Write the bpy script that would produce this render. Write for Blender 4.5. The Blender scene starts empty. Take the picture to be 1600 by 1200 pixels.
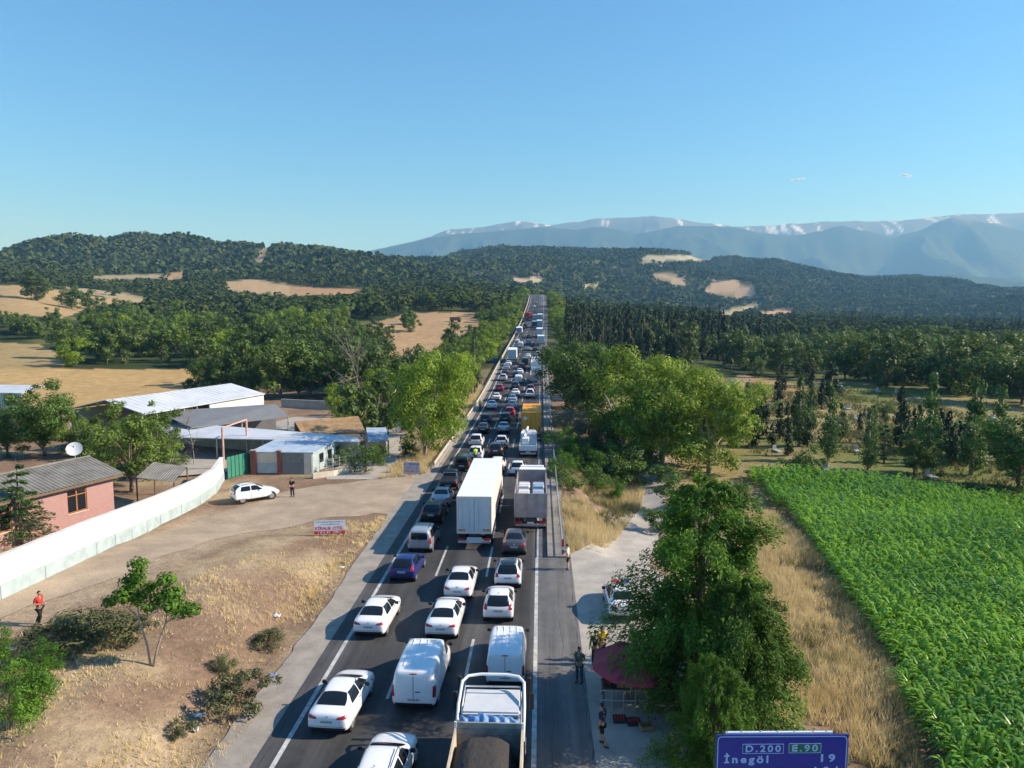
import bpy, bmesh, math, random
import numpy as np
from mathutils import Vector, Matrix
from mathutils.bvhtree import BVHTree

# ------------------------------------------------------------------ camera
H = 17.4                     # drone height above the road
FPX = 1109.0                 # focal length for a 1600 px wide picture
PITCH = math.atan(113.0 / FPX)
YAW = math.atan(45.0 * math.cos(PITCH) / FPX)
SC = bpy.context.scene
COL = SC.collection
cam = bpy.data.cameras.new('camera')
cam.sensor_width = 36.0
cam.lens = 36.0 * FPX / 1600.0
cam.clip_start = 0.5
cam.clip_end = 40000.0
cam_o = bpy.data.objects.new('camera', cam)
COL.objects.link(cam_o)
cam_o.location = (0, 0, H)
cam_o.rotation_euler = (math.pi / 2 - PITCH, 0, YAW)
SC.camera = cam_o

# ------------------------------------------------------------------ sky and sun
SUN_EL, SUN_AZ = math.radians(32), math.radians(2)     # sun stands to the right (+X)
world = bpy.data.worlds.new('World')
SC.world = world
world.use_nodes = True
wn = world.node_tree.nodes
sky = wn.new('ShaderNodeTexSky')
sky.sky_type = 'NISHITA'
sky.sun_disc = False
sky.sun_elevation = SUN_EL
sky.sun_rotation = math.radians(90) - SUN_AZ
sky.altitude = 300
sky.air_density = 1.45
sky.dust_density = 0.0
sky.ozone_density = 9.0
tint = wn.new('ShaderNodeMix'); tint.data_type = 'RGBA'; tint.blend_type = 'MULTIPLY'; tint.inputs[0].default_value = 1.0
tint.inputs[7].default_value = (0.68, 0.955, 1.05, 1)      # camera's cooler rendering of the clear sky
world.node_tree.links.new(sky.outputs[0], tint.inputs[6])
world.node_tree.links.new(tint.outputs[2], wn['Background'].inputs[0])
wn['Background'].inputs[1].default_value = 0.106
sun = bpy.data.lights.new('sun', 'SUN')
sun.energy = 4.8
sun.angle = math.radians(0.5)
sun.color = (1.0, 0.95, 0.87)
sun_o = bpy.data.objects.new('sun', sun)
COL.objects.link(sun_o)
sun_o.rotation_euler = (0, math.pi / 2 - SUN_EL, SUN_AZ)
vs = SC.view_settings
vs.view_transform = 'Standard'
vs.look = 'None'
vs.exposure = 0.72
vs.gamma = 1.0
vs.use_curve_mapping = False
SC.cycles.max_bounces = 5
SC.cycles.diffuse_bounces = 2
SC.cycles.glossy_bounces = 2
SC.cycles.transmission_bounces = 3
SC.cycles.volume_bounces = 0
SC.cycles.transparent_max_bounces = 8
SC.cycles.use_denoising = True
SC.cycles.use_adaptive_sampling = True
SC.cycles.adaptive_threshold = 0.02

# ------------------------------------------------------------------ picture <-> world
CP, SP, CY_, SY_ = math.cos(PITCH), math.sin(PITCH), math.cos(YAW), math.sin(YAW)
HEAD = np.array([-SY_, CY_])     # horizontal heading of the lens
LAT = np.array([CY_, SY_])

def ray(px, py):
    a, b = px - 800.0, py - 600.0
    fwd = FPX * CP - b * SP
    up = -FPX * SP - b * CP
    return np.array([LAT[0] * a + HEAD[0] * fwd, LAT[1] * a + HEAD[1] * fwd, up])

def project(X, Y, Z):
    t = LAT[0] * X + LAT[1] * Y
    s = HEAD[0] * X + HEAD[1] * Y
    dz = Z - H
    depth = np.maximum(s * CP - dz * SP, 0.01)
    return 800 + FPX * t / depth, 600 - FPX * (s * SP + dz * CP) / depth

def row_z(row, s):
    b = row - 600.0
    return H + s * (-FPX * SP - b * CP) / (FPX * CP - b * SP)

def at_s(px, s, z=None):
    """world X, Y at heading distance s under picture column px (at the horizon)"""
    u = (px - 800.0) / (FPX / CP)
    p = HEAD * s + LAT * (u * s)
    return p[0], p[1]

# ------------------------------------------------------------------ noise
def _hash(i, j, seed):
    n = (i * 374761393 + j * 668265263 + seed * 974711) & 0x7fffffff
    n = ((n ^ (n >> 13)) * 1274126177) & 0x7fffffff
    return ((n ^ (n >> 16)) & 0xffff) / 65535.0

def vnoise(x, y, seed=0):
    x = np.asarray(x, float); y = np.asarray(y, float)
    i = np.floor(x).astype(np.int64); j = np.floor(y).astype(np.int64)
    fx = x - i; fy = y - j
    fx = fx * fx * (3 - 2 * fx); fy = fy * fy * (3 - 2 * fy)
    a = _hash(i, j, seed); b = _hash(i + 1, j, seed)
    c = _hash(i, j + 1, seed); d = _hash(i + 1, j + 1, seed)
    return (a * (1 - fx) + b * fx) * (1 - fy) + (c * (1 - fx) + d * fx) * fy

def fbm(x, y, seed=0, oct=4):
    v = 0.0; a = 0.5; t = 0.0
    for k in range(oct):
        v = v + a * vnoise(np.asarray(x) * 2 ** k, np.asarray(y) * 2 ** k, seed + k); t += a; a *= 0.5
    return v / t

def sstep(t):
    t = np.clip(t, 0, 1)
    return t * t * (3 - 2 * t)

def in_poly(px, py, poly):
    px = np.asarray(px, float); py = np.asarray(py, float)
    r = np.zeros(px.shape, bool)
    n = len(poly)
    for k in range(n):
        x1, y1 = poly[k]; x2, y2 = poly[(k + 1) % n]
        c = ((y1 > py) != (y2 > py)) & (px < (x2 - x1) * (py - y1) / (y2 - y1 + 1e-12) + x1)
        r ^= c
    return r

# ------------------------------------------------------------------ road profile and terrain
_ry = np.array([-80, 120, 150, 204, 300, 391, 522, 600, 650, 720, 900.])
_rz = np.array([0, 0, 0.5, 2.8, 7.4, 12.8, 24.0, 30.6, 33.0, 34.5, 36.])
_t = np.arange(-80, 900, 2.0)
_k = np.exp(-0.5 * (np.arange(-12, 13) / 5.0) ** 2); _k /= _k.sum()
_zz = np.convolve(np.pad(np.interp(_t, _ry, _rz), 12, mode='edge'), _k, 'valid')
_xx = np.convolve(np.pad(np.interp(_t, [-80, 200, 391, 522, 590, 640, 700, 900], [0, 0, 1.5, 2.5, 2.4, 0.5, -9, -50]), 12, mode='edge'), _k, 'valid')
def RZ(y): return np.interp(y, _t, _zz)
def RX(y): return np.interp(y, _t, _xx)

# ground seen in the picture: per picture column, (distance, row) pairs
_cols = [-900, 0, 300, 550, 700, 1000, 1200, 1600, 2500]
_tab = [
    [(100, None), (170, 592), (260, 548), (420, 466), (700, 442), (900, 432), (1300, 428)],
    [(100, None), (170, 592), (260, 548), (420, 466), (700, 442), (900, 432), (1300, 428)],
    [(100, None), (190, 583), (260, 556), (420, 515), (600, 480), (900, 448), (1300, 440)],
    [(120, None), (260, 553), (380, 505), (600, 474), (900, 452), (1300, 444)],
    [(120, None), (260, 553), (380, 505), (600, 470), (900, 450), (1300, 444)],
    [(150, None), (260, 555), (400, 528), (600, 500), (1000, 486), (1500, 484)],
    [(160, None), (250, 570), (400, 543), (800, 505), (1300, 496), (1600, 494)],
    [(160, None), (250, 570), (400, 545), (800, 515), (1500, 502), (1600, 500)],
    [(160, None), (250, 570), (400, 545), (800, 515), (1500, 502), (1600, 500)],
]
_S = np.exp(np.linspace(math.log(5), math.log(14000), 260))
_Z = np.zeros((len(_cols), len(_S)))
for i, tb in enumerate(_tab):
    ss = [5.0, tb[0][0]] + [a for a, b in tb[1:]] + [14000.]
    zs = [0.0, 0.0] + [row_z(b, a) for a, b in tb[1:]]
    zs.append(zs[-1])
    _Z[i] = np.interp(np.log(_S), np.log(ss), zs)
for i in range(len(_cols)):
    _Z[i] = np.convolve(np.pad(_Z[i], 4, mode='edge'), np.ones(9) / 9, 'valid')
_U = (np.array(_cols) - 800.0) / (FPX / CP)

SKY_A = [(-900, 400), (-300, 398), (-80, 396), (0, 392), (60, 375), (120, 371), (170, 373), (230, 362), (290, 362), (350, 375), (410, 376), (450, 374), (520, 379), (560, 386), (600, 397), (660, 412), (720, 427), (760, 444), (800, 476), (850, 530), (2500, 560)]
SKY_B = [(-900, 470), (500, 470), (640, 432), (700, 409), (760, 393), (830, 383), (900, 386), (980, 391), (1030, 390), (1070, 394), (1090, 402), (1120, 403), (1200, 407), (1260, 416), (1350, 430), (1420, 433), (1500, 441), (1600, 450), (1800, 452), (2500, 455)]
SA, WA, SB, WB = 1600., 850., 2600., 1500.
_uA = (np.array([p[0] for p in SKY_A]) - 800.) / (FPX / CP); _zA = np.array([row_z(p[1] + 25, SA) for p in SKY_A])
_uB = (np.array([p[0] for p in SKY_B]) - 800.) / (FPX / CP); _zB = np.array([row_z(p[1] + 6, SB) for p in SKY_B])

def base_z(u, s):
    ls = np.interp(np.log(np.maximum(s, 5)), np.log(_S), np.arange(len(_S)))
    k = np.clip(ls.astype(int), 0, len(_S) - 2); fk = ls - k
    lu = np.interp(u, _U, np.arange(len(_U)))
    m = np.clip(lu.astype(int), 0, len(_U) - 2); fm = sstep(lu - m)
    return (_Z[m, k] * (1 - fk) + _Z[m, k + 1] * fk) * (1 - fm) + (_Z[m + 1, k] * (1 - fk) + _Z[m + 1, k + 1] * fk) * fm

def terrain(X, Y, detail=True):
    X = np.asarray(X, float); Y = np.asarray(Y, float)
    s = HEAD[0] * X + HEAD[1] * Y
    t = LAT[0] * X + LAT[1] * Y
    u = t / np.maximum(s, 4.0)
    z = base_z(u, s)
    # forested hills
    for (uu, zz, sr, w, sd) in ((_uA, _zA, SA, WA, 3), (_uB, _zB, SB, WB, 9)):
        zr = np.interp(u, uu, zz)
        a = np.where(s < sr, sstep((s - (sr - w)) / w) * 0.85 + 0.15 * np.clip((s - sr + w) / w, 0, 1), 1 - 0.8 * sstep((s - sr) / (w * 0.9)))
        a = np.where(s < sr - w, 0, a)
        rel = 1 - np.clip(np.abs(s - sr) / 260., 0, 1)
        nz = (fbm(X / 260., Y / 260., sd) - 0.5) * 90 * sstep((s - (sr - w)) / 400) * (1 - sstep(rel))
        h = z + (zr - z) * a + nz * (a > 0)
        z = np.where(zr > z, np.maximum(z, h), z)
    if detail:
        far = sstep((s - 120) / 200)
        z = z + far * (fbm(X / 60., Y / 60., 5) - 0.5) * 5 * (1 - sstep((s - 900) / 600))
        z = z + (1 - far) * (fbm(X / 9., Y / 9., 6, 3) - 0.5) * 0.35 * sstep((np.abs(X + 5) - 10) / 8)
        # bank with the dirt track on the left, lower fields on the right
        nearL = sstep((56 - Y) / 14)
        z = z + nearL * 1.5 * sstep((-X - 12.9) / 6.5) * (1 + 0.12 * (fbm(X / 2.5, Y / 2.5, 8, 3) - 0.5))
        z = z - 1.3 * sstep((X - 7) / 7) * (1 - sstep((s - 110) / 60))
        z = z - 1.6 * sstep((X - 2.6) / 4) * sstep((Y - 47) / 8) * (1 - sstep((X - 9) / 5)) * (1 - sstep((s - 110) / 60))
        # embankment on the left of the barrier
        z = z - 1.6 * sstep((-X - 12.3) / 5) * sstep((Y - 84) / 10) * (1 - sstep((s - 160) / 60))
    # keep the carriageway bed flat under the asphalt
    rz = RZ(Y) - 0.06
    off = np.abs(X - RX(Y) + 5.3)
    hw = 8.3
    bed = 1 - sstep((off - hw) / np.where(Y > 110, 14., 2.0))
    bed = bed * (1 - sstep((Y - 660) / 40))
    return z * (1 - bed) + rz * bed

def tz(x, y): return float(terrain(np.array([x]), np.array([y]))[0])

def ground_hit(px, py, dz=0.0):
    """first point where the sight line of a picture position meets the ground (raised by dz)"""
    d = ray(px, py)
    hd = math.hypot(d[0], d[1])
    ts = np.exp(np.linspace(math.log(14), math.log(6000), 1800)) / hd
    X, Y, Z = d[0] * ts, d[1] * ts, H + d[2] * ts
    g = terrain(X, Y) + dz
    k = np.argmax(Z < g)
    if k == 0: k = 1
    a, b = Z[k - 1] - g[k - 1], Z[k] - g[k]
    f = a / (a - b) if a != b else 0
    t = ts[k - 1] + (ts[k] - ts[k - 1]) * f
    return d[0] * t, d[1] * t, float(H + d[2] * t - dz)

def road_hit(px, py, dz=0.0):
    d = ray(px, py)
    ts = np.linspace(14, 800, 8000) / d[1]
    Z = H + d[2] * ts
    g = RZ(d[1] * ts) + dz
    k = int(np.argmax(Z < g)) or len(ts) - 1
    return d[0] * ts[k], d[1] * ts[k]

# ------------------------------------------------------------------ object helpers
def tag(o, label=None, cat=None, group=None, kind=None):
    if label: o['label'] = label
    if cat: o['category'] = cat
    if group: o['group'] = group
    if kind: o['kind'] = kind
    return o

def empty(name, loc=(0, 0, 0), rz=0.0, rx=0.0, label=None, cat=None, group=None, parent=None):
    o = bpy.data.objects.new(name, None)
    COL.objects.link(o)
    o.empty_display_size = 0.3
    o.location = loc
    o.rotation_euler = (rx, 0, rz)
    if parent: o.parent = parent
    return tag(o, label, cat, group)

def add(name, me, parent=None, mat=None):
    o = bpy.data.objects.new(name, me)
    COL.objects.link(o)
    if parent: o.parent = parent
    if mat:
        if not me.materials: me.materials.append(mat)
        elif me.materials[0] is not mat:
            o.material_slots[0].link = 'OBJECT'; o.material_slots[0].material = mat
    return o

def np_mesh(name, V, F, smooth=False, mat=None):
    V = np.ascontiguousarray(V, np.float32); F = np.ascontiguousarray(F, np.int32)
    me = bpy.data.meshes.new(name)
    me.vertices.add(len(V)); me.vertices.foreach_set('co', V.ravel())
    m, k = F.shape
    me.loops.add(m * k); me.loops.foreach_set('vertex_index', F.ravel())
    me.polygons.add(m); me.polygons.foreach_set('loop_start', np.arange(0, m * k, k, dtype=np.int32))
    if smooth: me.polygons.foreach_set('use_smooth', np.ones(m, bool))
    me.update(calc_edges=True)
    if mat: me.materials.append(mat)
    return me

class MB:
    """collects simple shapes into one mesh"""
    def __init__(s): s.v = []; s.f = []
    def raw(s, v, f):
        n = len(s.v); s.v += [tuple(p) for p in v]; s.f += [tuple(i + n for i in q) for q in f]; return s
    def box(s, x0, x1, y0, y1, z0, z1):
        return s.raw([(x0, y0, z0), (x1, y0, z0), (x1, y1, z0), (x0, y1, z0), (x0, y0, z1), (x1, y0, z1), (x1, y1, z1), (x0, y1, z1)],
                     [(0, 3, 2, 1), (4, 5, 6, 7), (0, 1, 5, 4), (1, 2, 6, 5), (2, 3, 7, 6), (3, 0, 4, 7)])
    def cbox(s, x0, x1, y0, y1, z0, z1, c=0.03):
        """box with chamfered edges"""
        bm = bmesh.new(); t = MB().box(x0, x1, y0, y1, z0, z1)
        vs_ = [bm.verts.new(p) for p in t.v]
        for q in t.f: bm.faces.new([vs_[i] for i in q])
        bmesh.ops.bevel(bm, geom=list(bm.edges), offset=c, segments=1, affect='EDGES')
        bm.verts.index_update()
        s.raw([v.co[:] for v in bm.verts], [[v.index for v in f.verts] for f in bm.faces]); bm.free(); return s
    def tube(s, pts, rad, n=6, cap=True):
        pts = [Vector(p) for p in pts]
        if not hasattr(rad, '__len__'): rad = [rad] * len(pts)
        base = len(s.v); prev = None
        for i, p in enumerate(pts):
            d = (pts[min(i + 1, len(pts) - 1)] - pts[max(i - 1, 0)]).normalized()
            if prev is None:
                a = d.orthogonal().normalized()
            else:
                a = prev - d * prev.dot(d)
                a = a.normalized() if a.length > 1e-6 else d.orthogonal().normalized()
            prev = a; b = d.cross(a)
            for k in range(n):
                w = 2 * math.pi * k / n
                s.v.append(tuple(p + (a * math.cos(w) + b * math.sin(w)) * rad[i]))
        for i in range(len(pts) - 1):
            for k in range(n):
                k2 = (k + 1) % n
                s.f.append((base + i * n + k, base + i * n + k2, base + (i + 1) * n + k2, base + (i + 1) * n + k))
        if cap:
            s.f.append(tuple(base + k for k in reversed(range(n))))
            s.f.append(tuple(base + (len(pts) - 1) * n + k for k in range(n)))
        return s
    def disc_x(s, x, y, z, r, w, n=20):
        """wheel-like short cylinder along X"""
        return s.tube([(x - w / 2, y, z), (x + w / 2, y, z)], r, n)
    def prism(s, poly, axis, a, b):
        """poly of 2D points extruded along axis from a to b"""
        def P(p, t):
            return {'x': (t, p[0], p[1]), 'y': (p[0], t, p[1]), 'z': (p[0], p[1], t)}[axis]
        n = len(poly)
        return s.raw([P(p, a) for p in poly] + [P(p, b) for p in poly],
                     [tuple(range(n)), tuple(reversed(range(n, 2 * n)))] + [(k, k + n, (k + 1) % n + n, (k + 1) % n) for k in range(n)])
    def mesh(s, name, smooth=False, mat=None):
        me = bpy.data.meshes.new(name)
        me.from_pydata(s.v, [], s.f)
        bm = bmesh.new(); bm.from_mesh(me); bmesh.ops.recalc_face_normals(bm, faces=bm.faces); bm.to_mesh(me); bm.free()
        if smooth: me.polygons.foreach_set('use_smooth', np.ones(len(me.polygons), bool))
        if mat: me.materials.append(mat)
        return me
    def build(s, name, mat, parent=None, smooth=False):
        return add(name, s.mesh(name, smooth), parent, mat)

def kids(o): return [c for c in COL.objects if c.parent is o]
def copy_tree(o, parent=None, children=None):
    c = o.copy(); COL.objects.link(c)
    if parent: c.parent = parent
    for ch in o.children: copy_tree(ch, c)
    return c

# ------------------------------------------------------------------ materials
MATS = {}
def mat(name, col, rough=0.7, metal=0.0, noise=0.0, nscale=3.0, bump=0.0, bscale=40.0, spec=0.5, coat=0.0, col2=None, emit=None, wave=None):
    if name in MATS: return MATS[name]
    m = bpy.data.materials.new(name); m.use_nodes = True
    nt = m.node_tree; b = nt.nodes['Principled BSDF']
    b.inputs['Base Color'].default_value = (*col, 1)
    b.inputs['Roughness'].default_value = rough
    b.inputs['Metallic'].default_value = metal
    b.inputs['Specular IOR Level'].default_value = spec
    b.inputs['Coat Weight'].default_value = coat
    tc = nt.nodes.new('ShaderNodeTexCoord')
    if noise or col2:
        n = nt.nodes.new('ShaderNodeTexNoise'); n.inputs['Scale'].default_value = nscale; n.inputs['Detail'].default_value = 6
        n.inputs['Roughness'].default_value = 0.65
        nt.links.new(tc.outputs['Object'], n.inputs['Vector'])
        mr = nt.nodes.new('ShaderNodeMapRange'); mr.inputs[1].default_value = 0.3; mr.inputs[2].default_value = 0.7
        nt.links.new(n.outputs['Fac'], mr.inputs[0])
        mx = nt.nodes.new('ShaderNodeMix'); mx.data_type = 'RGBA'
        nt.links.new(mr.outputs[0], mx.inputs[0])
        c2 = col2 if col2 else tuple(c * (1 - noise) for c in col)
        mx.inputs[6].default_value = (*c2, 1); mx.inputs[7].default_value = (*(col if col2 else tuple(min(c * (1 + noise), 0.95) for c in col)), 1)
        nt.links.new(mx.outputs[2], b.inputs['Base Color'])
    if bump:
        n2 = nt.nodes.new('ShaderNodeTexNoise'); n2.inputs['Scale'].default_value = bscale; n2.inputs['Detail'].default_value = 4
        nt.links.new(tc.outputs['Object'], n2.inputs['Vector'])
        bp = nt.nodes.new('ShaderNodeBump'); bp.inputs['Strength'].default_value = bump; bp.inputs['Distance'].default_value = 0.05
        nt.links.new(n2.outputs['Fac'], bp.inputs['Height']); nt.links.new(bp.outputs[0], b.inputs['Normal'])
    if emit:
        b.inputs['Emission Color'].default_value = (*emit[0], 1); b.inputs['Emission Strength'].default_value = emit[1]
    MATS[name] = m
    return m

def ground_mat():
    m = bpy.data.materials.new('ground'); m.use_nodes = True
    nt = m.node_tree; b = nt.nodes['Principled BSDF']; L = nt.links
    b.inputs['Roughness'].default_value = 0.95; b.inputs['Specular IOR Level'].default_value = 0.1
    at = nt.nodes.new('ShaderNodeAttribute'); at.attribute_name = 'Col'
    geo = nt.nodes.new('ShaderNodeNewGeometry')
    prev = at.outputs['Color']
    for sc, lo, hi in ((0.35, 0.78, 1.2), (3.0, 0.72, 1.28), (14.0, 0.75, 1.3)):
        n = nt.nodes.new('ShaderNodeTexNoise'); n.inputs['Scale'].default_value = sc; n.inputs['Detail'].default_value = 5; n.inputs['Roughness'].default_value = 0.7
        L.new(geo.outputs['Position'], n.inputs['Vector'])
        mr = nt.nodes.new('ShaderNodeMapRange'); mr.inputs[1].default_value = 0.3; mr.inputs[2].default_value = 0.7; mr.inputs[3].default_value = lo; mr.inputs[4].default_value = hi
        L.new(n.outputs['Fac'], mr.inputs[0])
        v = nt.nodes.new('ShaderNodeVectorMath'); v.operation = 'SCALE'
        L.new(prev, v.inputs[0]); L.new(mr.outputs[0], v.inputs['Scale']); prev = v.outputs[0]
    L.new(prev, b.inputs['Base Color'])
    n = nt.nodes.new('ShaderNodeTexNoise'); n.inputs['Scale'].default_value = 5.0; n.inputs['Detail'].default_value = 8; n.inputs['Roughness'].default_value = 0.7
    L.new(geo.outputs['Position'], n.inputs['Vector'])
    bp = nt.nodes.new('ShaderNodeBump'); bp.inputs['Strength'].default_value = 0.7; bp.inputs['Distance'].default_value = 0.12
    L.new(n.outputs['Fac'], bp.inputs['Height']); L.new(bp.outputs[0], b.inputs['Normal'])
    return m

def set_col(me, C):
    a = me.color_attributes.new('Col', 'FLOAT_COLOR', 'POINT')
    C4 = np.ones((len(C), 4), np.float32); C4[:, :3] = C
    a.data.foreach_set('color', C4.ravel())

# ------------------------------------------------------------------ ground sheet
# field and clearing outlines as they lie on the hillsides (picture columns and rows, mapped on the ground)
FIELDS = [   # (outline, colour, nearest, farthest distance)
    ([(-200, 578), (60, 576), (200, 577), (335, 577), (350, 590), (300, 632), (150, 645), (-200, 640)], (0.42, 0.28, 0.12), 90, 300),
    ([(-300, 445), (60, 446), (130, 462), (230, 470), (140, 480), (100, 497), (40, 492), (-300, 480)], (0.36, 0.25, 0.12), 200, 900),
    ([(90, 446), (200, 458), (250, 472), (215, 474), (120, 455)], (0.34, 0.27, 0.15), 200, 900),
    ([(-200, 530), (60, 537), (105, 558), (100, 574), (-200, 577)], (0.33, 0.24, 0.11), 150, 500),
    ([(535, 560), (570, 510), (640, 488), (757, 488), (762, 505), (705, 535), (640, 565), (560, 585)], (0.38, 0.25, 0.13), 140, 600),
    ([(350, 440), (400, 436), (440, 442), (490, 450), (490, 462), (430, 462), (352, 454)], (0.40, 0.28, 0.15), 400, 1500),
    ([(455, 447), (570, 452), (565, 462), (450, 460)], (0.36, 0.22, 0.11), 400, 1500),
    ([(262, 428), (290, 422), (286, 436), (262, 438)], (0.40, 0.26, 0.13), 400, 1500),
    ([(140, 431), (260, 428), (262, 434), (145, 438)], (0.30, 0.25, 0.14), 400, 1500),
    ([(1100, 456), (1110, 441), (1150, 437), (1175, 447), (1184, 461), (1150, 465)], (0.40, 0.28, 0.17), 900, 2600),
    ([(1018, 428), (1050, 424), (1070, 438), (1070, 448), (1035, 440)], (0.34, 0.26, 0.16), 900, 2600),
    ([(1010, 400), (1060, 398), (1115, 402), (1110, 406), (1050, 408), (1000, 408)], (0.34, 0.30, 0.2), 900, 2700),
    ([(1185, 487), (1240, 484), (1240, 492), (1190, 494)], (0.42, 0.27, 0.15), 500, 2600),
    ([(1110, 492), (1180, 474), (1190, 478), (1140, 494)], (0.32, 0.27, 0.15), 500, 2600),
    ([(800, 436), (840, 432), (852, 438), (838, 442), (800, 440)], (0.42, 0.33, 0.22), 600, 2600),
    ([(905, 446), (940, 443), (930, 449)], (0.40, 0.33, 0.22), 600, 2600),
    ([(395, 412), (418, 376), (428, 376), (408, 412)], (0.30, 0.23, 0.14), 900, 1650),
]
def field_mask(X, Y, Z, grow=0):
    px, py = project(X, Y, Z)
    s = HEAD[0] * X + HEAD[1] * Y
    idx = np.full(X.shape, -1)
    for k, (poly, c, a, b) in enumerate(FIELDS):
        m = in_poly(px, py, poly) & (s > a) & (s < b)
        idx[m] = k
    return idx

TRACK = [(-160, 985), (0, 945), (150, 890), (330, 826), (470, 790), (560, 775), (680, 768)]
SIDE = [(905, 1000), (930, 935), (948, 890), (985, 840), (1012, 790), (1024, 755), (1022, 722)]
def G0(px, py): return np.array(ground_hit(px, py)[:2])
def build_ground():
    us = np.concatenate([np.linspace(-2.6, -0.78, 40)[:-1], np.linspace(-0.78, 0.80, 390), np.linspace(0.80, 2.6, 40)[1:]])
    sv = [6.0]
    while sv[-1] < 13000: sv.append(sv[-1] * (1.016 if sv[-1] < 700 else 1.026) + 0.03)
    sv = np.array(sv)
    U, S = np.meshgrid(us, sv)
    X = (HEAD[0] * S + LAT[0] * U * S).ravel(); Y = (HEAD[1] * S + LAT[1] * U * S).ravel()
    Z = terrain(X, Y)
    nr, nc = S.shape
    i = np.arange(nr - 1)[:, None] * nc + np.arange(nc - 1)[None, :]
    F = np.stack([i, i + 1, i + nc + 1, i + nc], -1).reshape(-1, 4)
    me = np_mesh('ground', np.stack([X, Y, Z], 1), F, True)
    s = S.ravel()
    n1 = fbm(X / 5., Y / 5., 21)[:, None]; n2 = fbm(X / 23., Y / 23., 22)[:, None]
    n3 = fbm(X / 1.6, Y / 1.6, 24, 3)[:, None]
    soil = np.array([0.225, 0.15, 0.098]); straw = np.array([0.36, 0.275, 0.17]); grass = np.array([0.15, 0.16, 0.045]); wood = np.array([0.035, 0.05, 0.016])
    C = soil + (straw - soil) * sstep((n1 - 0.47) / 0.28)
    C = C * (0.85 + 0.3 * n3)
    # cemetery slope and rough ground on the right
    right = ((X > 12) & (Y > 66))[:, None]
    gr = grass + (np.array([0.30, 0.235, 0.11]) - grass) * sstep((n2 - 0.40) / 0.25) * (0.55 + 0.6 * n1)
    C = np.where(right, gr, C)
    # concrete yard on the left
    # meadows and woods further off
    farm = sstep((s - 150) / 60)[:, None]
    far_c = wood + (grass * 0.8 - wood) * sstep((n2 - 0.5) / 0.2)
    far_c = np.where((X[:, None] > 0) & (s[:, None] < 175), gr, far_c)
    C = C * (1 - farm) + far_c * farm
    fi = field_mask(X, Y, Z)
    for k, f in enumerate(FIELDS):
        m = fi == k
        C[m] = np.array(f[1]) * (0.88 + 0.24 * n1[m])
    px, py = project(X, Y, Z)
    # dusty margins of the tracks
    for path, w in ((TRACK, 3.2), (SIDE, 2.2)):
        P = np.array([G0(*q) for q in path]); near_ = s < 130; dmin = np.full(X.shape, 99.)
        for a_, b_ in zip(P[:-1], P[1:]):
            ab = b_ - a_; t_ = np.clip(((X - a_[0]) * ab[0] + (Y - a_[1]) * ab[1]) / (ab @ ab), 0, 1)
            dmin = np.minimum(dmin, np.hypot(X - a_[0] - ab[0] * t_, Y - a_[1] - ab[1] * t_))
        k_ = (1 - sstep((dmin - w + 1.2 * (n1[:, 0] - 0.5) * 3) / 2.2))[:, None] * near_[:, None]
        C = C * (1 - k_) + np.array([0.34, 0.26, 0.175]) * k_
    m = in_poly(px, py, [(1140, 598), (1155, 583), (1240, 600), (1290, 612), (1270, 630), (1230, 632), (1150, 622)]) & (s < 220)
    C[m] = np.array([0.33, 0.22, 0.10]) * (0.8 + 0.4 * n1[m])
    # far plain and mid hills behind the ridges
    C = np.where((s > 2900)[:, None], np.array([0.05, 0.07, 0.035]), C)
    set_col(me, C)
    o = add('ground', me, None, ground_mat())
    tag(o, 'dry brown and green rolling ground with fields and wooded hills', 'ground', kind='structure')
build_ground()

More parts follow.
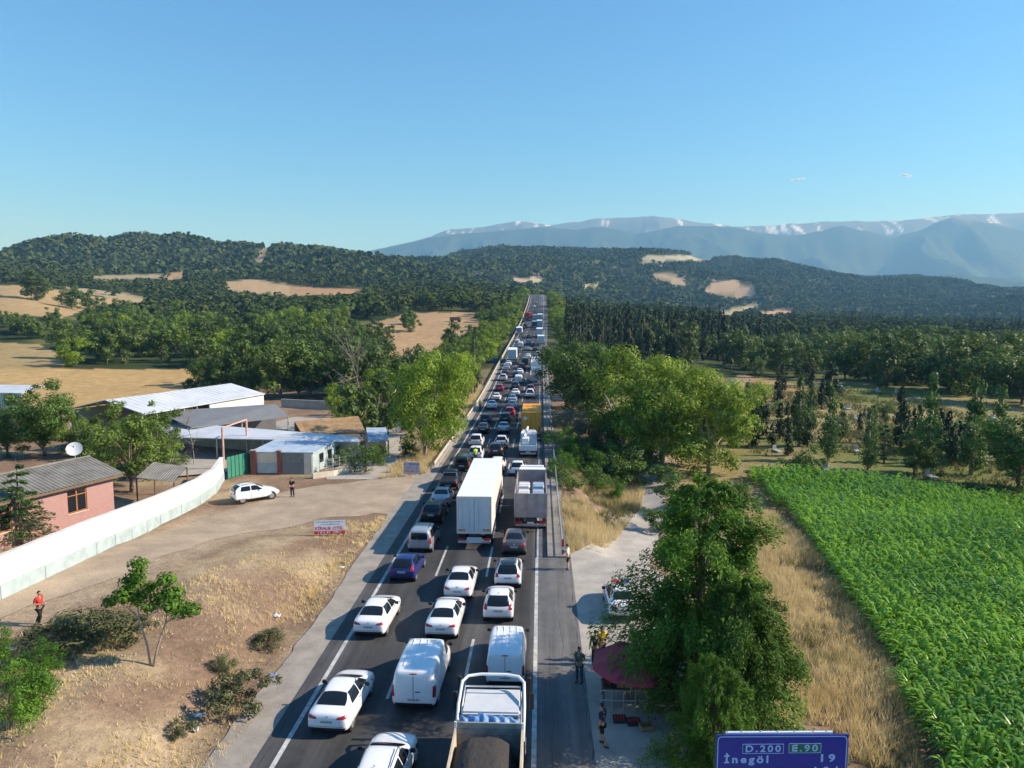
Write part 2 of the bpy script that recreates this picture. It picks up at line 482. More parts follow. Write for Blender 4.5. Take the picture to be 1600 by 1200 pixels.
# ------------------------------------------------------------------ blue mountains with snow patches
def build_mountains():
    SKY_C = [(-1500, 440), (200, 430), (560, 396), (600, 387), (660, 373), (700, 359), (760, 353), (815, 345), (860, 352), (930, 342), (1020, 336), (1080, 346), (1150, 355), (1200, 352), (1280, 347), (1340, 345), (1400, 345), (1470, 336), (1530, 333), (1600, 332), (1800, 336), (2600, 350)]
    SKY_D = [(-1500, 445), (200, 440), (600, 390), (700, 366), (800, 359), (850, 353), (900, 360), (940, 353), (990, 366), (1060, 352), (1140, 354), (1180, 362), (1240, 370), (1310, 351), (1390, 372), (1430, 360), (1480, 337), (1560, 352), (1600, 362), (1800, 350), (2600, 380)]
    SKY_E = [(-1500, 470), (900, 470), (1050, 462), (1300, 448), (1400, 438), (1480, 428), (1560, 434), (1600, 440), (1800, 436), (2600, 440)]
    us = np.linspace(-0.7, 1.2, 560); sv = np.linspace(4300, 10800, 140)
    U, S = np.meshgrid(us, sv); u = U.ravel(); s = S.ravel()
    X = HEAD[0] * s + LAT[0] * u * s; Y = HEAD[1] * s + LAT[1] * u * s
    z = np.full(u.shape, 20.0)
    for sky_, sr, wf, wb, nz in ((SKY_C, 10000., 2600., 900., 260), (SKY_D, 8300., 2300., 2600., 260), (SKY_E, 5200., 800., 1200., 60)):
        uu = (np.array([p[0] for p in sky_]) - 800.) / (FPX / CP); zz = np.array([row_z(p[1], sr) for p in sky_])
        zr = np.interp(u, uu, zz)
        t = np.where(s < sr, 1 - (sr - s) / wf, 1 - (s - sr) / wb)
        a = np.clip(t, 0, 1); a = 0.45 * a + 0.55 * sstep(a)
        rid = 1 - np.abs(2 * fbm(X / 900., Y / 1900., 31, 5) - 1)
        h = zr * a - nz * (1 - sstep((a - 0.82) / 0.16)) * a * (1.05 - rid) * 2.4
        h = h + (fbm(X / 180., Y / 180., 35, 4) - 0.5) * 40 * (a > 0.02) - 110 * np.abs(fbm(X / 420., Y / 700., 37, 5) - 0.5) * sstep((a - 0.05) / 0.3) * (1 - sstep((a - 0.85) / 0.15))
        z = np.maximum(z, h)
    nr, nc = S.shape
    i = np.arange(nr - 1)[:, None] * nc + np.arange(nc - 1)[None, :]
    F = np.stack([i, i + 1, i + nc + 1, i + nc], -1).reshape(-1, 4)
    me = np_mesh('mountain_range', np.stack([X, Y, z], 1), F, True)
    forest = np.array([0.035, 0.055, 0.03]); rock = np.array([0.11, 0.115, 0.095]); snow = np.array([0.55, 0.57, 0.6])
    n = fbm(X / 260., Y / 260., 41, 5); n2 = fbm(X / 500. + 7, Y / 220., 44, 4)
    hi = sstep((z + (n - 0.5) * 260 - 960) / 110)[:, None]
    C = forest * (0.8 + 0.5 * n[:, None]) * (1 - hi) + rock * hi * (0.7 + 0.6 * n2[:, None])
    pxx = 800 + u * FPX / CP
    n4 = fbm(X / 75. + 3, Y / 520., 47, 4)
    thr = np.where(pxx > 1180, 0.62, 0.675)
    sn = sstep((n4 - thr) / 0.03)[:, None] * ((z > 1030) & (s > 9000))[:, None]
    C = C * (1 - sn) + snow * sn
    set_col(me, C)
    o = add('mountain_range', me, None, mat('mountain', (0.1, 0.1, 0.1), 0.95, spec=0.05))
    m = o.data.materials[0]; at = m.node_tree.nodes.new('ShaderNodeAttribute'); at.attribute_name = 'Col'
    m.node_tree.links.new(at.outputs['Color'], m.node_tree.nodes['Principled BSDF'].inputs['Base Color'])
    tag(o, 'long blue mountain range with snow patches along its crest', 'mountains', kind='structure')
build_mountains()

def build_haze():
    me = MB().box(-11000, 13500, -150, 11900, -12, 1420).mesh('haze')
    m = bpy.data.materials.new('haze'); m.use_nodes = True
    nt = m.node_tree; nt.nodes.remove(nt.nodes['Principled BSDF'])
    v = nt.nodes.new('ShaderNodeVolumePrincipled')
    v.inputs['Color'].default_value = (0.26, 0.58, 1.0, 1)
    v.inputs['Density'].default_value = 0.000115
    v.inputs['Anisotropy'].default_value = 0.1
    v.inputs['Density Attribute'].default_value = ''
    v.inputs['Absorption Color'].default_value = (1, 1, 1, 1)
    m.cycles.homogeneous_volume = True
    nt.links.new(v.outputs[0], nt.nodes['Material Output'].inputs['Volume'])
    tag(add('haze', me, None, m), 'thin blue summer haze over the whole valley', 'haze', kind='stuff')
build_haze()
# ================================================================== road
def asphalt_mat():
    m = bpy.data.materials.new('asphalt'); m.use_nodes = True
    nt = m.node_tree; b = nt.nodes['Principled BSDF']; L = nt.links
    b.inputs['Roughness'].default_value = 0.85; b.inputs['Specular IOR Level'].default_value = 0.25
    geo = nt.nodes.new('ShaderNodeNewGeometry')
    mp = nt.nodes.new('ShaderNodeMapping'); mp.inputs['Scale'].default_value = (1.6, 0.05, 1)
    L.new(geo.outputs['Position'], mp.inputs['Vector'])
    def noise(vec, sc, lo, hi, det=6):
        n = nt.nodes.new('ShaderNodeTexNoise'); n.inputs['Scale'].default_value = sc; n.inputs['Detail'].default_value = det; n.inputs['Roughness'].default_value = 0.7
        L.new(vec, n.inputs['Vector'])
        mr = nt.nodes.new('ShaderNodeMapRange'); mr.inputs[1].default_value = 0.3; mr.inputs[2].default_value = 0.7; mr.inputs[3].default_value = lo; mr.inputs[4].default_value = hi
        L.new(n.outputs['Fac'], mr.inputs[0]); return mr.outputs[0]
    at = nt.nodes.new('ShaderNodeAttribute'); at.attribute_name = 'Col'
    prev = at.outputs['Color']
    for o in (noise(mp.outputs[0], 1.0, 0.70, 1.30), noise(geo.outputs['Position'], 0.5, 0.80, 1.22), noise(geo.outputs['Position'], 25, 0.7, 1.3, 3)):
        v = nt.nodes.new('ShaderNodeVectorMath'); v.operation = 'SCALE'
        L.new(prev, v.inputs[0]); L.new(o, v.inputs['Scale']); prev = v.outputs[0]
    L.new(prev, b.inputs['Base Color'])
    n = nt.nodes.new('ShaderNodeTexNoise'); n.inputs['Scale'].default_value = 30; n.inputs['Detail'].default_value = 4
    L.new(geo.outputs['Position'], n.inputs['Vector'])
    bp = nt.nodes.new('ShaderNodeBump'); bp.inputs['Strength'].default_value = 0.35; bp.inputs['Distance'].default_value = 0.02
    L.new(n.outputs['Fac'], bp.inputs['Height']); L.new(bp.outputs[0], b.inputs['Normal'])
    return m
M_ASPH = asphalt_mat()

def sheet(name, ys, xs_at, zoff, mt, colf=None, label=None, cat=None, follow=None):
    """long draped sheet: for every y a row of x values"""
    rows = []
    for y in ys:
        xs = np.asarray(xs_at(y), float)
        yy = np.full(xs.shape, float(y))
        z = (RZ(yy) if follow is None else follow(xs, yy)) + zoff
        rows.append(np.stack([xs, yy, z], 1))
    V = np.concatenate(rows); nr, nc = len(rows), len(rows[0])
    i = np.arange(nr - 1)[:, None] * nc + np.arange(nc - 1)[None, :]
    F = np.stack([i, i + 1, i + nc + 1, i + nc], -1).reshape(-1, 4)
    me = np_mesh(name, V, F, True)
    if colf is not None: set_col(me, colf(V[:, 0], V[:, 1]))
    o = add(name, me, None, mt)
    tag(o, label, cat, kind='structure')
    return o

XL, XR = -11.1, 2.2           # edges of the asphalt
YS = np.concatenate([np.arange(8, 150, 1.0), np.arange(150, 690, 4.0)])
def road_cols(X, Y):
    lane = ((X - RX(Y) + 10.24) % 3.35) / 3.35
    wear = 1 + 0.16 * np.cos(lane * 4 * np.pi)
    c = 0.058 * wear * (0.82 + 0.36 * fbm(X / 1.5, Y / 14., 54))
    c = c * (1 - 0.22 * (fbm(X / 2.2 + 9, Y / 6., 55) > 0.60)) * (1 + 0.25 * (fbm(X / 1.7 + 3, Y / 9., 56) > 0.64))
    c = c * (1 - 0.25 * np.exp(-((lane - 0.5) / 0.10) ** 2) * vnoise(X * 0 + 1, Y / 4., 57))
    sh = (X > -0.3) | (X < -10.2)
    c = np.where(X > -0.3, 0.085 + 0.05 * fbm(X / 1.2, Y / 7, 51), c)
    c = np.where(X < -10.3, 0.075, c)
    dust = sstep((X - 0.3) / 1.9) * (Y < 60)
    C = np.stack([c, c * 0.995, c * 1.0], 1)
    return C + dust[:, None] * np.array([0.05, 0.042, 0.03]) * (0.4 + fbm(X / 2, Y / 5, 52))[:, None]
road = sheet('road', YS, lambda y: np.linspace(XL, XR, 34) + RX(y), 0.0, M_ASPH, road_cols, 'dark grey three lane asphalt carriageway running to the hills', 'road')

M_PAINT = mat('road_paint', (0.60, 0.60, 0.57), 0.8, noise=0.3, nscale=2.5, col2=(0.24, 0.24, 0.23))
def marking(name, x, w, y0, y1):
    ys = np.arange(y0, y1 + 0.01, 1.0 if y1 < 200 else 5.0)
    return sheet(name, ys, lambda y: np.array([x - w / 2, x + w / 2]) + RX(y), 0.005, M_PAINT)
def add_markings():
    lines = []
    o = marking('edge_line', -10.24, 0.2, 8, 680); lines.append(o)
    o = marking('edge_line', -0.2, 0.2, 8, 680); lines.append(o)
    for x in (-3.52, -6.87):
        y = 15.2
        while y < 640:
            o = marking('lane_dash', x, 0.15, y, y + 6); lines.append(o); y += 15.0
    for o in lines:
        del o['kind']; o.parent = road
add_markings()
def add_cracks():
    mt = mat('tar_crack', (0.03, 0.03, 0.03), 0.9); rng = np.random.default_rng(4)
    for x0, y0, y1, dx, w in ((2.05, 26, 48, .12, .035), (1.2, 27, 44, .25, .02), (.55, 24, 37, .2, .018), (-10.75, 25, 66, .1, .03), (-5.2, 26, 43, .3, .018), (-8.4, 37, 58, .25, .018), (-2.0, 38, 52, .25, .018)):
        y = np.arange(y0, y1, .35); x = x0 + dx * (fbm(y / 3.0, y * 0 + x0, 61, 4) - .5) * 2 + .03 * rng.normal(size=len(y)); ww = w * .42 * (.3 + 1.4 * rng.random(len(y)) ** 2)
        V = np.stack([np.stack([x - ww, y, RZ(y) + .004], 1), np.stack([x + ww, y, RZ(y) + .004], 1)], 1).reshape(-1, 3); i = np.arange(len(y) - 1)[:, None] * 2
        o = add('crack', np_mesh('crack', V, np.concatenate([i, i + 1, i + 3, i + 2], 1)), road, mt)
    mo = mat('patch_asphalt', (0.044, 0.044, 0.046), 0.9, noise=0.25, nscale=3)
    for x, y, w, l in ((-8.9, 30.5, 1.1, 3.6), (-1.6, 47, 1.3, 4.4), (-5.4, 61, 1.5, 5.0)):
        n = 14; a = np.arange(n) / n * 2 * np.pi; r = 1 + .16 * rng.normal(size=n); q = lambda t: np.sign(np.cos(t)) * np.abs(np.cos(t)) ** .5
        X = x + w * .5 * q(a) * r; Y = y + l * .5 * q(a - np.pi / 2) * r
        add('road_patch', MB().raw([(X[k], Y[k], float(RZ(Y[k])) + .003) for k in range(n)], [tuple(range(n))]).mesh('road_patch'), road, mo)
add_cracks()

M_DUST = mat('dusty_concrete', (0.30, 0.265, 0.22), 0.95, noise=0.25, nscale=0.9, bump=0.5, bscale=18)
M_DIRT = mat('dirt_track', (0.35, 0.27, 0.185), 0.95, noise=0.26, nscale=0.35, bump=0.9, bscale=5)
M_CONC = mat('old_concrete', (0.37, 0.335, 0.285), 0.95, noise=0.2, nscale=0.7, bump=0.4, bscale=14)
# light strip on the left edge
def strip_x(y):
    w = 1.75 + 0.5 * (vnoise(y / 3.1, 3.3, 5) - 0.5) + 0.22 * (vnoise(y / 0.8, 1.3, 6) - 0.5)
    return np.linspace(XL - w, XL + 0.02, 4)
def dz_max(off):
    return lambda X, Y: np.maximum(terrain(X, Y) + off, RZ(Y) - 0.012)
sheet('road_shoulder', np.arange(8, 80, 0.5), strip_x, 0.0, M_DUST, None, 'pale dusty concrete strip along the left edge of the road', 'shoulder', follow=dz_max(0.02))
# left edge of the road beyond the junction
sheet('verge_strip', np.arange(80, 200, 2.0), lambda y: np.array([XL - 0.5, XL + 0.02]), 0.0, M_DUST, None, 'narrow dusty strip below the pale barrier', 'verge', follow=lambda X, Y: RZ(Y) - 0.012)

def ribbon(name, pts, widths, mt, label, cat, off=0.035, nw=7, step=0.8, jag=0.3):
    """draped path through ground points"""
    P = np.array(pts, float); d = np.r_[0, np.cumsum(np.hypot(*np.diff(P, axis=0).T))]
    t = np.arange(0, d[-1], step)
    def smooth(a):
        k = max(3, int(5 / step)) | 1
        return np.convolve(np.pad(a, k // 2, mode='edge'), np.ones(k) / k, 'valid')
    x = smooth(np.interp(t, d, P[:, 0])); y = smooth(np.interp(t, d, P[:, 1])); w = smooth(np.interp(t, d, widths))
    tx, ty = np.gradient(x), np.gradient(y); l = np.hypot(tx, ty); nx, ny = ty / l, -tx / l
    rows = []
    for k in range(nw):
        a = -1 + 2 * k / (nw - 1)
        j = 0 if abs(a) < 0.99 else 1
        ww = w * a * (1 + j * jag * (vnoise(t / 1.7, a * 9.0, 12) - 0.5))
        rows.append(np.stack([x + nx * ww, y + ny * ww], 1))
    R = np.stack(rows, 1)
    X, Y = R[..., 0].ravel(), R[..., 1].ravel()
    V = np.stack([X, Y, terrain(X, Y) + off], 1)
    nr, nc = R.shape[:2]
    i = np.arange(nr - 1)[:, None] * nc + np.arange(nc - 1)[None, :]
    F = np.stack([i, i + 1, i + nc + 1, i + nc], -1).reshape(-1, 4)
    me = np_mesh(name, V, F, True)
    return tag(add(name, me, None, mt), label, cat, kind='structure')

def G(px, py):
    a = ground_hit(px, py); return (a[0], a[1])
ribbon('dirt_track', [G(-160, 985), G(0, 945), G(150, 890), G(330, 826), G(470, 790), G(560, 775), G(640, 772), G(700, 770)], [2.0, 2.1, 2.3, 3.0, 5.2, 6.8, 7.6, 7.6], M_DIRT, 'pale brown dirt track curving along the white wall to the road', 'track', off=0.03)
ribbon('yard_road', [G(556, 752), G(585, 718), G(600, 690), G(606, 662), G(612, 640)], [3.2, 2.8, 2.6, 2.6, 2.6], M_CONC, 'shaded paved lane passing right of the sheds', 'lane', off=0.04)
ribbon('side_road', [G(905, 1000), G(930, 935), G(948, 890), G(985, 840), G(1012, 790), G(1024, 755), G(1022, 722), G(1015, 700)], [2.4, 2.9, 2.7, 2.1, 1.6, 1.5, 1.5, 1.5], M_CONC, 'pale concrete side road dropping between dry grass and the big tree', 'side road', off=0.03)
def apron_x(y):
    r = 6.2 + 0.8 * vnoise(y / 2.3, 0.4, 3)
    r -= 3.0 * float(sstep((y - 44) / 8))
    return np.linspace(XR - 0.02, XR + r, 9)
sheet('roadside_apron', np.arange(8, 51, 0.5), apron_x, 0.0, M_CONC, None, 'pale worn concrete lay-by beside the right shoulder', 'lay-by', follow=lambda X, Y: np.maximum(terrain(X, Y) + 0.03, np.where(X < XR + 0.05, RZ(Y) - 0.01, -9)))
# ================================================================== built things
def at_z(px, py, z):
    d = ray(px, py); t = (z - H) / d[2]; return Vector((d[0] * t, d[1] * t, z))
def gz(px, py): return Vector(ground_hit(px, py))

M_WHITE = mat('white_render', (0.66, 0.63, 0.56), 0.9, noise=0.16, nscale=0.45, bump=0.1, bscale=10)
M_PALEBLUE = mat('pale_blue_plinth', (0.36, 0.43, 0.43), 0.9, noise=0.18, nscale=1.2, bump=0.2, bscale=10)
M_STEEL = mat('galvanised_steel', (0.52, 0.52, 0.50), 0.45, 0.6, noise=0.12, nscale=6)
M_RUSTY = mat('worn_rail', (0.50, 0.44, 0.36), 0.6, 0.2, noise=0.25, nscale=2.5)
M_DARKSTEEL = mat('dark_steel', (0.07, 0.07, 0.075), 0.5, 0.4, noise=0.2, nscale=5)
M_ROOFGREY = mat('fibre_cement', (0.20, 0.19, 0.165), 0.9, noise=0.35, nscale=0.8, bump=0.3, bscale=12)
M_WHITEMET = mat('white_sheet_roof', (0.55, 0.57, 0.59), 0.5, noise=0.14, nscale=0.4)
M_GREYMET = mat('grey_sheet_roof', (0.17, 0.175, 0.18), 0.6, noise=0.12, nscale=0.7)
M_CREAM = mat('cream_wall', (0.62, 0.54, 0.42), 0.9, noise=0.18, nscale=1.2)
M_BLUEROOF = mat('faded_blue_roof', (0.22, 0.34, 0.50), 0.75, noise=0.35, nscale=0.9, col2=(0.50, 0.54, 0.55))
M_THATCH = mat('brown_barn_roof', (0.30, 0.19, 0.09), 0.95, noise=0.3, nscale=1.2, bump=0.6, bscale=6)
M_GREEN = mat('green_gate_paint', (0.035, 0.20, 0.13), 0.6, noise=0.15, nscale=1.5)
M_BLUEPAINT = mat('blue_trailer_paint', (0.02, 0.11, 0.36), 0.5, noise=0.2, nscale=2)
M_ORANGEWOOD = mat('orange_wood', (0.36, 0.13, 0.035), 0.6, noise=0.2, nscale=4)
M_GLASS = mat('window_glass', (0.012, 0.016, 0.02), 0.08, spec=0.7)
M_RUBBER = mat('tyre_rubber', (0.018, 0.018, 0.018), 0.85)
M_TIMBER = mat('old_timber', (0.17, 0.11, 0.065), 0.9, noise=0.3, nscale=5)
M_SIGNBLUE = mat('sign_blue', (0.010, 0.022, 0.26), 0.45, noise=0.05, nscale=2)
M_SIGNWHITE = mat('sign_white', (0.62, 0.66, 0.70), 0.5)
M_SIGNTEXT = mat('sign_lettering', (0.30, 0.47, 0.72), 0.5)
M_SIGNGREEN = mat('sign_green', (0.012, 0.13, 0.075), 0.5)
M_RED = mat('red_paint', (0.50, 0.03, 0.03), 0.55, noise=0.1, nscale=4)
M_PINKPOST = mat('pink_post', (0.55, 0.33, 0.27), 0.8, noise=0.2, nscale=3)

def brick_mat():
    m = bpy.data.materials.new('pink_brick'); m.use_nodes = True
    nt = m.node_tree; b = nt.nodes['Principled BSDF']; b.inputs['Roughness'].default_value = 0.9
    tc = nt.nodes.new('ShaderNodeTexCoord'); mp = nt.nodes.new('ShaderNodeMapping'); mp.inputs['Rotation'].default_value = (math.pi / 2, 0, 0)
    sx = nt.nodes.new('ShaderNodeSeparateXYZ'); cb = nt.nodes.new('ShaderNodeCombineXYZ'); ad = nt.nodes.new('ShaderNodeMath'); ad.operation = 'ADD'
    nt.links.new(tc.outputs['Object'], sx.inputs[0]); nt.links.new(sx.outputs[0], ad.inputs[0]); nt.links.new(sx.outputs[1], ad.inputs[1])
    nt.links.new(ad.outputs[0], cb.inputs[0]); nt.links.new(sx.outputs[2], cb.inputs[1])
    br = nt.nodes.new('ShaderNodeTexBrick'); br.inputs['Scale'].default_value = 4.2
    br.inputs['Color1'].default_value = (0.44, 0.215, 0.185, 1); br.inputs['Color2'].default_value = (0.36, 0.165, 0.14, 1); br.inputs['Mortar'].default_value = (0.42, 0.33, 0.29, 1)
    br.inputs['Mortar Size'].default_value = 0.03
    nt.links.new(cb.outputs[0], br.inputs['Vector']); nt.links.new(br.outputs['Color'], b.inputs['Base Color'])
    bp = nt.nodes.new('ShaderNodeBump'); bp.inputs['Strength'].default_value = 0.5; bp.inputs['Distance'].default_value = 0.01; bp.invert = True
    nt.links.new(br.outputs['Fac'], bp.inputs['Height']); nt.links.new(bp.outputs[0], b.inputs['Normal'])
    return m
M_BRICK = brick_mat()
M_REDBRICK = mat('red_brick_pier', (0.26, 0.085, 0.06), 0.9, noise=0.3, nscale=7, bump=0.4, bscale=12)

def slab(mb, pts, th=0.12):
    """thick polygon (top face given)"""
    n = len(pts); a = [tuple(p) for p in pts]; b = [(p[0], p[1], p[2] - th) for p in a]
    return mb.raw(a + b, [tuple(range(n)), tuple(reversed(range(n, 2 * n)))] + [(k, k + n, (k + 1) % n + n, (k + 1) % n) for k in range(n)])
def wallseg(mb, a, b, z0, z1, th=0.2):
    a = Vector((a[0], a[1], 0)); b = Vector((b[0], b[1], 0)); d = (b - a).normalized(); n = Vector((-d.y, d.x, 0)) * th / 2
    zz = (z1, z1) if not hasattr(z1, '__len__') else z1
    q = [a - n, b - n, b + n, a + n]
    return mb.raw([(p.x, p.y, z0) for p in q] + [(q[0].x, q[0].y, zz[0]), (q[1].x, q[1].y, zz[1]), (q[2].x, q[2].y, zz[1]), (q[3].x, q[3].y, zz[0])],
                  [(0, 3, 2, 1), (4, 5, 6, 7), (0, 1, 5, 4), (1, 2, 6, 5), (2, 3, 7, 6), (3, 0, 4, 7)])
def pole(mb, p, z0, z1, r=0.06, n=8): return mb.tube([(p[0], p[1], z0), (p[0], p[1], z1)], r, n)
def corrugated(mb, A, B, C, D, wave=0.18, amp=0.03, seg=None):
    """corrugated sheet A-B along the eave, D-C along the ridge; furrows run from eave to ridge"""
    A, B, C, D = map(Vector, (A, B, C, D)); n = int((B - A).length / (wave / 4))
    up = (B - A).cross(D - A).normalized()
    if up.z < 0: up = -up
    v = []
    for k in range(n + 1):
        f = k / n; o = up * amp * math.sin(k * math.pi / 2 + 0.6)
        v += [A.lerp(B, f) + o, D.lerp(C, f) + o, A.lerp(B, f) + o - up * 0.02, D.lerp(C, f) + o - up * 0.02]
    f = []
    for k in range(n):
        a = 4 * k; f += [(a, a + 4, a + 5, a + 1), (a + 2, a + 3, a + 7, a + 6), (a, a + 2, a + 6, a + 4), (a + 1, a + 5, a + 7, a + 3)]
    return mb.raw(v, f)

# --- white boundary wall along the track
def white_wall():
    base = [(-34, 20, 0), (-31.2, 30, 0)] + [tuple(gz(*p)) for p in ((-60, 962), (0, 938), (70, 905), (150, 867), (250, 820), (312, 789), (338, 770), (350, 750))]
    P = [Vector((p[0], p[1], 0)) for p in base]
    e = empty('garden_wall', (P[4].x, P[4].y, tz(P[4].x, P[4].y)), 0, 0, 'long white wall with pale blue foot beside the dirt track', 'wall')
    inv = -Vector(e.location)
    up, lo, cap = MB(), MB(), MB()
    def pt(i):
        d = (P[min(i + 1, len(P) - 1)] - P[max(i - 1, 0)]).normalized(); n = Vector((d.y, -d.x, 0))   # towards the track (+X)
        return n
    def strip(mb, o0, o1, z0, z1):
        v = []
        for i, p in enumerate(P):
            n = pt(i); g = tz(p.x, p.y)
            v += [p + n * o0 + Vector((0, 0, g + z0)) + inv, p + n * o1 + Vector((0, 0, g + z0)) + inv, p + n * o1 + Vector((0, 0, g + z1)) + inv, p + n * o0 + Vector((0, 0, g + z1)) + inv]
        f = []
        for i in range(len(P) - 1):
            a = 4 * i; f += [(a + k, a + (k + 1) % 4, a + 4 + (k + 1) % 4, a + 4 + k) for k in range(4)]
        m = 4 * (len(P) - 1); f += [(3, 2, 1, 0), (m, m + 1, m + 2, m + 3)]
        mb.raw(v, f)
    strip(up, -0.30, 0.0, 0.85, 2.35); strip(lo, -0.36, 0.06, -0.6, 0.848); strip(cap, -0.36, 0.05, 2.352, 2.43)
    for i in range(len(P) - 1):
        n = pt(i); a_, b_ = P[i], P[i + 1]; m_ = max(1, int((b_ - a_).length / 2.6))
        for q_ in range(m_):
            c_ = a_.lerp(b_, q_ / m_); d_ = (b_ - a_).normalized(); nn = Vector((d_.y, -d_.x, 0)); g = tz(c_.x, c_.y); j_ = MB(); c0 = c_ + nn * .05 + Vector((0, 0, g)) + inv
            j_.raw([c0 + Vector((0, 0, -.2)), c0 + d_ * .03 + Vector((0, 0, -.2)), c0 + d_ * .03 + Vector((0, 0, .8)), c0 + Vector((0, 0, .8)), c0 + nn * .025 + Vector((0, 0, -.2)), c0 + nn * .025 + d_ * .03 + Vector((0, 0, -.2)), c0 + nn * .025 + d_ * .03 + Vector((0, 0, .8)), c0 + nn * .025 + Vector((0, 0, .8))], [(0, 1, 2, 3), (4, 5, 6, 7), (0, 1, 5, 4), (1, 2, 6, 5), (2, 3, 7, 6), (3, 0, 4, 7)]).build('joint', M_GREYMET, e)
    up.build('wall_face', M_WHITE, e); lo.build('plinth', M_PALEBLUE, e); cap.build('coping', M_WHITE, e)
white_wall()

# --- pink brick house
def pink_house():
    A = Vector((0.335, 0.942, 0)); Bk = Vector((-0.942, 0.335, 0))
    O = Vector((-34.3, 54.6, 0.4))                   # front right corner
    e = empty('brick_house', tuple(O), math.atan2(A.y, A.x), 0, 'pink brick house with grey corrugated roof and orange windows', 'house')
    # local frame: x along the front (0 = right end, negative = left), y to the back
    L_, D_, hz = 15.0, 6.4, 4.15
    wins = [(-3.9, -2.3), (-9.6, -8.0), (-13.6, -12.2)]
    w0, w1 = 1.75, 3.55
    mb = MB(); th = 0.25
    cuts = [0.0]
    for a, b in wins: cuts += [b, a]
    cuts.append(-L_)
    cuts = sorted(cuts)
    for a, b in zip(cuts[:-1], cuts[1:]):
        if any(abs(a - x0) < 1e-6 and abs(b - x1) < 1e-6 for x0, x1 in wins):
            mb.box(a, b, 0, th, -1.2, w0); mb.box(a, b, 0, th, w1, hz)
        else: mb.box(a, b, 0, th, -1.2, hz)
    mb.box(-L_, 0, D_ - th, D_, -1.2, hz); mb.box(-L_, -L_ + th, th, D_ - th, -1.2, hz)
    mb.prism([(th, -1.2), (D_ - th, -1.2), (D_ - th, hz), (D_ / 2, hz + .75), (th, hz)], 'x', -th, 0)
    mb.build('wall', M_BRICK, e)
    fl = MB().box(-L_ + th, -th, th, D_ - th, -0.1, 0.0).build('floor', M_TIMBER, e)
    for a, b in wins:
        fr = MB(); y0, y1 = 0.06, 0.14; m = (a + b) / 2; zt = w1 - 0.5
        for bx in ((a, a + .08, w0, w1), (b - .08, b, w0, w1), (a + .08, b - .08, w0, w0 + .09), (a + .08, b - .08, w1 - .08, w1), (m - .05, m + .05, w0 + .09, w1 - .08), (a + .08, m - .05, zt, zt + .07), (m + .05, b - .08, zt, zt + .07)):
            fr.box(bx[0], bx[1], y0, y1, bx[2], bx[3])
        f = fr.build('window', M_ORANGEWOOD, e)
        for x0, x1 in ((a + .08, m - .05), (m + .05, b - .08)):
            MB().box(x0, x1, 0.10, 0.11, w0 + .09, zt).build('pane', M_GLASS, f)
            MB().box(x0, x1, 0.10, 0.11, zt + .07, w1 - .08).build('pane', M_GLASS, f)
        MB().box(a - .06, b + .06, -0.06, 0.05, w0 - .06, w0).build('sill', M_CREAM, f)
    r = MB(); oh = 0.55; rz_ = hz + 0.95
    corrugated(r, (-L_ - oh, -oh, hz - 0.12), (oh, -oh, hz - 0.12), (oh, D_ / 2, rz_), (-L_ - oh, D_ / 2, rz_), 0.32, 0.05)
    corrugated(r, (oh, D_ + oh, hz - 0.12), (-L_ - oh, D_ + oh, hz - 0.12), (-L_ - oh, D_ / 2, rz_), (oh, D_ / 2, rz_), 0.32, 0.05)
    ro = r.build('roof', M_ROOFGREY, e)
    MB().box(-L_ - oh, oh, -oh + .02, -oh + .06, hz - .36, hz - .18).build('fascia', M_TIMBER, e)
    MB().tube([(-L_ - oh, D_ / 2, rz_ + .05), (oh, D_ / 2, rz_ + .05)], 0.09, 8).build('ridge_cap', M_ROOFGREY, e)
    # satellite dish on the ridge
    q = e.matrix_basis @ Vector((-0.5, D_ / 2 + .3, rz_ - 0.1))
    dd = empty('satellite_dish', tuple(q), 0.0, 0, 'round white satellite dish on the pink house roof', 'dish')
    d = MB(); n = 22; rings = [(0.001, 0.0), (0.2, 0.02), (0.42, 0.09), (0.6, 0.19)]
    v = []; f = []
    ax = Vector((0.35, -0.75, 0.55)).normalized(); t1 = ax.orthogonal().normalized(); t2 = ax.cross(t1); cc = Vector((0, 0, 0.85))
    for rr, dp in rings:
        for k in range(n):
            w = 2 * math.pi * k / n; v.append(cc + t1 * rr * math.cos(w) + t2 * rr * math.sin(w) + ax * dp)
    for i in range(3):
        for k in range(n): f.append((i * n + k, i * n + (k + 1) % n, (i + 1) * n + (k + 1) % n, (i + 1) * n + k))
    d.raw(v, f); d.build('reflector', M_WHITEMET, dd, True)
    MB().tube([(0, 0, 0), (0, 0.02, .85)], 0.035, 6).build('mast', M_STEEL, dd)
    MB().tube([cc + t2 * -0.55 + ax * .15, cc + ax * 0.6], 0.015, 5).tube([cc + ax * 0.55, cc + ax * 0.68], 0.05, 8).build('receiver_arm', M_DARKSTEEL, dd)
pink_house()

def thing_from(name, label, cat, origin, parts, group=None):
    """parts: (name, MB in world coordinates, material)"""
    o = Vector(origin); e = empty(name, tuple(o), 0, 0, label, cat, group)
    for pn, mb, mt in parts:
        mb.v = [tuple(Vector(p) - o) for p in mb.v]
        mb.build(pn, mt, e)
    return e

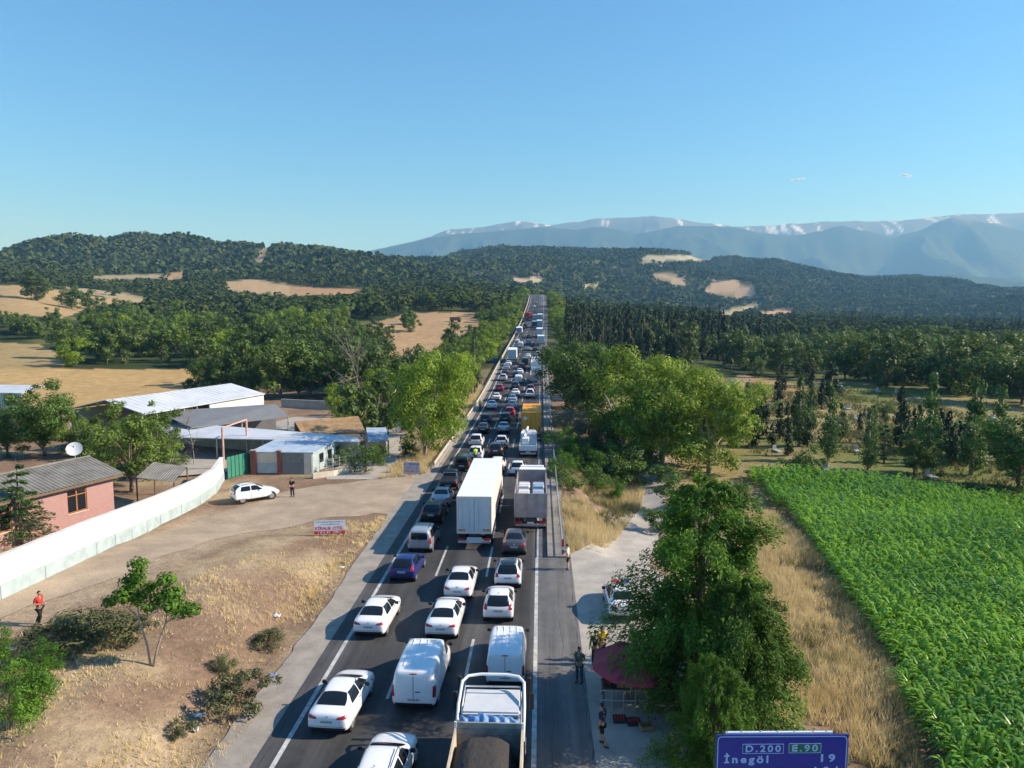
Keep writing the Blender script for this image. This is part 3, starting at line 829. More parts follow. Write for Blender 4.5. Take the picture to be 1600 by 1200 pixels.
# --- low canopy behind the wall
def canopy():
    c = [at_z(213, 746, 2.6), at_z(272, 753, 2.6), at_z(292, 729, 3.1), at_z(240, 722, 3.1)]
    r = MB(); corrugated(r, c[0], c[1], c[2], c[3], 0.3, 0.04)
    ps = []
    for p in c:
        q = MB(); pole(q, p, tz(p.x, p.y) - .1, p.z - .05, 0.07); ps.append(('post', q, M_TIMBER))
    t = MB(); m = (c[0] + c[2]) / 2; t.box(m.x - .9, m.x + .9, m.y - .5, m.y + .5, .65, .72); 
    thing_from('canopy', 'small open canopy with grey corrugated roof inside the white wall', 'canopy', (c[0].x, c[0].y, tz(c[0].x, c[0].y)), [('roof', r, M_ROOFGREY)] + ps)
canopy()

# --- long white warehouse
def warehouse():
    e1, e0 = at_z(411, 615, 4.9), at_z(232, 644, 4.9)
    r1, r0 = at_z(383, 605, 6.3), at_z(120, 637, 6.3)
    ax = (e1 - e0).normalized(); nb = Vector((-ax.y, ax.x, 0)); nb = nb if nb.x < 0 else -nb
    Ln = (e1 - e0).length; wd = 6.0
    r1 = e1 + nb * wd + Vector((0, 0, 1.4)); r0 = e0 - ax * 1 + nb * wd + Vector((0, 0, 1.4)); e0 = e0 - ax * 1
    b1, b0 = e1 + nb * 2 * wd, e0 + nb * 2 * wd
    roof = MB(); slab(roof, [e0 + Vector((0, 0, -.1)) - nb * .4, e1 - nb * .4, r1, r0], .1); slab(roof, [r0, r1, b1 + nb * .4, b0 + nb * .4], .1)
    seams = MB()
    for k in range(1, int((e1 - e0).length / 1.0)):
        f = k / ((e1 - e0).length / 1.0); seams.tube([(e0 - nb * .4).lerp(e1 - nb * .4, f) + Vector((0, 0, .02)), r0.lerp(r1, f) + Vector((0, 0, .02))], 0.016, 4)
    wall = MB(); mid = e0.lerp(e1, .5)
    wallseg(wall, mid, e1, -.5, 4.75, .2); wallseg(wall, b0, b1, -.5, 4.75, .2)
    gab = MB(); x = e1 - ax * .2
    gab.raw([(x.x, x.y, -.5), ((x + nb * 2 * wd).x, (x + nb * 2 * wd).y, -.5), tuple(x + nb * 2 * wd + Vector((0, 0, -.15))), tuple(x + nb * wd + Vector((0, 0, 1.25))), tuple(x + Vector((0, 0, -.15)))], [(0, 1, 2, 3, 4)])
    posts = []
    for k in range(5):
        p = e0.lerp(mid, k / 5); q = MB(); pole(q, p, -.3, 4.7, .12); posts.append(('post', q, M_STEEL))
    thing_from('warehouse', 'long warehouse with bright white metal roof behind the yard', 'warehouse', (e1.x, e1.y, 0), [('roof', roof, M_WHITEMET), ('roof_seam', seams, M_WHITEMET), ('wall', wall, M_WHITE), ('gable_wall', gab, M_WHITE)] + posts)
warehouse()

def open_shed(name, label, top, lean_back, mt, posts=True, back=None, th=0.12):
    """roof polygon given in 3D, posts along its first edge, wall along the third"""
    roof = MB(); slab(roof, top, th); parts = [('roof', roof, mt)]
    a, b = Vector(top[0]), Vector(top[1]); n = max(2, int((b - a).length / 5))
    for k in range(n + 1):
        p = a.lerp(b, k / n); p = p + (Vector(top[-1]) - a).normalized() * .3; q = MB(); pole(q, p, tz(p.x, p.y) - .2, p.z - .1, .09); parts.append(('post', q, M_STEEL))
    if back:
        w = MB(); c, d = Vector(top[2]), Vector(top[3]); wallseg(w, c, d, min(tz(c.x, c.y), tz(d.x, d.y)) - .3, (c.z - .13, d.z - .13), .15); parts.append(('back_wall', w, back))
    o = (a.x, a.y, tz(a.x, a.y))
    thing_from(name, label, 'shed', o, parts)
open_shed('barn', 'wide grey roofed open barn in front of the warehouse', [at_z(300, 668, 3.1), at_z(452, 650, 3.1), at_z(430, 631, 4.4), at_z(245, 643, 4.4)], None, M_GREYMET, back=M_GREYMET)
open_shed('long_shed', 'long narrow shed with white roof across the yard', [at_z(268, 683, 2.6), at_z(562, 690, 2.6), at_z(560, 682, 3.0), at_z(228, 656, 3.0)], None, M_WHITEMET, back=M_CREAM)
open_shed('barn', 'barn with a broad brown roof left of the leafless tree', [at_z(472, 678, 2.4), at_z(572, 676, 2.4), at_z(560, 650, 3.6), at_z(460, 658, 3.6)], None, M_THATCH, back=M_TIMBER)
open_shed('lean_to', 'small pale lean-to beside the brown roofed barn', [at_z(575, 690, 2.0), at_z(607, 687, 2.0), at_z(603, 668, 2.5), at_z(572, 668, 2.5)], None, M_BLUEROOF, back=M_CREAM)

def gate_and_shed():
    # front screen: piers and panels facing the junction
    y = lambda px: gz(px, 742)
    p = [gz(px, 741) for px in (393, 402, 435, 441, 476, 488)]
    zb = -.3
    for i, (a, b, z1, mt, nm, lab, cat) in enumerate(((0, 1, 2.55, M_REDBRICK, 'gate_pier', 'red brick pier beside the green gate', 'pier'), (2, 3, 2.55, M_REDBRICK, 'gate_pier', 'red brick pier between the pale and the grey panel', 'pier'))):
        m = MB(); wallseg(m, p[a], p[b], zb, z1, .5); c = MB(); wallseg(c, p[a] + Vector((-.05, 0, 0)), p[b] + Vector((.05, 0, 0)), z1 + .002, z1 + .08, .6)
        thing_from(nm, lab, cat, (p[a].x, p[a].y, 0), [('shaft', m, mt), ('cap', c, M_CONC)])
    up, lo = MB(), MB(); wallseg(up, p[1], p[2], 1.22, 2.4, .06); wallseg(lo, p[1], p[2], .08, 1.21, .09)
    thing_from('yard_gate', 'pale gate panel with blue white lower half between brick piers', 'gate', (p[1].x, p[1].y, 0), [('upper_panel', up, M_CREAM), ('lower_panel', lo, M_PALEBLUE)])
    # low shed with faded blue roof
    mg = mat('grey_green_wall', (0.21, 0.21, 0.17), 0.9, noise=0.25, nscale=2)
    w1, w2, w3, w4 = MB(), MB(), MB(), MB()
    wallseg(w1, p[3], p[4], 1.3, 2.35, .15); wallseg(w2, p[3], p[4], zb, 1.29, .19); wallseg(w3, p[4], p[5], zb, 2.35, .2)
    a, b = p[5], gz(548, 735); b = Vector((a.x + 1.1, a.y + 8.0, 0)); wallseg(w4, a, b, zb, 2.35, .15)
    rf = MB(); c0, c1 = p[0] + Vector((-.1, -.2, 2.5)), p[5] + Vector((.25, -.2, 2.42)); slab(rf, [c0, c1, c1 + Vector((.9, 7.6, .25)), c0 + Vector((.6, 7.6, .25))], .1)
    parts = [('upper_wall', w1, mg), ('lower_wall', w2, M_GREYMET), ('corner_wall', w3, M_CREAM), ('side_wall', w4, M_PALEBLUE), ('roof', rf, M_BLUEROOF)]
    for k in range(3):
        f = .2 + .27 * k; q = a.lerp(b, f); q2 = a.lerp(b, f + .13); w = MB(); wallseg(w, q, q2, .9, 1.9, .19); parts.append(('window', w, M_GLASS))
    thing_from('yard_shed', 'low shed with faded blue roof beside the brick piers', 'shed', (p[3].x, p[3].y, 0), parts)
    # green sheet gate and its tall frame
    g0, g1 = gz(356, 749), gz(392, 739)
    m = MB(); wallseg(m, g0, g1, .05, 2.3, .05); fr = MB()
    for k in range(7): q = g0.lerp(g1, k / 6); pole(fr, q + Vector((0.05, -.05, 0)), .0, 2.35, .035, 6)
    thing_from('green_gate', 'dark green sheet metal gate at the end of the white wall', 'gate', (g0.x, g0.y, 0), [('panel', m, M_GREEN), ('frame', fr, M_GREEN)])
    f = MB(); q0, q1 = gz(350, 735), gz(387, 716)
    pp = []
    for q, zt_ in ((q0, 4.7), (q1, 4.7)):
        u = MB(); pole(u, q, -.2, zt_, .13); pp.append(('post', u, M_PINKPOST))
    f.tube([(q0.x, q0.y, 4.7), (q1.x, q1.y, 4.7)], .09, 6)
    thing_from('gateway', 'tall pink metal gateway above the green gate', 'gateway', (q0.x, q0.y, 0), pp + [('crossbar', f, M_PINKPOST)])
    # garden strip: low cream wall with wire fence
    a, b, c = gz(489, 748), gz(520, 744), gz(551, 737)
    w = MB(); wallseg(w, a, b, -.3, .55, .25); wallseg(w, b, c, -.3, .55, .25); fe = MB(); pl = []
    for k in range(7):
        q = a.lerp(c, k / 6); u = MB(); pole(u, q, .5, 2.0, .04, 6); pl.append(('fence_post', u, M_STEEL))
    for z in (.8, 1.15, 1.5, 1.85): fe.tube([(a.x, a.y, z), (b.x, b.y, z), (c.x, c.y, z)], .012, 4)
    thing_from('garden_fence', 'low cream wall with wire fence at the junction corner', 'fence', (a.x, a.y, 0), [('low_wall', w, M_CREAM), ('wire', fe, M_STEEL)] + pl)
gate_and_shed()

# concrete yard and old walls behind
def flat_poly(name, pts, z, mt, label, cat):
    v = [(p[0], p[1], z) for p in pts]; me = MB().raw(v, [tuple(range(len(v)))]).mesh(name)
    return tag(add(name, me, None, mt), label, cat, kind='structure')
flat_poly('concrete_yard', [(-33.5, 74.5), (-24, 75.5), (-20.5, 84), (-30, 100), (-46, 100), (-47, 84), (-38, 72)], 0.16, M_CONC, 'pale concrete yard between the sheds', 'yard')
ribbon('loading_yard', [(-46, 118), (-36, 116), (-28, 111), (-21, 104)], [6, 6, 5, 3], M_CONC, 'paved loading yard behind the brown barn', 'yard', off=0.08)
def low_wall(name, pts, h, mt, label, th=.3):
    P = [gz(*p) for p in pts]; w = MB()
    for a, b in zip(P[:-1], P[1:]): wallseg(w, a, b, min(a.z, b.z) - .5, (a.z + h, b.z + h), th)
    c = MB()
    for a, b in zip(P[:-1], P[1:]): wallseg(c, a, b, min(a.z, b.z) + h, (a.z + h + .1, b.z + h + .1), th + .1)
    thing_from(name, label, 'wall', tuple(P[0]), [('wall_face', w, mt), ('coping', c, mt)])
low_wall('yard_wall', [(440, 636), (520, 640), (600, 641)], 1.5, M_CONC, 'long grey wall along the rear of the loading yard')
low_wall('yard_wall', [(545, 622), (580, 617), (625, 612)], 1.5, M_CREAM, 'short cream wall behind the leafless tree')

def lattice_shed():
    a, b = gz(-40, 650), gz(36, 652)
    w = MB(); wallseg(w, a, b, a.z - .3, a.z + 4.2, .2); r = MB(); n = Vector((0, 6, 0)); slab(r, [a + Vector((0, -.3, 4.3)), b + Vector((.3, -.3, 4.3)), b + n + Vector((.3, 0, 5)), a + n + Vector((0, 0, 5))], .1)
    rib = MB()
    for k in range(24): q = a.lerp(b, k / 23); rib.box(q.x - .04, q.x + .04, q.y - .16, q.y - .1, a.z, a.z + 4.15)
    thing_from('metal_shed', 'pale green ribbed metal shed at the left picture edge', 'shed', tuple(a), [('wall', w, mat('pale_green_sheet', (0.52, 0.62, 0.55), 0.6)), ('rib', rib, M_GREYMET), ('roof', r, M_WHITEMET)])
lattice_shed()

def blue_trailer():
    p = gz(408, 698); e = empty('farm_trailer', (p.x, p.y, p.z + .16), math.radians(-62), 0, 'blue two wheeled farm trailer parked in the yard', 'trailer')
    mb = MB(); w, l, z0, z1 = 1.1, 2.1, 1.0, 1.75
    for bx in ((-w, -w + .06, -l, l), (w - .06, w, -l, l), (-w + .06, w - .06, -l, -l + .06), (-w + .06, w - .06, l - .06, l)): mb.box(bx[0], bx[1], bx[2], bx[3], z0, z1)
    mb.build('tub', M_BLUEPAINT, e); MB().box(-w + .06, w - .06, -l + .06, l - .06, z0, z0 + .06).build('bed', M_TIMBER, e)
    MB().box(-.4, .4, -l, l, .75, .99).tube([(0, l, .85), (0, l + 1.6, .6)], .06, 6).build('chassis', M_BLUEPAINT, e)
    for s_ in (-1, 1):
        t = MB().disc_x(s_ * 1.0, -.3, .48, .48, .26, 20).build('wheel', M_RUBBER, e); MB().disc_x(s_ * 1.12, -.3, .48, .24, .06, 14).build('rim', M_STEEL, t)
blue_trailer()

# --- right railing, footway, left barrier
def road_things():
    y0, y1 = 49.0, 330.0
    ys = np.concatenate([np.arange(y0, 150, 3.0), np.arange(150, y1, 6.0)])
    # footway slab
    x0, x1, hh = 0.55, 1.95, 0.13
    v = []; f = []
    for i, y in enumerate(ys):
        z = float(RZ(y)); v += [(x0, y, z - .1), (x0, y, z + hh), (x1, y, z + hh), (x1, y, z - 2.5)]
        if i: a = 4 * (i - 1); f += [(a, a + 4, a + 5, a + 1), (a + 1, a + 5, a + 6, a + 2), (a + 2, a + 6, a + 7, a + 3)]
    f.append((0, 1, 2, 3))
    o = add('footway', MB().raw(v, f).mesh('footway'), None, mat('footway_concrete', (0.24, 0.225, 0.20), 0.9, noise=0.2, nscale=1.0, bump=0.2, bscale=20)); tag(o, 'narrow raised concrete footway inside the right railing', 'footway', kind='structure')
    e = empty('railing', (1.6, y0, hh), 0, 0, 'long grey steel railing along the right edge of the road', 'railing')
    pm = MB().box(-.05, .05, -.05, .05, 0, 1.08).mesh('post')
    k = 0
    for y in np.arange(y0 + .3, y1, 2.4):
        p = add('post', pm, e, M_STEEL); p.location = (float(RX(y)), y - y0, float(RZ(y)))
    for z in (.35, .7, 1.05):
        MB().tube([(float(RX(y)), y - y0, float(RZ(y)) + z) for y in ys], .045, 5).build('rail', M_STEEL, e)
    MB().box(-.06, .10, -.35, -.3, .25, 1.35).build('marker_board', M_RED, e); MB().box(-.065, .105, -.36, -.34, .6, .8).build('marker_stripe', M_SIGNWHITE, e)
    # left barrier
    y0 = 77.0; ys = np.concatenate([np.arange(y0, 160, 3.0), np.arange(160, 640, 6.0)])
    X0 = -11.75
    e = empty('guard_rail', (X0, y0, 0), 0, 0, 'pale crash barrier along the left edge of the road', 'barrier')
    pm = MB().box(-.16, -.06, -.05, .05, -.2, .68).mesh('post')
    for y in np.arange(y0 + .5, 420, 4.0):
        p = add('post', pm, e, M_RUSTY); p.location = (float(RX(y)), y - y0, float(RZ(y)))
    prof = [(0.0, .44), (.07, .50), (.07, .56), (.01, .62), (.07, .68), (.07, .74), (0, .80), (-.05, .80), (-.05, .44)]
    v = []; f = []; n = len(prof)
    for i, y in enumerate(ys):
        for a, b in prof: v.append((a + float(RX(y)), y - y0, b + float(RZ(y))))
        if i:
            b0 = n * (i - 1); f += [(b0 + k, b0 + (k + 1) % n, b0 + n + (k + 1) % n, b0 + n + k) for k in range(n)]
    f += [tuple(range(n)), tuple(reversed(range(n * (len(ys) - 1), n * len(ys))))]
    MB().raw(v, f).build('beam', M_RUSTY, e)
    ke = []
    # kerb-like pale strip under the barrier
    v = []; f = []
    for i, y in enumerate(ys):
        z = float(RZ(y)); xx = X0 + float(RX(y)); v += [(xx - .35, y, z - .3), (xx - .35, y, z + .1), (xx + .12, y, z + .1), (xx + .12, y, z - .1)]
        if i: a = 4 * (i - 1); f += [(a, a + 4, a + 5, a + 1), (a + 1, a + 5, a + 6, a + 2), (a + 2, a + 6, a + 7, a + 3)]
    f.append((0, 1, 2, 3))
    tag(add('kerb', MB().raw(v, f).mesh('kerb'), None, M_CONC), 'pale concrete kerb under the left barrier', 'kerb', kind='structure')
road_things()

# --- lettering helper
def text_mesh(txt, size, name='lettering', spacing=1.0, align='LEFT', bold=0.0):
    cu = bpy.data.curves.new(name, 'FONT'); cu.body = txt; cu.size = size; cu.extrude = 0.003; cu.space_character = spacing; cu.align_x = align; cu.offset = bold
    cu.resolution_u = 3
    o = bpy.data.objects.new(name, cu); COL.objects.link(o)
    dg = bpy.context.evaluated_depsgraph_get(); me = bpy.data.meshes.new_from_object(o.evaluated_get(dg)); COL.objects.unlink(o); bpy.data.objects.remove(o)
    me.name = name; me.materials.clear()
    return me
def put_text(parent, txt, x, z, size, mt, spacing=1.0, y=-0.03, width=None, bold=0.0):
    me = text_mesh(txt, size, 'lettering', spacing, 'LEFT', bold)
    o = add('lettering', me, parent, mt); o.rotation_euler = (math.pi / 2, 0, 0); o.location = (x, y, z)
    if width:
        xs = [v.co.x for v in me.vertices]; o.scale.x = width / (max(xs) - min(xs)); o.location.x = x - min(xs) * o.scale.x
    return o

def direction_sign():
    ztop = 6.0
    tl, tr = at_z(1119, 1148, ztop), at_z(1326, 1147, ztop)
    d = tr - tl; W = d.length; hgt = 2.6
    e = empty('direction_sign', (tl.x, tl.y, tz(tl.x, tl.y)), math.atan2(d.y, d.x), 0, 'blue road direction sign with white letters at bottom right', 'sign')
    g = tz(tl.x, tl.y); zt_ = ztop - g; k = W / 3.5
    MB().cbox(0, W, -.02, .02, zt_ - hgt, zt_, .006).build('board', M_SIGNBLUE, e)
    def frame(nm, x0, x1, z0, z1, t, mt):
        m = MB(); y0, y1 = -.0255, -.0215
        for b in ((x0, x1, z1 - t, z1), (x0, x1, z0, z0 + t), (x0, x0 + t, z0 + t, z1 - t), (x1 - t, x1, z0 + t, z1 - t)): m.box(b[0], b[1], y0, y1, b[2], b[3])
        return m.build(nm, mt, e)
    # rounded border line
    r, t = .12, .028; x0, x1, z0, z1 = .035, W - .035, zt_ - hgt + .03, zt_ - .035
    pts = []
    for cx, cz, a0 in ((x1 - r, z1 - r, 0), (x0 + r, z1 - r, 90), (x0 + r, z0 + r, 180), (x1 - r, z0 + r, 270)):
        for q in range(5): a = math.radians(a0 + q * 22.5); pts.append(((cx + r * math.cos(a), cz + r * math.sin(a)), (cx + (r - t) * math.cos(a), cz + (r - t) * math.sin(a))))
    n = len(pts); v = [(p[0][0], -.024, p[0][1]) for p in pts] + [(p[1][0], -.024, p[1][1]) for p in pts]
    MB().raw(v, [(i, (i + 1) % n, (i + 1) % n + n, i + n) for i in range(n)]).build('border', M_SIGNTEXT, e)
    Z = lambda q: zt_ - q * k
    frame('number_frame', .70 * k, 1.79 * k, Z(.52), Z(.25), .014, M_SIGNTEXT)
    MB().box(1.93 * k, 2.77 * k, -.0245, -.0205, Z(.505), Z(.245)).build('number_panel', M_SIGNGREEN, e); frame('number_frame', 1.92 * k, 2.78 * k, Z(.51), Z(.24), .014, M_SIGNTEXT)
    put_text(e, 'D.200', .78 * k, Z(.465), .25 * k, M_SIGNTEXT, 1.35, width=.93 * k, bold=.007)
    put_text(e, 'E.90', 2.01 * k, Z(.455), .25 * k, M_SIGNTEXT, 1.35, width=.68 * k, bold=.007)
    put_text(e, '\u0130neg\u00f6l', .22 * k, Z(.77), .28 * k, M_SIGNTEXT, 1.35, width=1.17 * k, bold=.009)
    put_text(e, '19', 2.78 * k, Z(.745), .28 * k, M_SIGNTEXT, 1.4, width=.38 * k, bold=.009)
    put_text(e, '101', 2.62 * k, Z(1.09), .28 * k, M_SIGNTEXT, 1.4, width=.62 * k, bold=.004)
    m = MB().box(.28, W - .42, .025, .09, zt_ - .0, zt_ + .045); m.build('top_rail', M_SIGNWHITE, e)
    for q in (.33, .7, 1.2, 1.65, 2.1, 2.6, 2.95): MB().tube([(q * k, .06, zt_ + .04), (q * k, .06, zt_ + .07)], .018, 6).build('bolt', M_STEEL, e)
    for q in (.6, W - .7): MB().box(q - .06, q + .06, .025, .14, -.3, zt_ - .02).build('post', M_STEEL, e)
direction_sign()

def greek(parent, x0, x1, z, h, mt, seed, y=-.034):
    """a line of lettering too small to read"""
    R_ = random.Random(seed); m = MB(); x = x0
    while x < x1:
        w = h * R_.uniform(.35, .6)
        if R_.random() < .14: x += h * .5; continue
        m.box(x, x + w * .3, y, y + .004, z, z + h)
        if R_.random() < .7: m.box(x + w * .3, x + w * .8, y, y + .004, z + h * R_.choice([0, .4, .8]), z + h * R_.choice([.9, 1.0]))
        x += w + h * .14
    m.build('lettering', mt, parent)
def boards():
    a = gz(491, 838); b = gz(538, 832); d = b - a; W = 2.35
    e = empty('notice_board', tuple(a), math.radians(8), math.radians(-8), 'white board with red lettering on the brown bank', 'board')
    z0, z1 = .15, 1.2
    MB().box(0, W, -.03, 0, z0, z1).build('panel', M_SIGNWHITE, e)
    MB().box(0.001, W - .001, -.033, -.031, z0, z0 + .25).build('red_band', M_RED, e)
    put_text(e, 'K\u0130RALIK OTEL', .08, z0 + .33, .34, M_RED, 1.0, y=-.035, width=W - .2, bold=.006)
    greek(e, .3, W - .3, z0 + .05, .16, M_SIGNWHITE, 3, -.038); greek(e, .12, W - .15, z0 + .88, .09, M_GREYMET, 4); greek(e, .45, W - .4, z0 + .70, .08, M_GREYMET, 5)
    for x in (.15, W - .15): MB().box(x - .04, x + .04, .005, .07, -.4, z1 - .05).build('post', M_TIMBER, e)
    a = gz(631, 745)
    e = empty('notice_board', tuple(a), math.radians(-4), 0, 'grey shaded board with faded lettering by the junction', 'board')
    W, z0, z1 = 1.75, .35, 1.6
    MB().box(0, W, -.03, 0, z0, z1).build('panel', mat('grey_board', (0.42, 0.42, 0.46), 0.7), e)
    greek(e, .1, W - .1, z0 + .92, .22, M_SIGNBLUE, 7); greek(e, .25, W - .3, z0 + .55, .2, M_RED, 8); greek(e, .15, W - .15, z0 + .2, .2, M_RED, 9)
    for x in (.2, W - .2): MB().tube([(x, .04, -.3), (x, .04, z1 - .1)], .04, 6).build('post', M_STEEL, e)
    MB().tube([(1.2, .1, .35), (.9, -.5, -.05)], .03, 6).build('strut', M_STEEL, e)
    # small far blue signs, one each side, and a triangular sign
    for px, lab in ((773, 'small blue sign left of the barrier in mid distance'), (862, 'small blue sign right of the railing in mid distance')):
        s = 205.; x, y = at_s(px, s); zc = row_z(563, s); g = tz(x, y)
        e = empty('blue_sign', (x, y, g), 0, 0, lab, 'sign')
        MB().cbox(-.65, .65, -.03, .0, zc - g - .6, zc - g + .6, .01).build('board', mat('far_sign_blue', (0.01, 0.12, 0.5), 0.5), e); MB().box(-.05, .05, .005, .08, -.2, zc - g + .5).build('post', M_STEEL, e)
    p = gz(722, 668); e = empty('triangle_sign', tuple(p), math.radians(20), 0, 'dark backed triangular warning sign beside the barrier', 'sign')
    MB().prism([(-.5, 1.5), (.5, 1.5), (0, 2.4)], 'y', -.02, .02).build('plate', M_DARKSTEEL, e); MB().box(-.04, .04, .025, .09, -.5, 2.2).build('post', M_STEEL, e)
    # brown tourist sign by the railing
    x, y = 2.6, 112.; g = tz(x, y); e = empty('board_sign', (x, y, g), 0, 0, 'small orange brown sign on a post by the right railing', 'sign')
    zz = 1.9 - g
    MB().cbox(-.6, .5, -.03, 0, zz - .0, zz + .55, .01).build('board', mat('brown_sign', (0.36, 0.12, 0.05), 0.6), e); MB().box(-.05, .05, .005, .08, -.3, zz + .5).build('post', M_RUSTY, e)
boards()

# --- graves on the cemetery slope
def graves():
    ms = mat('grave_marble', (0.40, 0.40, 0.39), 0.6, noise=0.15, nscale=3)
    spots = [(1142, 596), (1152, 596), (1162, 597), (1172, 598), (1148, 601), (1358, 652), (1366, 654), (1372, 612), (1402, 614), (1304, 660), (1312, 604), (1340, 656), (1325, 640), (1418, 690), (1338, 706), (1214, 706), (1290, 735), (1454, 746), (1552, 655), (1570, 660)]
    labs = ['leftmost pale grave in the row at the cemetery crest', 'second pale grave from the left at the cemetery crest', 'third pale grave from the left at the cemetery crest', 'rightmost pale grave in the row at the cemetery crest', 'pale grave just below the crest row', 'left grave of the pair in mid cemetery', 'right grave of the pair in mid cemetery', 'far pale grave below the wood', 'far right pale grave below the wood', 'lone grave left of the mid cemetery pair', 'grave on the upper cemetery slope', 'grave beside the mid cemetery pair', 'grave above the mid cemetery pair', 'grave among the right cypresses', 'grave right of the slim lone poplar', 'low grave by the left cypresses', 'grave near the corn at the slim poplar', 'grave near the corn by the tallest poplar', 'left grave near the right poplar', 'right grave near the right poplar']
    for (px, row), lb in zip(spots, labs):
        p = gz(px, row); e = empty('grave', tuple(p), random.uniform(-.3, .3), 0, lb, 'grave', 'pale graves in the cemetery')
        MB().cbox(-.4, .4, -.85, .85, -.3, .25, .04).build('slab', ms, e); MB().cbox(-.28, .28, .66, .78, .252, .8, .03).build('headstone', ms, e)
graves()
# ================================================================== vegetation
def leaf_mat(name, col, col2, trans=0.3, rough=0.55, spec=0.3, big=0.25):
    m = bpy.data.materials.new(name); m.use_nodes = True
    nt = m.node_tree; L = nt.links; b = nt.nodes['Principled BSDF']
    geo = nt.nodes.new('ShaderNodeNewGeometry'); oi = nt.nodes.new('ShaderNodeObjectInfo')
    n = nt.nodes.new('ShaderNodeTexNoise'); n.inputs['Scale'].default_value = big; n.inputs['Detail'].default_value = 3
    L.new(geo.outputs['Position'], n.inputs['Vector'])
    ad = nt.nodes.new('ShaderNodeMath'); ad.operation = 'MULTIPLY_ADD'; ad.inputs[1].default_value = 0.55
    L.new(geo.outputs['Random Per Island'], ad.inputs[0])
    mr = nt.nodes.new('ShaderNodeMapRange'); mr.inputs[1].default_value = 0.3; mr.inputs[2].default_value = 0.7; mr.inputs[3].default_value = -0.15; mr.inputs[4].default_value = 0.45
    L.new(n.outputs['Fac'], mr.inputs[0]); L.new(mr.outputs[0], ad.inputs[2])
    mx = nt.nodes.new('ShaderNodeMix'); mx.data_type = 'RGBA'; L.new(ad.outputs[0], mx.inputs[0])
    mx.inputs[6].default_value = (*col, 1); mx.inputs[7].default_value = (*col2, 1)
    hs = nt.nodes.new('ShaderNodeHueSaturation')
    m2 = nt.nodes.new('ShaderNodeMapRange'); m2.inputs[3].default_value = 0.75; m2.inputs[4].default_value = 1.25
    L.new(oi.outputs['Random'], m2.inputs[0]); L.new(m2.outputs[0], hs.inputs['Value']); L.new(mx.outputs[2], hs.inputs['Color'])
    L.new(hs.outputs[0], b.inputs['Base Color'])
    b.inputs['Roughness'].default_value = rough; b.inputs['Specular IOR Level'].default_value = spec
    tr = nt.nodes.new('ShaderNodeBsdfTranslucent'); L.new(hs.outputs[0], tr.inputs['Color'])
    ms = nt.nodes.new('ShaderNodeMixShader'); ms.inputs[0].default_value = trans
    L.new(b.outputs[0], ms.inputs[1]); L.new(tr.outputs[0], ms.inputs[2]); L.new(ms.outputs[0], nt.nodes['Material Output'].inputs['Surface'])
    return m
LM = {
    'plane': leaf_mat('leaf_plane', (0.12, 0.205, 0.018), (0.33, 0.42, 0.042), 0.4),
    'dark': leaf_mat('leaf_dark', (0.045, 0.095, 0.017), (0.15, 0.235, 0.038), 0.3),
    'olive': leaf_mat('leaf_olive', (0.075, 0.13, 0.020), (0.22, 0.29, 0.050), 0.33),
    'wood': leaf_mat('leaf_wood', (0.050, 0.095, 0.018), (0.17, 0.235, 0.045), 0.3, big=0.05),
    'locust': leaf_mat('leaf_locust', (0.042, 0.115, 0.013), (0.16, 0.29, 0.032), 0.35, rough=0.6, spec=0.2, big=0.5),
    'cypress': leaf_mat('leaf_cypress', (0.018, 0.040, 0.014), (0.048, 0.078, 0.026), 0.12),
    'poplar': leaf_mat('leaf_poplar', (0.06, 0.12, 0.025), (0.14, 0.21, 0.05), 0.3),
    'conifer': leaf_mat('leaf_conifer', (0.028, 0.070, 0.018), (0.085, 0.15, 0.035), 0.15),
    'silver': leaf_mat('leaf_silver', (0.15, 0.19, 0.12), (0.27, 0.31, 0.21), 0.25),
    'far': leaf_mat('leaf_far', (0.045, 0.072, 0.022), (0.115, 0.14, 0.040), 0.1, rough=1.0, spec=0.0, big=0.012),
    'corn': leaf_mat('leaf_corn', (0.088, 0.22, 0.012), (0.29, 0.50, 0.030), 0.42, rough=0.36, spec=0.5, big=0.12),
    'straw': leaf_mat('leaf_straw', (0.56, 0.43, 0.20), (0.88, 0.74, 0.43), 0.45, rough=0.6, big=0.35),
    'weed': leaf_mat('leaf_weed', (0.12, 0.14, 0.04), (0.30, 0.27, 0.10), 0.25, big=0.5),
    'drybush': leaf_mat('leaf_drybush', (0.065, 0.08, 0.028), (0.20, 0.20, 0.08), 0.15, big=0.6),
}
M_BARK = mat('bark', (0.16, 0.115, 0.08), 0.9, noise=0.3, nscale=4, bump=0.6, bscale=14)
M_BARKP = mat('pale_bark', (0.34, 0.28, 0.22), 0.9, noise=0.3, nscale=4, bump=0.5, bscale=14)
M_DEAD = mat('dead_bark', (0.24, 0.19, 0.16), 0.9, noise=0.25, nscale=5)

def unit(a): return a / np.maximum(np.linalg.norm(a, axis=-1, keepdims=True), 1e-9)

def leaf_quads(pos, nrm, size, rng, asp=0.55, droop=None):
    n = len(pos)
    r = rng.normal(size=(n, 3))
    if droop is not None: r = r * 0.35 + droop
    t = unit(r - nrm * np.sum(r * nrm, 1, keepdims=True)); b = np.cross(nrm, t)
    sz = (size * (0.65 + 0.7 * rng.random(n)))[:, None]
    l = t * sz * 0.5; w = b * sz * 0.5 * asp
    cup = nrm * sz * 0.10
    V = np.stack([pos - l, pos + w + cup, pos + l, pos - w + cup], 1).reshape(-1, 3)
    return V

def quad_mesh(name, V, mt):
    F = np.arange(len(V)).reshape(-1, 4)
    return np_mesh(name, V, F, False, mt)

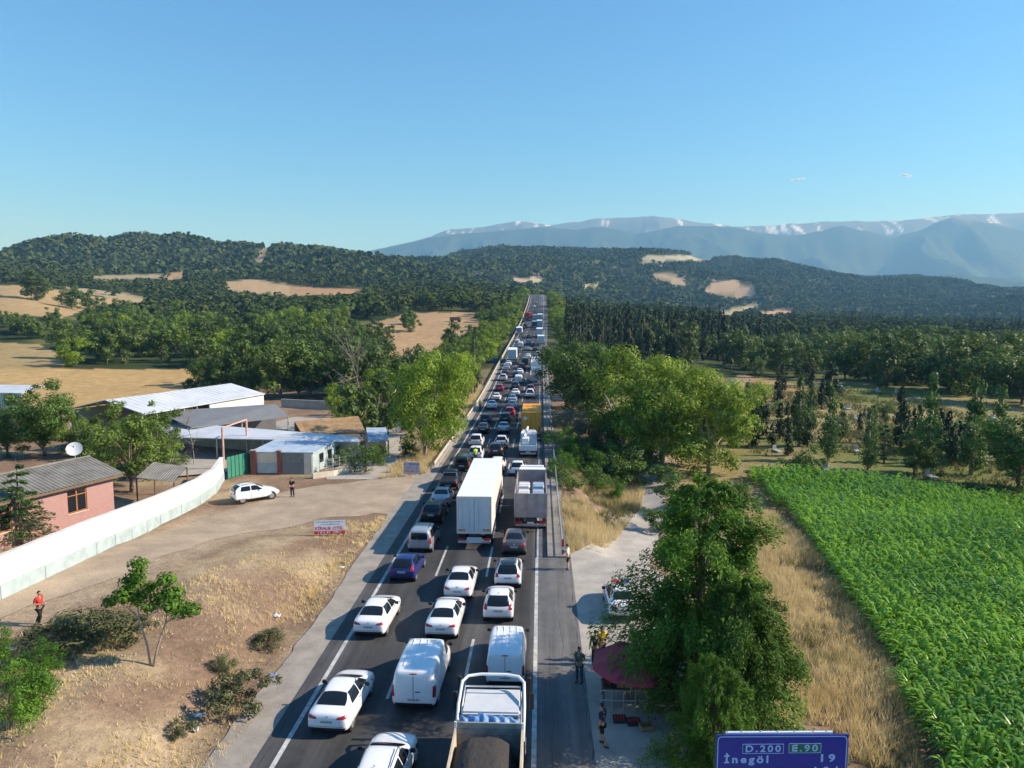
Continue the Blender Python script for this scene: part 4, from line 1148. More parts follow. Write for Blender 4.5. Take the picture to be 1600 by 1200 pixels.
def clump_leaves(C, R, n, size, rng, up=0.35, flat=0.75, asp=0.55, shell=0.45):
    """leaves spread through ellipsoid clumps; C centres, R radii"""
    w = R ** 2; k = rng.choice(len(C), n, p=w / w.sum())
    d = unit(rng.normal(size=(n, 3)))
    r = rng.random(n) ** shell
    pos = C[k] + d * (R[k] * r)[:, None] * np.array([1, 1, flat])
    nr = unit(d * 1.0 + np.array([0, 0, up * 0.7]) + rng.normal(size=(n, 3)) * 0.32)
    return leaf_quads(pos, nr, size, rng, asp)

def crown_clumps(rng, nc, cr, cz, rz, top=1.0, low=0.0, cl=0.3, lean=0.0):
    """clump centres of a broad crown: radius cr, centre height cz, half height rz"""
    d = unit(rng.normal(size=(nc, 3))); d[:, 2] = d[:, 2] * 0.95 + 0.05 - low * 0.2; d = unit(d)
    rr = 0.30 + 0.65 * rng.random(nc) ** 0.6
    lob = 1 + 0.22 * np.sin(np.arctan2(d[:, 1], d[:, 0]) * 3 + rng.random() * 6) + 0.12 * rng.normal(size=nc)
    C = d * rr[:, None] * lob[:, None] * np.array([cr, cr, rz]) + np.array([0, 0, cz])
    R = cr * cl * (0.38 + 1.0 * rng.random(nc) ** 1.6)
    return C, R

def limb_mesh(name, C, h0, rad, rng, nl=7, mt=None, bend=0.15, fork=None):
    mb = MB()
    top = C.mean(0)
    p = [(0, 0, -0.3)]
    for k in range(1, 5):
        f = k / 4
        p.append((top[0] * f * f + rng.normal() * bend * 0.4, top[1] * f * f + rng.normal() * bend * 0.4, top[2] * f))
    mb.tube(p, [rad, rad * 0.85, rad * 0.65, rad * 0.45, rad * 0.2], 7)
    for k in rng.choice(len(C), min(nl, len(C)), replace=False):
        c = C[k]; z0 = h0 + (c[2] - h0) * 0.25 * rng.random() + 0.1
        f = min(z0 / max(top[2], .1), 0.9)
        a = np.array([top[0] * f * f, top[1] * f * f, z0]); m = a + (c - a) * 0.5 + np.array([0, 0, 0.12 * np.linalg.norm(c - a)])
        mb.tube([a, m, c], [rad * 0.42, rad * 0.28, rad * 0.08], 5)
    return mb.mesh(name, True, mt)

KIND = {}
def broad_kind(key, seed, h, cr, base, leaf, nleaf, lsize, nc=40, cl=0.3, low=0.0, trunk=None, bark=None, up=0.35, asp=0.55, flat=0.75):
    rng = np.random.default_rng(seed)
    cz = base + (h - base) * 0.5; rz = (h - base) * 0.5
    C, R = crown_clumps(rng, nc, cr, cz, rz, cl=cl, low=low)
    R = np.minimum(R, rz * 0.8)
    V = clump_leaves(C, R, nleaf, lsize, rng, up, flat, asp)
    KIND.setdefault(key, []).append((limb_mesh('trunk', C, max(base * 0.7, 0.3), trunk or h * 0.022, rng, 7, bark or M_BARK), quad_mesh('crown', V, LM[leaf])))

for k in range(3): broad_kind('plane', 10 + k, 12.0, 6.3, 0.6, 'plane', 17000, 0.34, 70, 0.28, 0.1, 0.32, M_BARKP)
for k in range(3): broad_kind('walnut', 20 + k, 8.5, 3.9, 0.5, 'dark', 13000, 0.25, 56, 0.30, 0.1)
for k in range(2): broad_kind('olive', 25 + k, 8.0, 3.6, 0.7, 'olive', 7500, 0.25, 50, 0.26, 0.1)
for k in range(5): broad_kind('wood', 30 + k, 10.5, 4.6, 0.2, 'wood', 3400, 0.60, 44, 0.32, 0.15)
for k in range(3): broad_kind('woodbright', 36 + k, 10.5, 4.7, 0.2, 'plane', 3400, 0.56, 44, 0.32, 0.15)
for k in range(3): broad_kind('road', 40 + k, 8.5, 3.5, 0.2, 'dark', 5600, 0.32, 46, 0.32, 0.2)
for k in range(3): broad_kind('brightroad', 46 + k, 8.5, 3.6, 0.2, 'plane', 5600, 0.32, 46, 0.32, 0.2)
for k in range(3): broad_kind('shrub', 50 + k, 2.6, 1.7, 0.0, 'dark', 2600, 0.17, 26, 0.36, 0.35, 0.05)
for k in range(2): broad_kind('shrubbright', 54 + k, 2.6, 1.7, 0.0, 'plane', 2400, 0.17, 26, 0.36, 0.35, 0.05)
for k in range(2): broad_kind('silver', 58 + k, 4.2, 2.3, 0.2, 'silver', 4200, 0.17, 34, 0.30, 0.3, 0.08)
for k in range(2): broad_kind('drybush', 62 + k, 1.3, 1.15, 0.0, 'drybush', 2600, 0.13, 24, 0.36, 0.35, 0.03, asp=0.35)

def locust_kind(key, seed, h, cr, n, lsize, ns=330):
    """pinnate foliage on long arching sprays, ragged outline"""
    rng = np.random.default_rng(seed)
    f = rng.random(ns) ** 0.9; a = rng.random(ns) * 2 * np.pi
    z0 = 0.5 + (h - 1.0) * f
    prof = np.clip(np.minimum(f / 0.10 + 0.6, 1), 0, 1) * np.clip(1.04 - f, 0, 1) ** 0.55
    lob = 1 + 0.22 * np.sin(a * 3 + seed + f * 5) + 0.18 * np.sin(f * 13 + a * 2 + seed) + 0.12 * rng.normal(size=ns)
    rad = cr * prof * np.clip(lob, 0.45, 1.5)
    r0 = rad * rng.uniform(0.15, 0.62, ns); ln = np.maximum(rad * rng.uniform(0.5, 1.0, ns) - r0 * 0.2, 0.5) * 0.75
    k = rng.choice(ns, n, p=ln / ln.sum()); t = rng.random(n) ** 0.8
    az = a[k] + 0.0
    out = np.stack([np.cos(az), np.sin(az), np.zeros(n)], 1); side = np.stack([-np.sin(az), np.cos(az), np.zeros(n)], 1)
    L_ = ln[k]
    pos = out * (r0[k] + L_ * t)[:, None]
    pos[:, 2] = z0[k] + L_ * (0.34 * t - 0.36 * t * t) + 0.15 * rng.normal(size=n) * L_
    pos += side * ((rng.random(n) - 0.5) * 2 * L_ * 0.30 * (1 - 0.55 * t))[:, None]
    nr = unit(np.array([0, 0, 0.7]) + out * (0.9 * t - 0.1)[:, None] + rng.normal(size=(n, 3)) * 0.5)
    V = leaf_quads(pos, nr, lsize, rng, 0.32, droop=out * 0.7 + np.array([0, 0, -0.2]))
    C = np.stack([np.cos(a) * r0, np.sin(a) * r0, z0], 1)[:60]
    KIND.setdefault(key, []).append((limb_mesh('trunk', C, 1.0, 0.17, rng, 30, M_BARK), quad_mesh('crown', V, LM['locust'])))
locust_kind('locust', 71, 9.6, 3.9, 70000, 0.18, 300)
locust_kind('locust', 74, 7.6, 3.9, 60000, 0.18, 260)
for k in range(2): broad_kind('thicket', 66 + k, 4.0, 2.6, 0.0, 'locust', 7500, 0.17, 60, 0.26, 0.3, 0.06, asp=0.4)

def column_kind(key, seed, h, r, leaf, n, lsize, base=0.3, ragged=0.2, bark=None):
    rng = np.random.default_rng(seed)
    nc = 46
    f = rng.random(nc); z = base + (h - base) * f
    pr = r * np.clip(np.minimum(f / 0.16 + 0.35, 1), 0, 1) * np.clip((1.02 - f) ** 0.55, 0.05, 1)
    a = rng.random(nc) * 2 * np.pi
    q = pr * (0.35 + 0.45 * rng.random(nc))
    C = np.stack([q * np.cos(a), q * np.sin(a), z], 1); R = np.maximum(pr * (0.5 + ragged * rng.normal(size=nc)), 0.12)
    k = rng.choice(nc, n, p=R / R.sum()); d = unit(rng.normal(size=(n, 3)))
    pos = C[k] + d * (R[k] * rng.random(n) ** 0.45)[:, None] * np.array([1, 1, 1.9])
    pos[:, 2] = np.clip(pos[:, 2], 0.05, h + 0.4)
    nr = unit(d * np.array([1, 1, 0.4]) + rng.normal(size=(n, 3)) * 0.4)
    V = leaf_quads(pos, nr, lsize, rng, 0.5, droop=np.array([0, 0, 1.0]))
    mb = MB().tube([(0, 0, -0.3), (0, 0, h * 0.5), (0, 0, h * 0.92)], [r * 0.16, r * 0.1, 0.02], 6)
    KIND.setdefault(key, []).append((mb.mesh('trunk', True, bark or M_BARK), quad_mesh('crown', V, LM[leaf])))
for k in range(3): column_kind('cypress', 80 + k, 15, 1.5, 'cypress', 1700, 0.55)
for k in range(3): column_kind('youngcypress', 84 + k, 6, 0.85, 'cypress', 1500, 0.26)
for k in range(3): column_kind('poplar', 88 + k, 10, 1.15, 'poplar', 2300, 0.30, 0.8, 0.3, M_BARKP)

def conifer_kind(key, seed, h, r, leaf, n, lsize, tiers=11):
    rng = np.random.default_rng(seed); P = []; Dn = []; mb = MB()
    mb.tube([(0, 0, -0.3), (0, 0, h * 0.6), (0, 0, h)], [h * 0.022, h * 0.012, 0.01], 6)
    for t in range(tiers):
        f = t / tiers; z = h * (0.1 + 0.88 * f); rr = r * (1 - f) ** 0.85 + 0.12
        for b in range(6 if t < tiers - 3 else 4):
            a = rng.random() * 6.28; ln = rr * (0.7 + 0.4 * rng.random()); m = max(8, int(n / tiers / 6))
            q = rng.random(m) ** 0.7; w = (1 - q * 0.6) * ln * 0.30
            x = q * ln; side = (rng.random(m) - 0.5) * 2 * w
            ca, sa = math.cos(a), math.sin(a)
            P.append(np.stack([ca * x - sa * side, sa * x + ca * side, z - 0.16 * x * x / max(rr, .1) + 0.06 * rng.normal(size=m) + 0.1 * x], 1))
            Dn.append(np.tile([ca, sa, -0.2], (m, 1)))
            mb.tube([(0, 0, z), (ca * ln * 0.9, sa * ln * 0.9, z - 0.1 * ln)], [0.03, 0.008], 4, False)
    P = np.concatenate(P); Dn = np.concatenate(Dn)
    nr = unit(np.array([0, 0, 1.0]) + rng.normal(size=P.shape) * 0.45)
    KIND.setdefault(key, []).append((mb.mesh('trunk', True, M_BARK), quad_mesh('crown', leaf_quads(P, nr, lsize, rng, 0.4, droop=Dn), LM[leaf])))
conifer_kind('cedar', 95, 7.2, 2.9, 'conifer', 7000, 0.24)
conifer_kind('fir', 96, 6.0, 1.7, 'cypress', 3200, 0.24, 10)

def bare_kind(key, seed, h, spread, mt, n1=7):
    rng = np.random.default_rng(seed); mb = MB()
    def branch(p, d, ln, r, lvl):
        pts = [p]; q = np.array(p, float); dd = np.array(d, float)
        for k in range(4):
            dd = unit((dd + rng.normal(size=3) * 0.12)[None])[0]; q = q + dd * ln / 4; pts.append(q.copy())
        mb.tube(pts, [r, r * 0.8, r * 0.6, r * 0.42, r * 0.22], 5 if lvl else 7, False)
        if lvl < 3:
            for k in range(n1 if lvl == 0 else 4):
                i = rng.integers(1 if lvl else 2, 5); f = unit((dd * 0.6 + rng.normal(size=3) * spread + np.array([0, 0, 0.25]))[None])[0]
                branch(pts[i], f, ln * (0.35 + 0.25 * rng.random()), r * 0.42, lvl + 1)
    branch((0, 0, -0.3), (0, 0, 1), h, h * 0.014, 0)
    KIND.setdefault(key, []).append((mb.mesh('trunk', True, mt), None))
bare_kind('dead', 101, 10.5, 0.75, M_DEAD, 13)

def plant(key, x, y, scale=1.0, name='tree', label=None, cat='tree', group=None, var=None, rz=None, sz=1.0, dz=0.0, sxy=1.0):
    R_ = random.Random(int(x * 71 + y * 131) & 0xffff)
    ks = KIND[key]; tr, cr = ks[(var if var is not None else R_.randrange(len(ks))) % len(ks)]
    e = empty(name, (x, y, tz(x, y) + dz), R_.random() * 6.28 if rz is None else rz, 0, label, cat, group)
    e.scale = (scale * sxy, scale * sxy, scale * sz)
    add('trunk', tr, e)
    if cr: add('crown' if cat == 'tree' else 'foliage', cr, e)
    return e
# ------------------------------------------------------------------ trees and shrubs where they stand
KH = dict(brightroad=8.5, thicket=3.7, plane=12, walnut=8.5, olive=8, wood=10.5, woodbright=10.5, road=8.5, shrub=2.6, shrubbright=2.6, silver=4.2, drybush=1.3, locust=9.6, cypress=15, youngcypress=5.0, poplar=7.6, cedar=7.2, fir=5.4, dead=13.5)
def plantp(key, px, row, top, name, label, cat='tree', group=None, sxy=1.0, var=None):
    """plant with its foot at a place seen at px,row and its top at row top"""
    x, y, z = ground_hit(px, row)
    s = HEAD[0] * x + HEAD[1] * y
    h = row_z(top, s) - z
    return plant(key, x, y, h / KH[key], name, label, cat, group, var=var, sxy=sxy)

plant('locust', 7.2, 30.8, 1.10, 'locust_tree', 'tall feathery green tree between the lay-by and the corn field', var=0, sxy=1.0)
plant('locust', 8.2, 28.0, 0.95, 'locust_tree', 'broad low feathery tree just behind the blue road sign', var=1, sxy=0.84)
plant('locust', 6.3, 24.6, 0.56, 'locust_tree', 'dark leafy tree at the bottom edge left of the blue road sign', var=0, sxy=0.8)
# bright plane trees right of the railing
for px, row, top, lab in ((1108, 738, 578, 'bright green plane tree nearest the far edge of the corn field'),
                          (1035, 722, 548, 'large bright green plane tree over the end of the side road'),
                          (975, 706, 532, 'large plane tree between the railing shrubs and the brightest crowns'),
                          (1125, 700, 590, 'bright plane tree standing behind the one by the corn field'),
                          (1060, 690, 555, 'rear bright plane tree in the roadside clump')):
    plantp('plane', px, row, top, 'plane_tree', lab, group='bright plane trees right of the road')
plantp('walnut', 915, 672, 528, 'broadleaf_tree', 'dark green tree close to the right railing beside the bright planes')
plantp('walnut', 885, 640, 530, 'broadleaf_tree', 'dark tree right of the railing behind the grey shrubs')
for px, row, top, lab in ((892, 690, 630, 'silvery grey shrub leaning over the right railing'), (918, 702, 645, 'silvery grey shrub behind the railing, right one of two')):
    plantp('silver', px, row, top, 'silver_shrub', lab, 'shrub')
for px, row, top, lab in ((905, 722, 690, 'green shrub below the silvery shrubs at the railing'), (940, 722, 668, 'green shrub in the middle of the railing slope'),
                          (968, 752, 690, 'green shrub beside the bend of the side road'), (990, 762, 712, 'low green shrub touching the side road edge'),
                          (1000, 730, 690, 'green shrub under the plane trees by the side road'), (893, 765, 735, 'small shrub in the dry grass by the railing'),
                          (925, 765, 728, 'shrub in the dry grass below the green shrubs'), (1062, 792, 742, 'dark shrub right of the side road'),
                          (1042, 760, 722, 'shrub at the right edge of the side road under the planes'), (1092, 815, 778, 'low green shrub behind the tall feathery tree'),
                          (1150, 800, 752, 'dark shrub at the near corner of the corn field'), (1030, 830, 790, 'green shoots left of the tall feathery tree')):
    plantp('shrub', px, row, top, 'shrub', lab, 'shrub', sxy=1.1)
for px, row, top, lab in ((880, 712, 668, 'shrub pressed against the railing below the brown sign'), (878, 745, 708, 'shrub at the railing in the dry grass'), (950, 700, 650, 'leafy shrub between the silvery shrubs and the planes'), (915, 745, 700, 'leafy shrub in the middle of the dry slope'), (955, 780, 745, 'low shrub at the inner edge of the side road')):
    plantp('thicket', px, row, top, 'shrub', lab, 'shrub')
plantp('shrubbright', 1112, 790, 742, 'shrub', 'round yellow green shrub right of the side road', 'shrub')

ORD = 'first second third fourth fifth sixth seventh eighth ninth tenth eleventh twelfth thirteenth fourteenth fifteenth sixteenth seventeenth eighteenth nineteenth twentieth twenty-first twenty-second twenty-third twenty-fourth twenty-fifth twenty-sixth twenty-seventh twenty-eighth'.split()
# rows of trees along the road into the distance
random.seed(4)
for side, y0, y1, n in ((1, 118, 330, 28), (-1, 104, 330, 28), (1, 330, 610, 28), (-1, 330, 600, 28)):
    for k in range(n):
        y = y0 + (y1 - y0) * (k + random.random() * 0.8) / n
        off = random.uniform(8, 15) if side > 0 else random.uniform(15.5, 21)
        if y > 330: off = random.uniform(5.5, 11) if side > 0 else random.uniform(15.2, 20)
        x = side * off + float(RX(np.array([y]))[0])
        kk = ORD[k]; lab = {(1, True): kk + ' tree from the near end of the row right of the railing', (-1, True): kk + ' tree from the near end of the row left of the barrier',
               (1, False): kk + ' small tree up the right side of the far climbing road', (-1, False): kk + ' small tree up the left side of the far climbing road'}[(side, y < 330)]
        plant(random.choice(['road', 'brightroad', 'olive', 'brightroad']), x, y, random.uniform(0.75, 1.08) * (1.0 if y < 330 else 1.25), 'roadside_tree', lab, group={1: 'trees lining the right of the road', -1: 'trees lining the left of the road'}[side])

plantp('plane', 664, 714, 546, 'broadleaf_tree', 'big leafy tree left of the start of the pale barrier', sxy=0.80)
plantp('plane', 718, 640, 553, 'broadleaf_tree', 'tree behind the big leafy tree by the barrier', sxy=0.62)
plantp('road', 690, 628, 556, 'broadleaf_tree', 'smaller tree peeping out behind the big barrier tree')
R2 = random.Random(8)
for k in range(24):
    y = 100 + k * 14.0 + R2.uniform(-4, 4)
    plant(R2.choice(['road', 'brightroad', 'olive', 'wood']), -R2.uniform(22, 33), y, R2.uniform(0.8, 1.1), 'roadside_tree', ORD[k] + ' tree in the second row left of the barrier', group='second tree row left of the road')
plantp('poplar', 742, 612, 540, 'broadleaf_tree', 'slim light tree beside the barrier left of the traffic')
plantp('dead', 576, 668, 520, 'dead_tree', 'tall leafless grey tree behind the brown barn roof')
plantp('dead', 303, 727, 640, 'dead_tree', 'leafless dark tree inside the white wall', sxy=0.8)
plantp('walnut', 70, 712, 590, 'walnut_tree', 'big dark walnut tree behind the pink house', sxy=1.0)
plantp('walnut', 12, 715, 640, 'walnut_tree', 'dark tree at the left picture edge behind the pink house')
plantp('olive', 205, 768, 628, 'broadleaf_tree', 'light olive green tree between the pink house and the canopy')
plantp('olive', 262, 745, 668, 'broadleaf_tree', 'thin light green tree behind the low canopy', sxy=0.9)
for px, row, top, lab in ((120, 712, 640, 'leafy tree between the walnut and the olive tree'), (160, 745, 655, 'leafy tree right behind the pink house ridge'), (245, 735, 640, 'feathery light tree above the canopy'), (25, 690, 618, 'tall tree in front of the warehouse at far left'), (175, 712, 632, 'tree hiding the left part of the warehouse')):
    plantp('olive' if px > 100 else 'walnut', px, row, top, 'broadleaf_tree', lab, sxy=1.1)
plantp('cedar', 34, 852, 716, 'conifer_tree', 'dark conifer in front of the pink house', sxy=0.95)
plantp('shrub', 124, 826, 790, 'shrub', 'rounded green shrub below the pink house window', 'shrub')
plantp('shrub', 300, 614, 588, 'shrub', 'round green tree at the edge of the straw field', 'shrub')
for px, row, top, lab in ((572, 738, 695, 'dark green bush right of the garden fence'), (592, 728, 694, 'dark bush in the shade of the lane'), (535, 728, 700, 'bush behind the garden fence'),
                          (640, 716, 690, 'light green bush above the grey roadside board')):
    plantp('shrub', px, row, top, 'shrub', lab, 'shrub')

# woods: many like trees, told apart only by where their wood stands
def wood(poly, n, kinds, hs, label, group, name='broadleaf_tree', seed=1, sxy=1.0, mind=3.0):
    rng = random.Random(seed); xs = [p[0] for p in poly]; ys = [p[1] for p in poly]; got = []; tries = 0
    while len(got) < n and tries < n * 30:
        tries += 1
        px = rng.uniform(min(xs), max(xs)); py = rng.uniform(min(ys), max(ys))
        if not in_poly(np.array([px]), np.array([py]), poly)[0]: continue
        x, y, z = ground_hit(px, py)
        if any((x - a) ** 2 + (y - b) ** 2 < mind * mind for a, b in got): continue
        if abs(x - float(RX(np.array([y]))[0]) + 5) < 11: continue
        got.append((x, y))
    if '{}' in label: got.sort(key=lambda q: q[0] / q[1])
    for i, (x, y) in enumerate(got):
        k = rng.choice(kinds)
        plant(k, x, y, rng.uniform(*hs) / KH[k], name, label.format(ORD[i]) if '{}' in label else label, 'tree', group, sxy=sxy * rng.uniform(0.9, 1.15))
R3 = random.Random(12)
for k in range(26):
    x = -34 + 62 * k / 25 + R3.uniform(-1, 1); y = R3.uniform(668, 720)
    plant(R3.choice(['wood', 'road', 'brightroad']), x, y, R3.uniform(0.8, 1.2), 'broadleaf_tree', ORD[k] + ' tree from the left beyond the crest of the road', group='trees beyond the crest of the road')
wood([(105, 572), (340, 574), (480, 590), (600, 588), (610, 560), (540, 545), (545, 505), (450, 485), (380, 478), (230, 492), (110, 512), (110, 545)], 130, ['wood', 'wood', 'woodbright', 'wood'], (9, 13.5), 'leafy tree in the thick wood behind the straw field', 'trees of the left wood', name='woodland_tree', seed=3, mind=4.0)
wood([(-60, 530), (100, 530), (100, 512), (-60, 505)], 16, ['wood'], (6, 9), '{} tree from the left in the belt between the dry slopes', 'trees of the far left belt', seed=5)
wood([(335, 618), (600, 632), (615, 596), (480, 592), (345, 590)], 22, ['wood', 'walnut', 'wood'], (9, 13), '{} dark tall tree from the left behind the warehouse and sheds', 'dark trees behind the sheds', seed=6)
wood([(480, 478), (780, 474), (790, 490), (640, 484), (560, 502)], 46, ['wood', 'wood', 'cypress'], (8, 12), 'tree in the wood beyond the ploughed clearing', 'trees beyond the ploughed clearing', name='woodland_tree', seed=7)
wood([(565, 588), (600, 545), (640, 520), (650, 490), (620, 500), (560, 530)], 9, ['wood'], (8, 12), '{} dark tree from the left beside the ploughed clearing', 'trees on the ploughed clearing', seed=8, mind=6)
wood([(1150, 582), (1280, 592), (1440, 612), (1600, 640), (1680, 640), (1680, 556), (1400, 548), (1200, 545), (1000, 540), (1010, 560)], 150, ['wood', 'wood', 'wood', 'road'], (9, 13), 'dark broadleaf tree in the wood behind the cemetery', 'trees of the wood behind the cemetery', name='forest_tree', seed=9, mind=4.5)
wood([(884, 585), (960, 580), (1060, 572), (1230, 560), (1220, 545), (1040, 535), (930, 520), (884, 515)], 105, ['cypress'], (14, 20), 'tall dark cypress in the dense stand right of the road', 'cypresses in the stand right of the road', name='cypress_tree', seed=10, mind=3.5, sxy=0.85)
wood([(1060, 530), (1600, 540), (1600, 530), (1060, 515)], 42, ['cypress'], (12, 20), 'slim cypress rising above the right wood', 'cypresses above the right wood', name='cypress_tree', seed=11, sxy=0.7)
for k, (px, row, top) in enumerate(((58, 470, 424), (112, 482, 448), (140, 484, 450), (180, 462, 440))):
    plantp('wood', px, row, top, 'broadleaf_tree', ['big round dark tree on the dry slope at far left', 'left tree of the pair below the dry slope', 'right tree of the pair below the dry slope', 'lone small tree at the right end of the dry slope'][k], sxy=1.3)

# cemetery planting
for k, (px, top, row) in enumerate(((1248, 612, 697), (1266, 624, 680), (1294, 627, 720), (1356, 661, 734), (1448, 621, 740), (1517, 627, 742), (1561, 630, 722))):
    plantp('poplar', px, row, top, 'poplar_tree', ['leftmost light green poplar of the cemetery pair', 'right light poplar of the cemetery pair', 'slim lone poplar left of the cemetery middle', 'short poplar in the middle of the cemetery slope', 'tallest poplar by the cemetery track', 'poplar right of the tallest one', 'poplar nearest the right picture edge'][k], group='light poplars in the cemetery', sxy=1.2)
for k, (px, top, row) in enumerate(sorted(((1167, 604, 640), (1176, 632, 697), (1192, 624, 680), (1206, 667, 700), (1230, 638, 676), (1231, 673, 712), (1222, 575, 612), (1264, 562, 602), (1284, 600, 640), (1407, 618, 680), (1419, 647, 678), (1428, 645, 676), (1435, 640, 676), (1460, 655, 706), (1468, 650, 702), (1480, 655, 716), (1488, 673, 728), (1496, 670, 726), (1505, 672, 726), (1512, 676, 722), (1523, 684, 720), (1528, 686, 718), (1245, 630, 668), (1215, 590, 628), (1350, 640, 652), (1380, 640, 656)))):
    plantp('youngcypress', px, row, top, 'cypress_tree', ORD[k] + ' small dark cypress from the left in the cemetery', 'tree', 'small cypresses in the cemetery', sxy=1.35)
wood([(1165, 640), (1240, 640), (1300, 640), (1440, 650), (1600, 690), (1600, 735), (1440, 720), (1300, 700), (1180, 705)], 20, ['youngcypress', 'youngcypress', 'shrub', 'poplar'], (2.2, 5.0), '{} scattered small tree from the left in the rough cemetery grass', 'scattered cemetery trees', name='small_tree', seed=21, sxy=1.5)
plantp('youngcypress', 1298, 628, 578, 'cypress_tree', 'stout dark cypress clump on the cemetery crest', sxy=2.4)
plantp('fir', 1381, 724, 666, 'fir_tree', 'dark pointed fir in the middle of the cemetery', sxy=1.0)
plantp('shrub', 1253, 744, 700, 'shrub', 'big dark round bush at the far edge of the corn', 'shrub', sxy=1.1)
plantp('olive', 1428, 742, 680, 'broadleaf_tree', 'small bushy tree by the far corn edge', sxy=1.0)
plantp('walnut', 1590, 768, 640, 'broadleaf_tree', 'big dark tree at the right picture edge beyond the corn', sxy=1.2)
plantp('wood', 1180, 590, 556, 'pine_tree', 'pale trunked pine at the top left of the cemetery', sxy=0.8)
for k, px in enumerate(range(1190, 1640, 30)):
    plantp('shrub', px, 748 + (px - 1190) * 0.075, 730 + (px - 1190) * 0.07, 'hedge_bush', ORD[k] + ' low bush from the left in the hedge along the far corn edge', 'bush', 'hedge along the far corn edge', sxy=1.9)

# young forked tree on the bank and bushes round it
def young_tree():
    rng = np.random.default_rng(5)
    x, y, z = ground_hit(236, 1040)
    e = empty('young_tree', (x, y, z), 0.0, 0, 'young tree with two thin forked stems on the brown bank', 'tree')
    s = 1.0
    stems = [[(0, 0, -0.2), (-0.12, 0, 0.9), (-0.5, 0.1, 2.2), (-0.62, 0.2, 3.6), (-0.45, 0.2, 4.6)], [(0.05, 0, -0.2), (0.35, 0, 0.9), (0.75, 0.05, 2.0), (0.95, 0.1, 3.2), (0.9, 0, 4.0)], [(0.75, 0.05, 2.0), (1.4, 0, 2.5), (1.95, -0.1, 2.8)], [(-0.5, 0.1, 2.2), (-1.1, 0.2, 2.7), (-1.7, 0.2, 3.0)]]
    mb = MB()
    for p in stems: mb.tube(p, [0.06, 0.05, 0.035, 0.025, 0.012][:len(p)] if len(p) == 5 else [0.03, 0.02, 0.01], 6)
    mb.build('trunk', M_BARKP, e, True)
    C = np.array([(-0.45, .2, 4.7), (-0.8, .2, 3.9), (-1.3, .2, 3.2), (-1.9, .2, 2.95), (-0.5, .1, 3.2), (0.9, 0, 4.1), (1.1, .1, 3.4), (0.5, .3, 3.2), (1.5, 0, 2.7), (2.1, -.1, 2.75), (-0.1, .4, 3.6), (1.3, -.4, 3.1), (-0.9, -.4, 3.5), (-.3, -.1, 4.3), (.3, -.3, 2.9)])
    R = np.array([.5, .6, .5, .4, .6, .5, .6, .5, .6, .45, .4, .5, .5, .4, .4])
    add('crown', quad_mesh('crown', clump_leaves(C, R, 3600, 0.19, rng, 0.4, 0.7, 0.5), LM['locust']), e)
young_tree()
for px, row, top, key, lab, sx in ((130, 1010, 962, 'drybush', 'dark heap of cut branches beside the man in red', 2.0), (95, 1002, 968, 'drybush', 'left end of the cut branches beside the man in red', 1.6), (195, 1000, 965, 'drybush', 'dry brush behind the young forked tree', 1.5),
                                   (375, 1108, 1052, 'drybush', 'grey green bush at the foot of the bank by the road', 1.1), (350, 1048, 1026, 'drybush', 'small dry bush on the bank above the road strip', 1.2),
                                   (420, 1010, 985, 'drybush', 'small dry tuft bush near the road strip', 1.4), (285, 1150, 1125, 'drybush', 'dry bush with litter near the bottom of the bank', 1.0), (160, 990, 958, 'drybush', 'dry bush on the crest left of the young tree', 1.4)):
    plantp(key, px, row, top, 'bush', lab, 'bush', sxy=sx)
for px, row, top, lab in ((15, 1140, 1030, 'leafy green shrub at the bottom left corner'), (62, 1075, 1010, 'right part of the leafy shrub thicket at bottom left'), (-20, 1060, 985, 'tall shrub cut by the left picture edge')):
    plantp('thicket', px, row, top, 'shrub', lab, 'shrub', sxy=0.85)
plantp('road', -75, 1060, 935, 'broadleaf_tree', 'branch of a tree reaching in at the left picture edge', sxy=0.75)

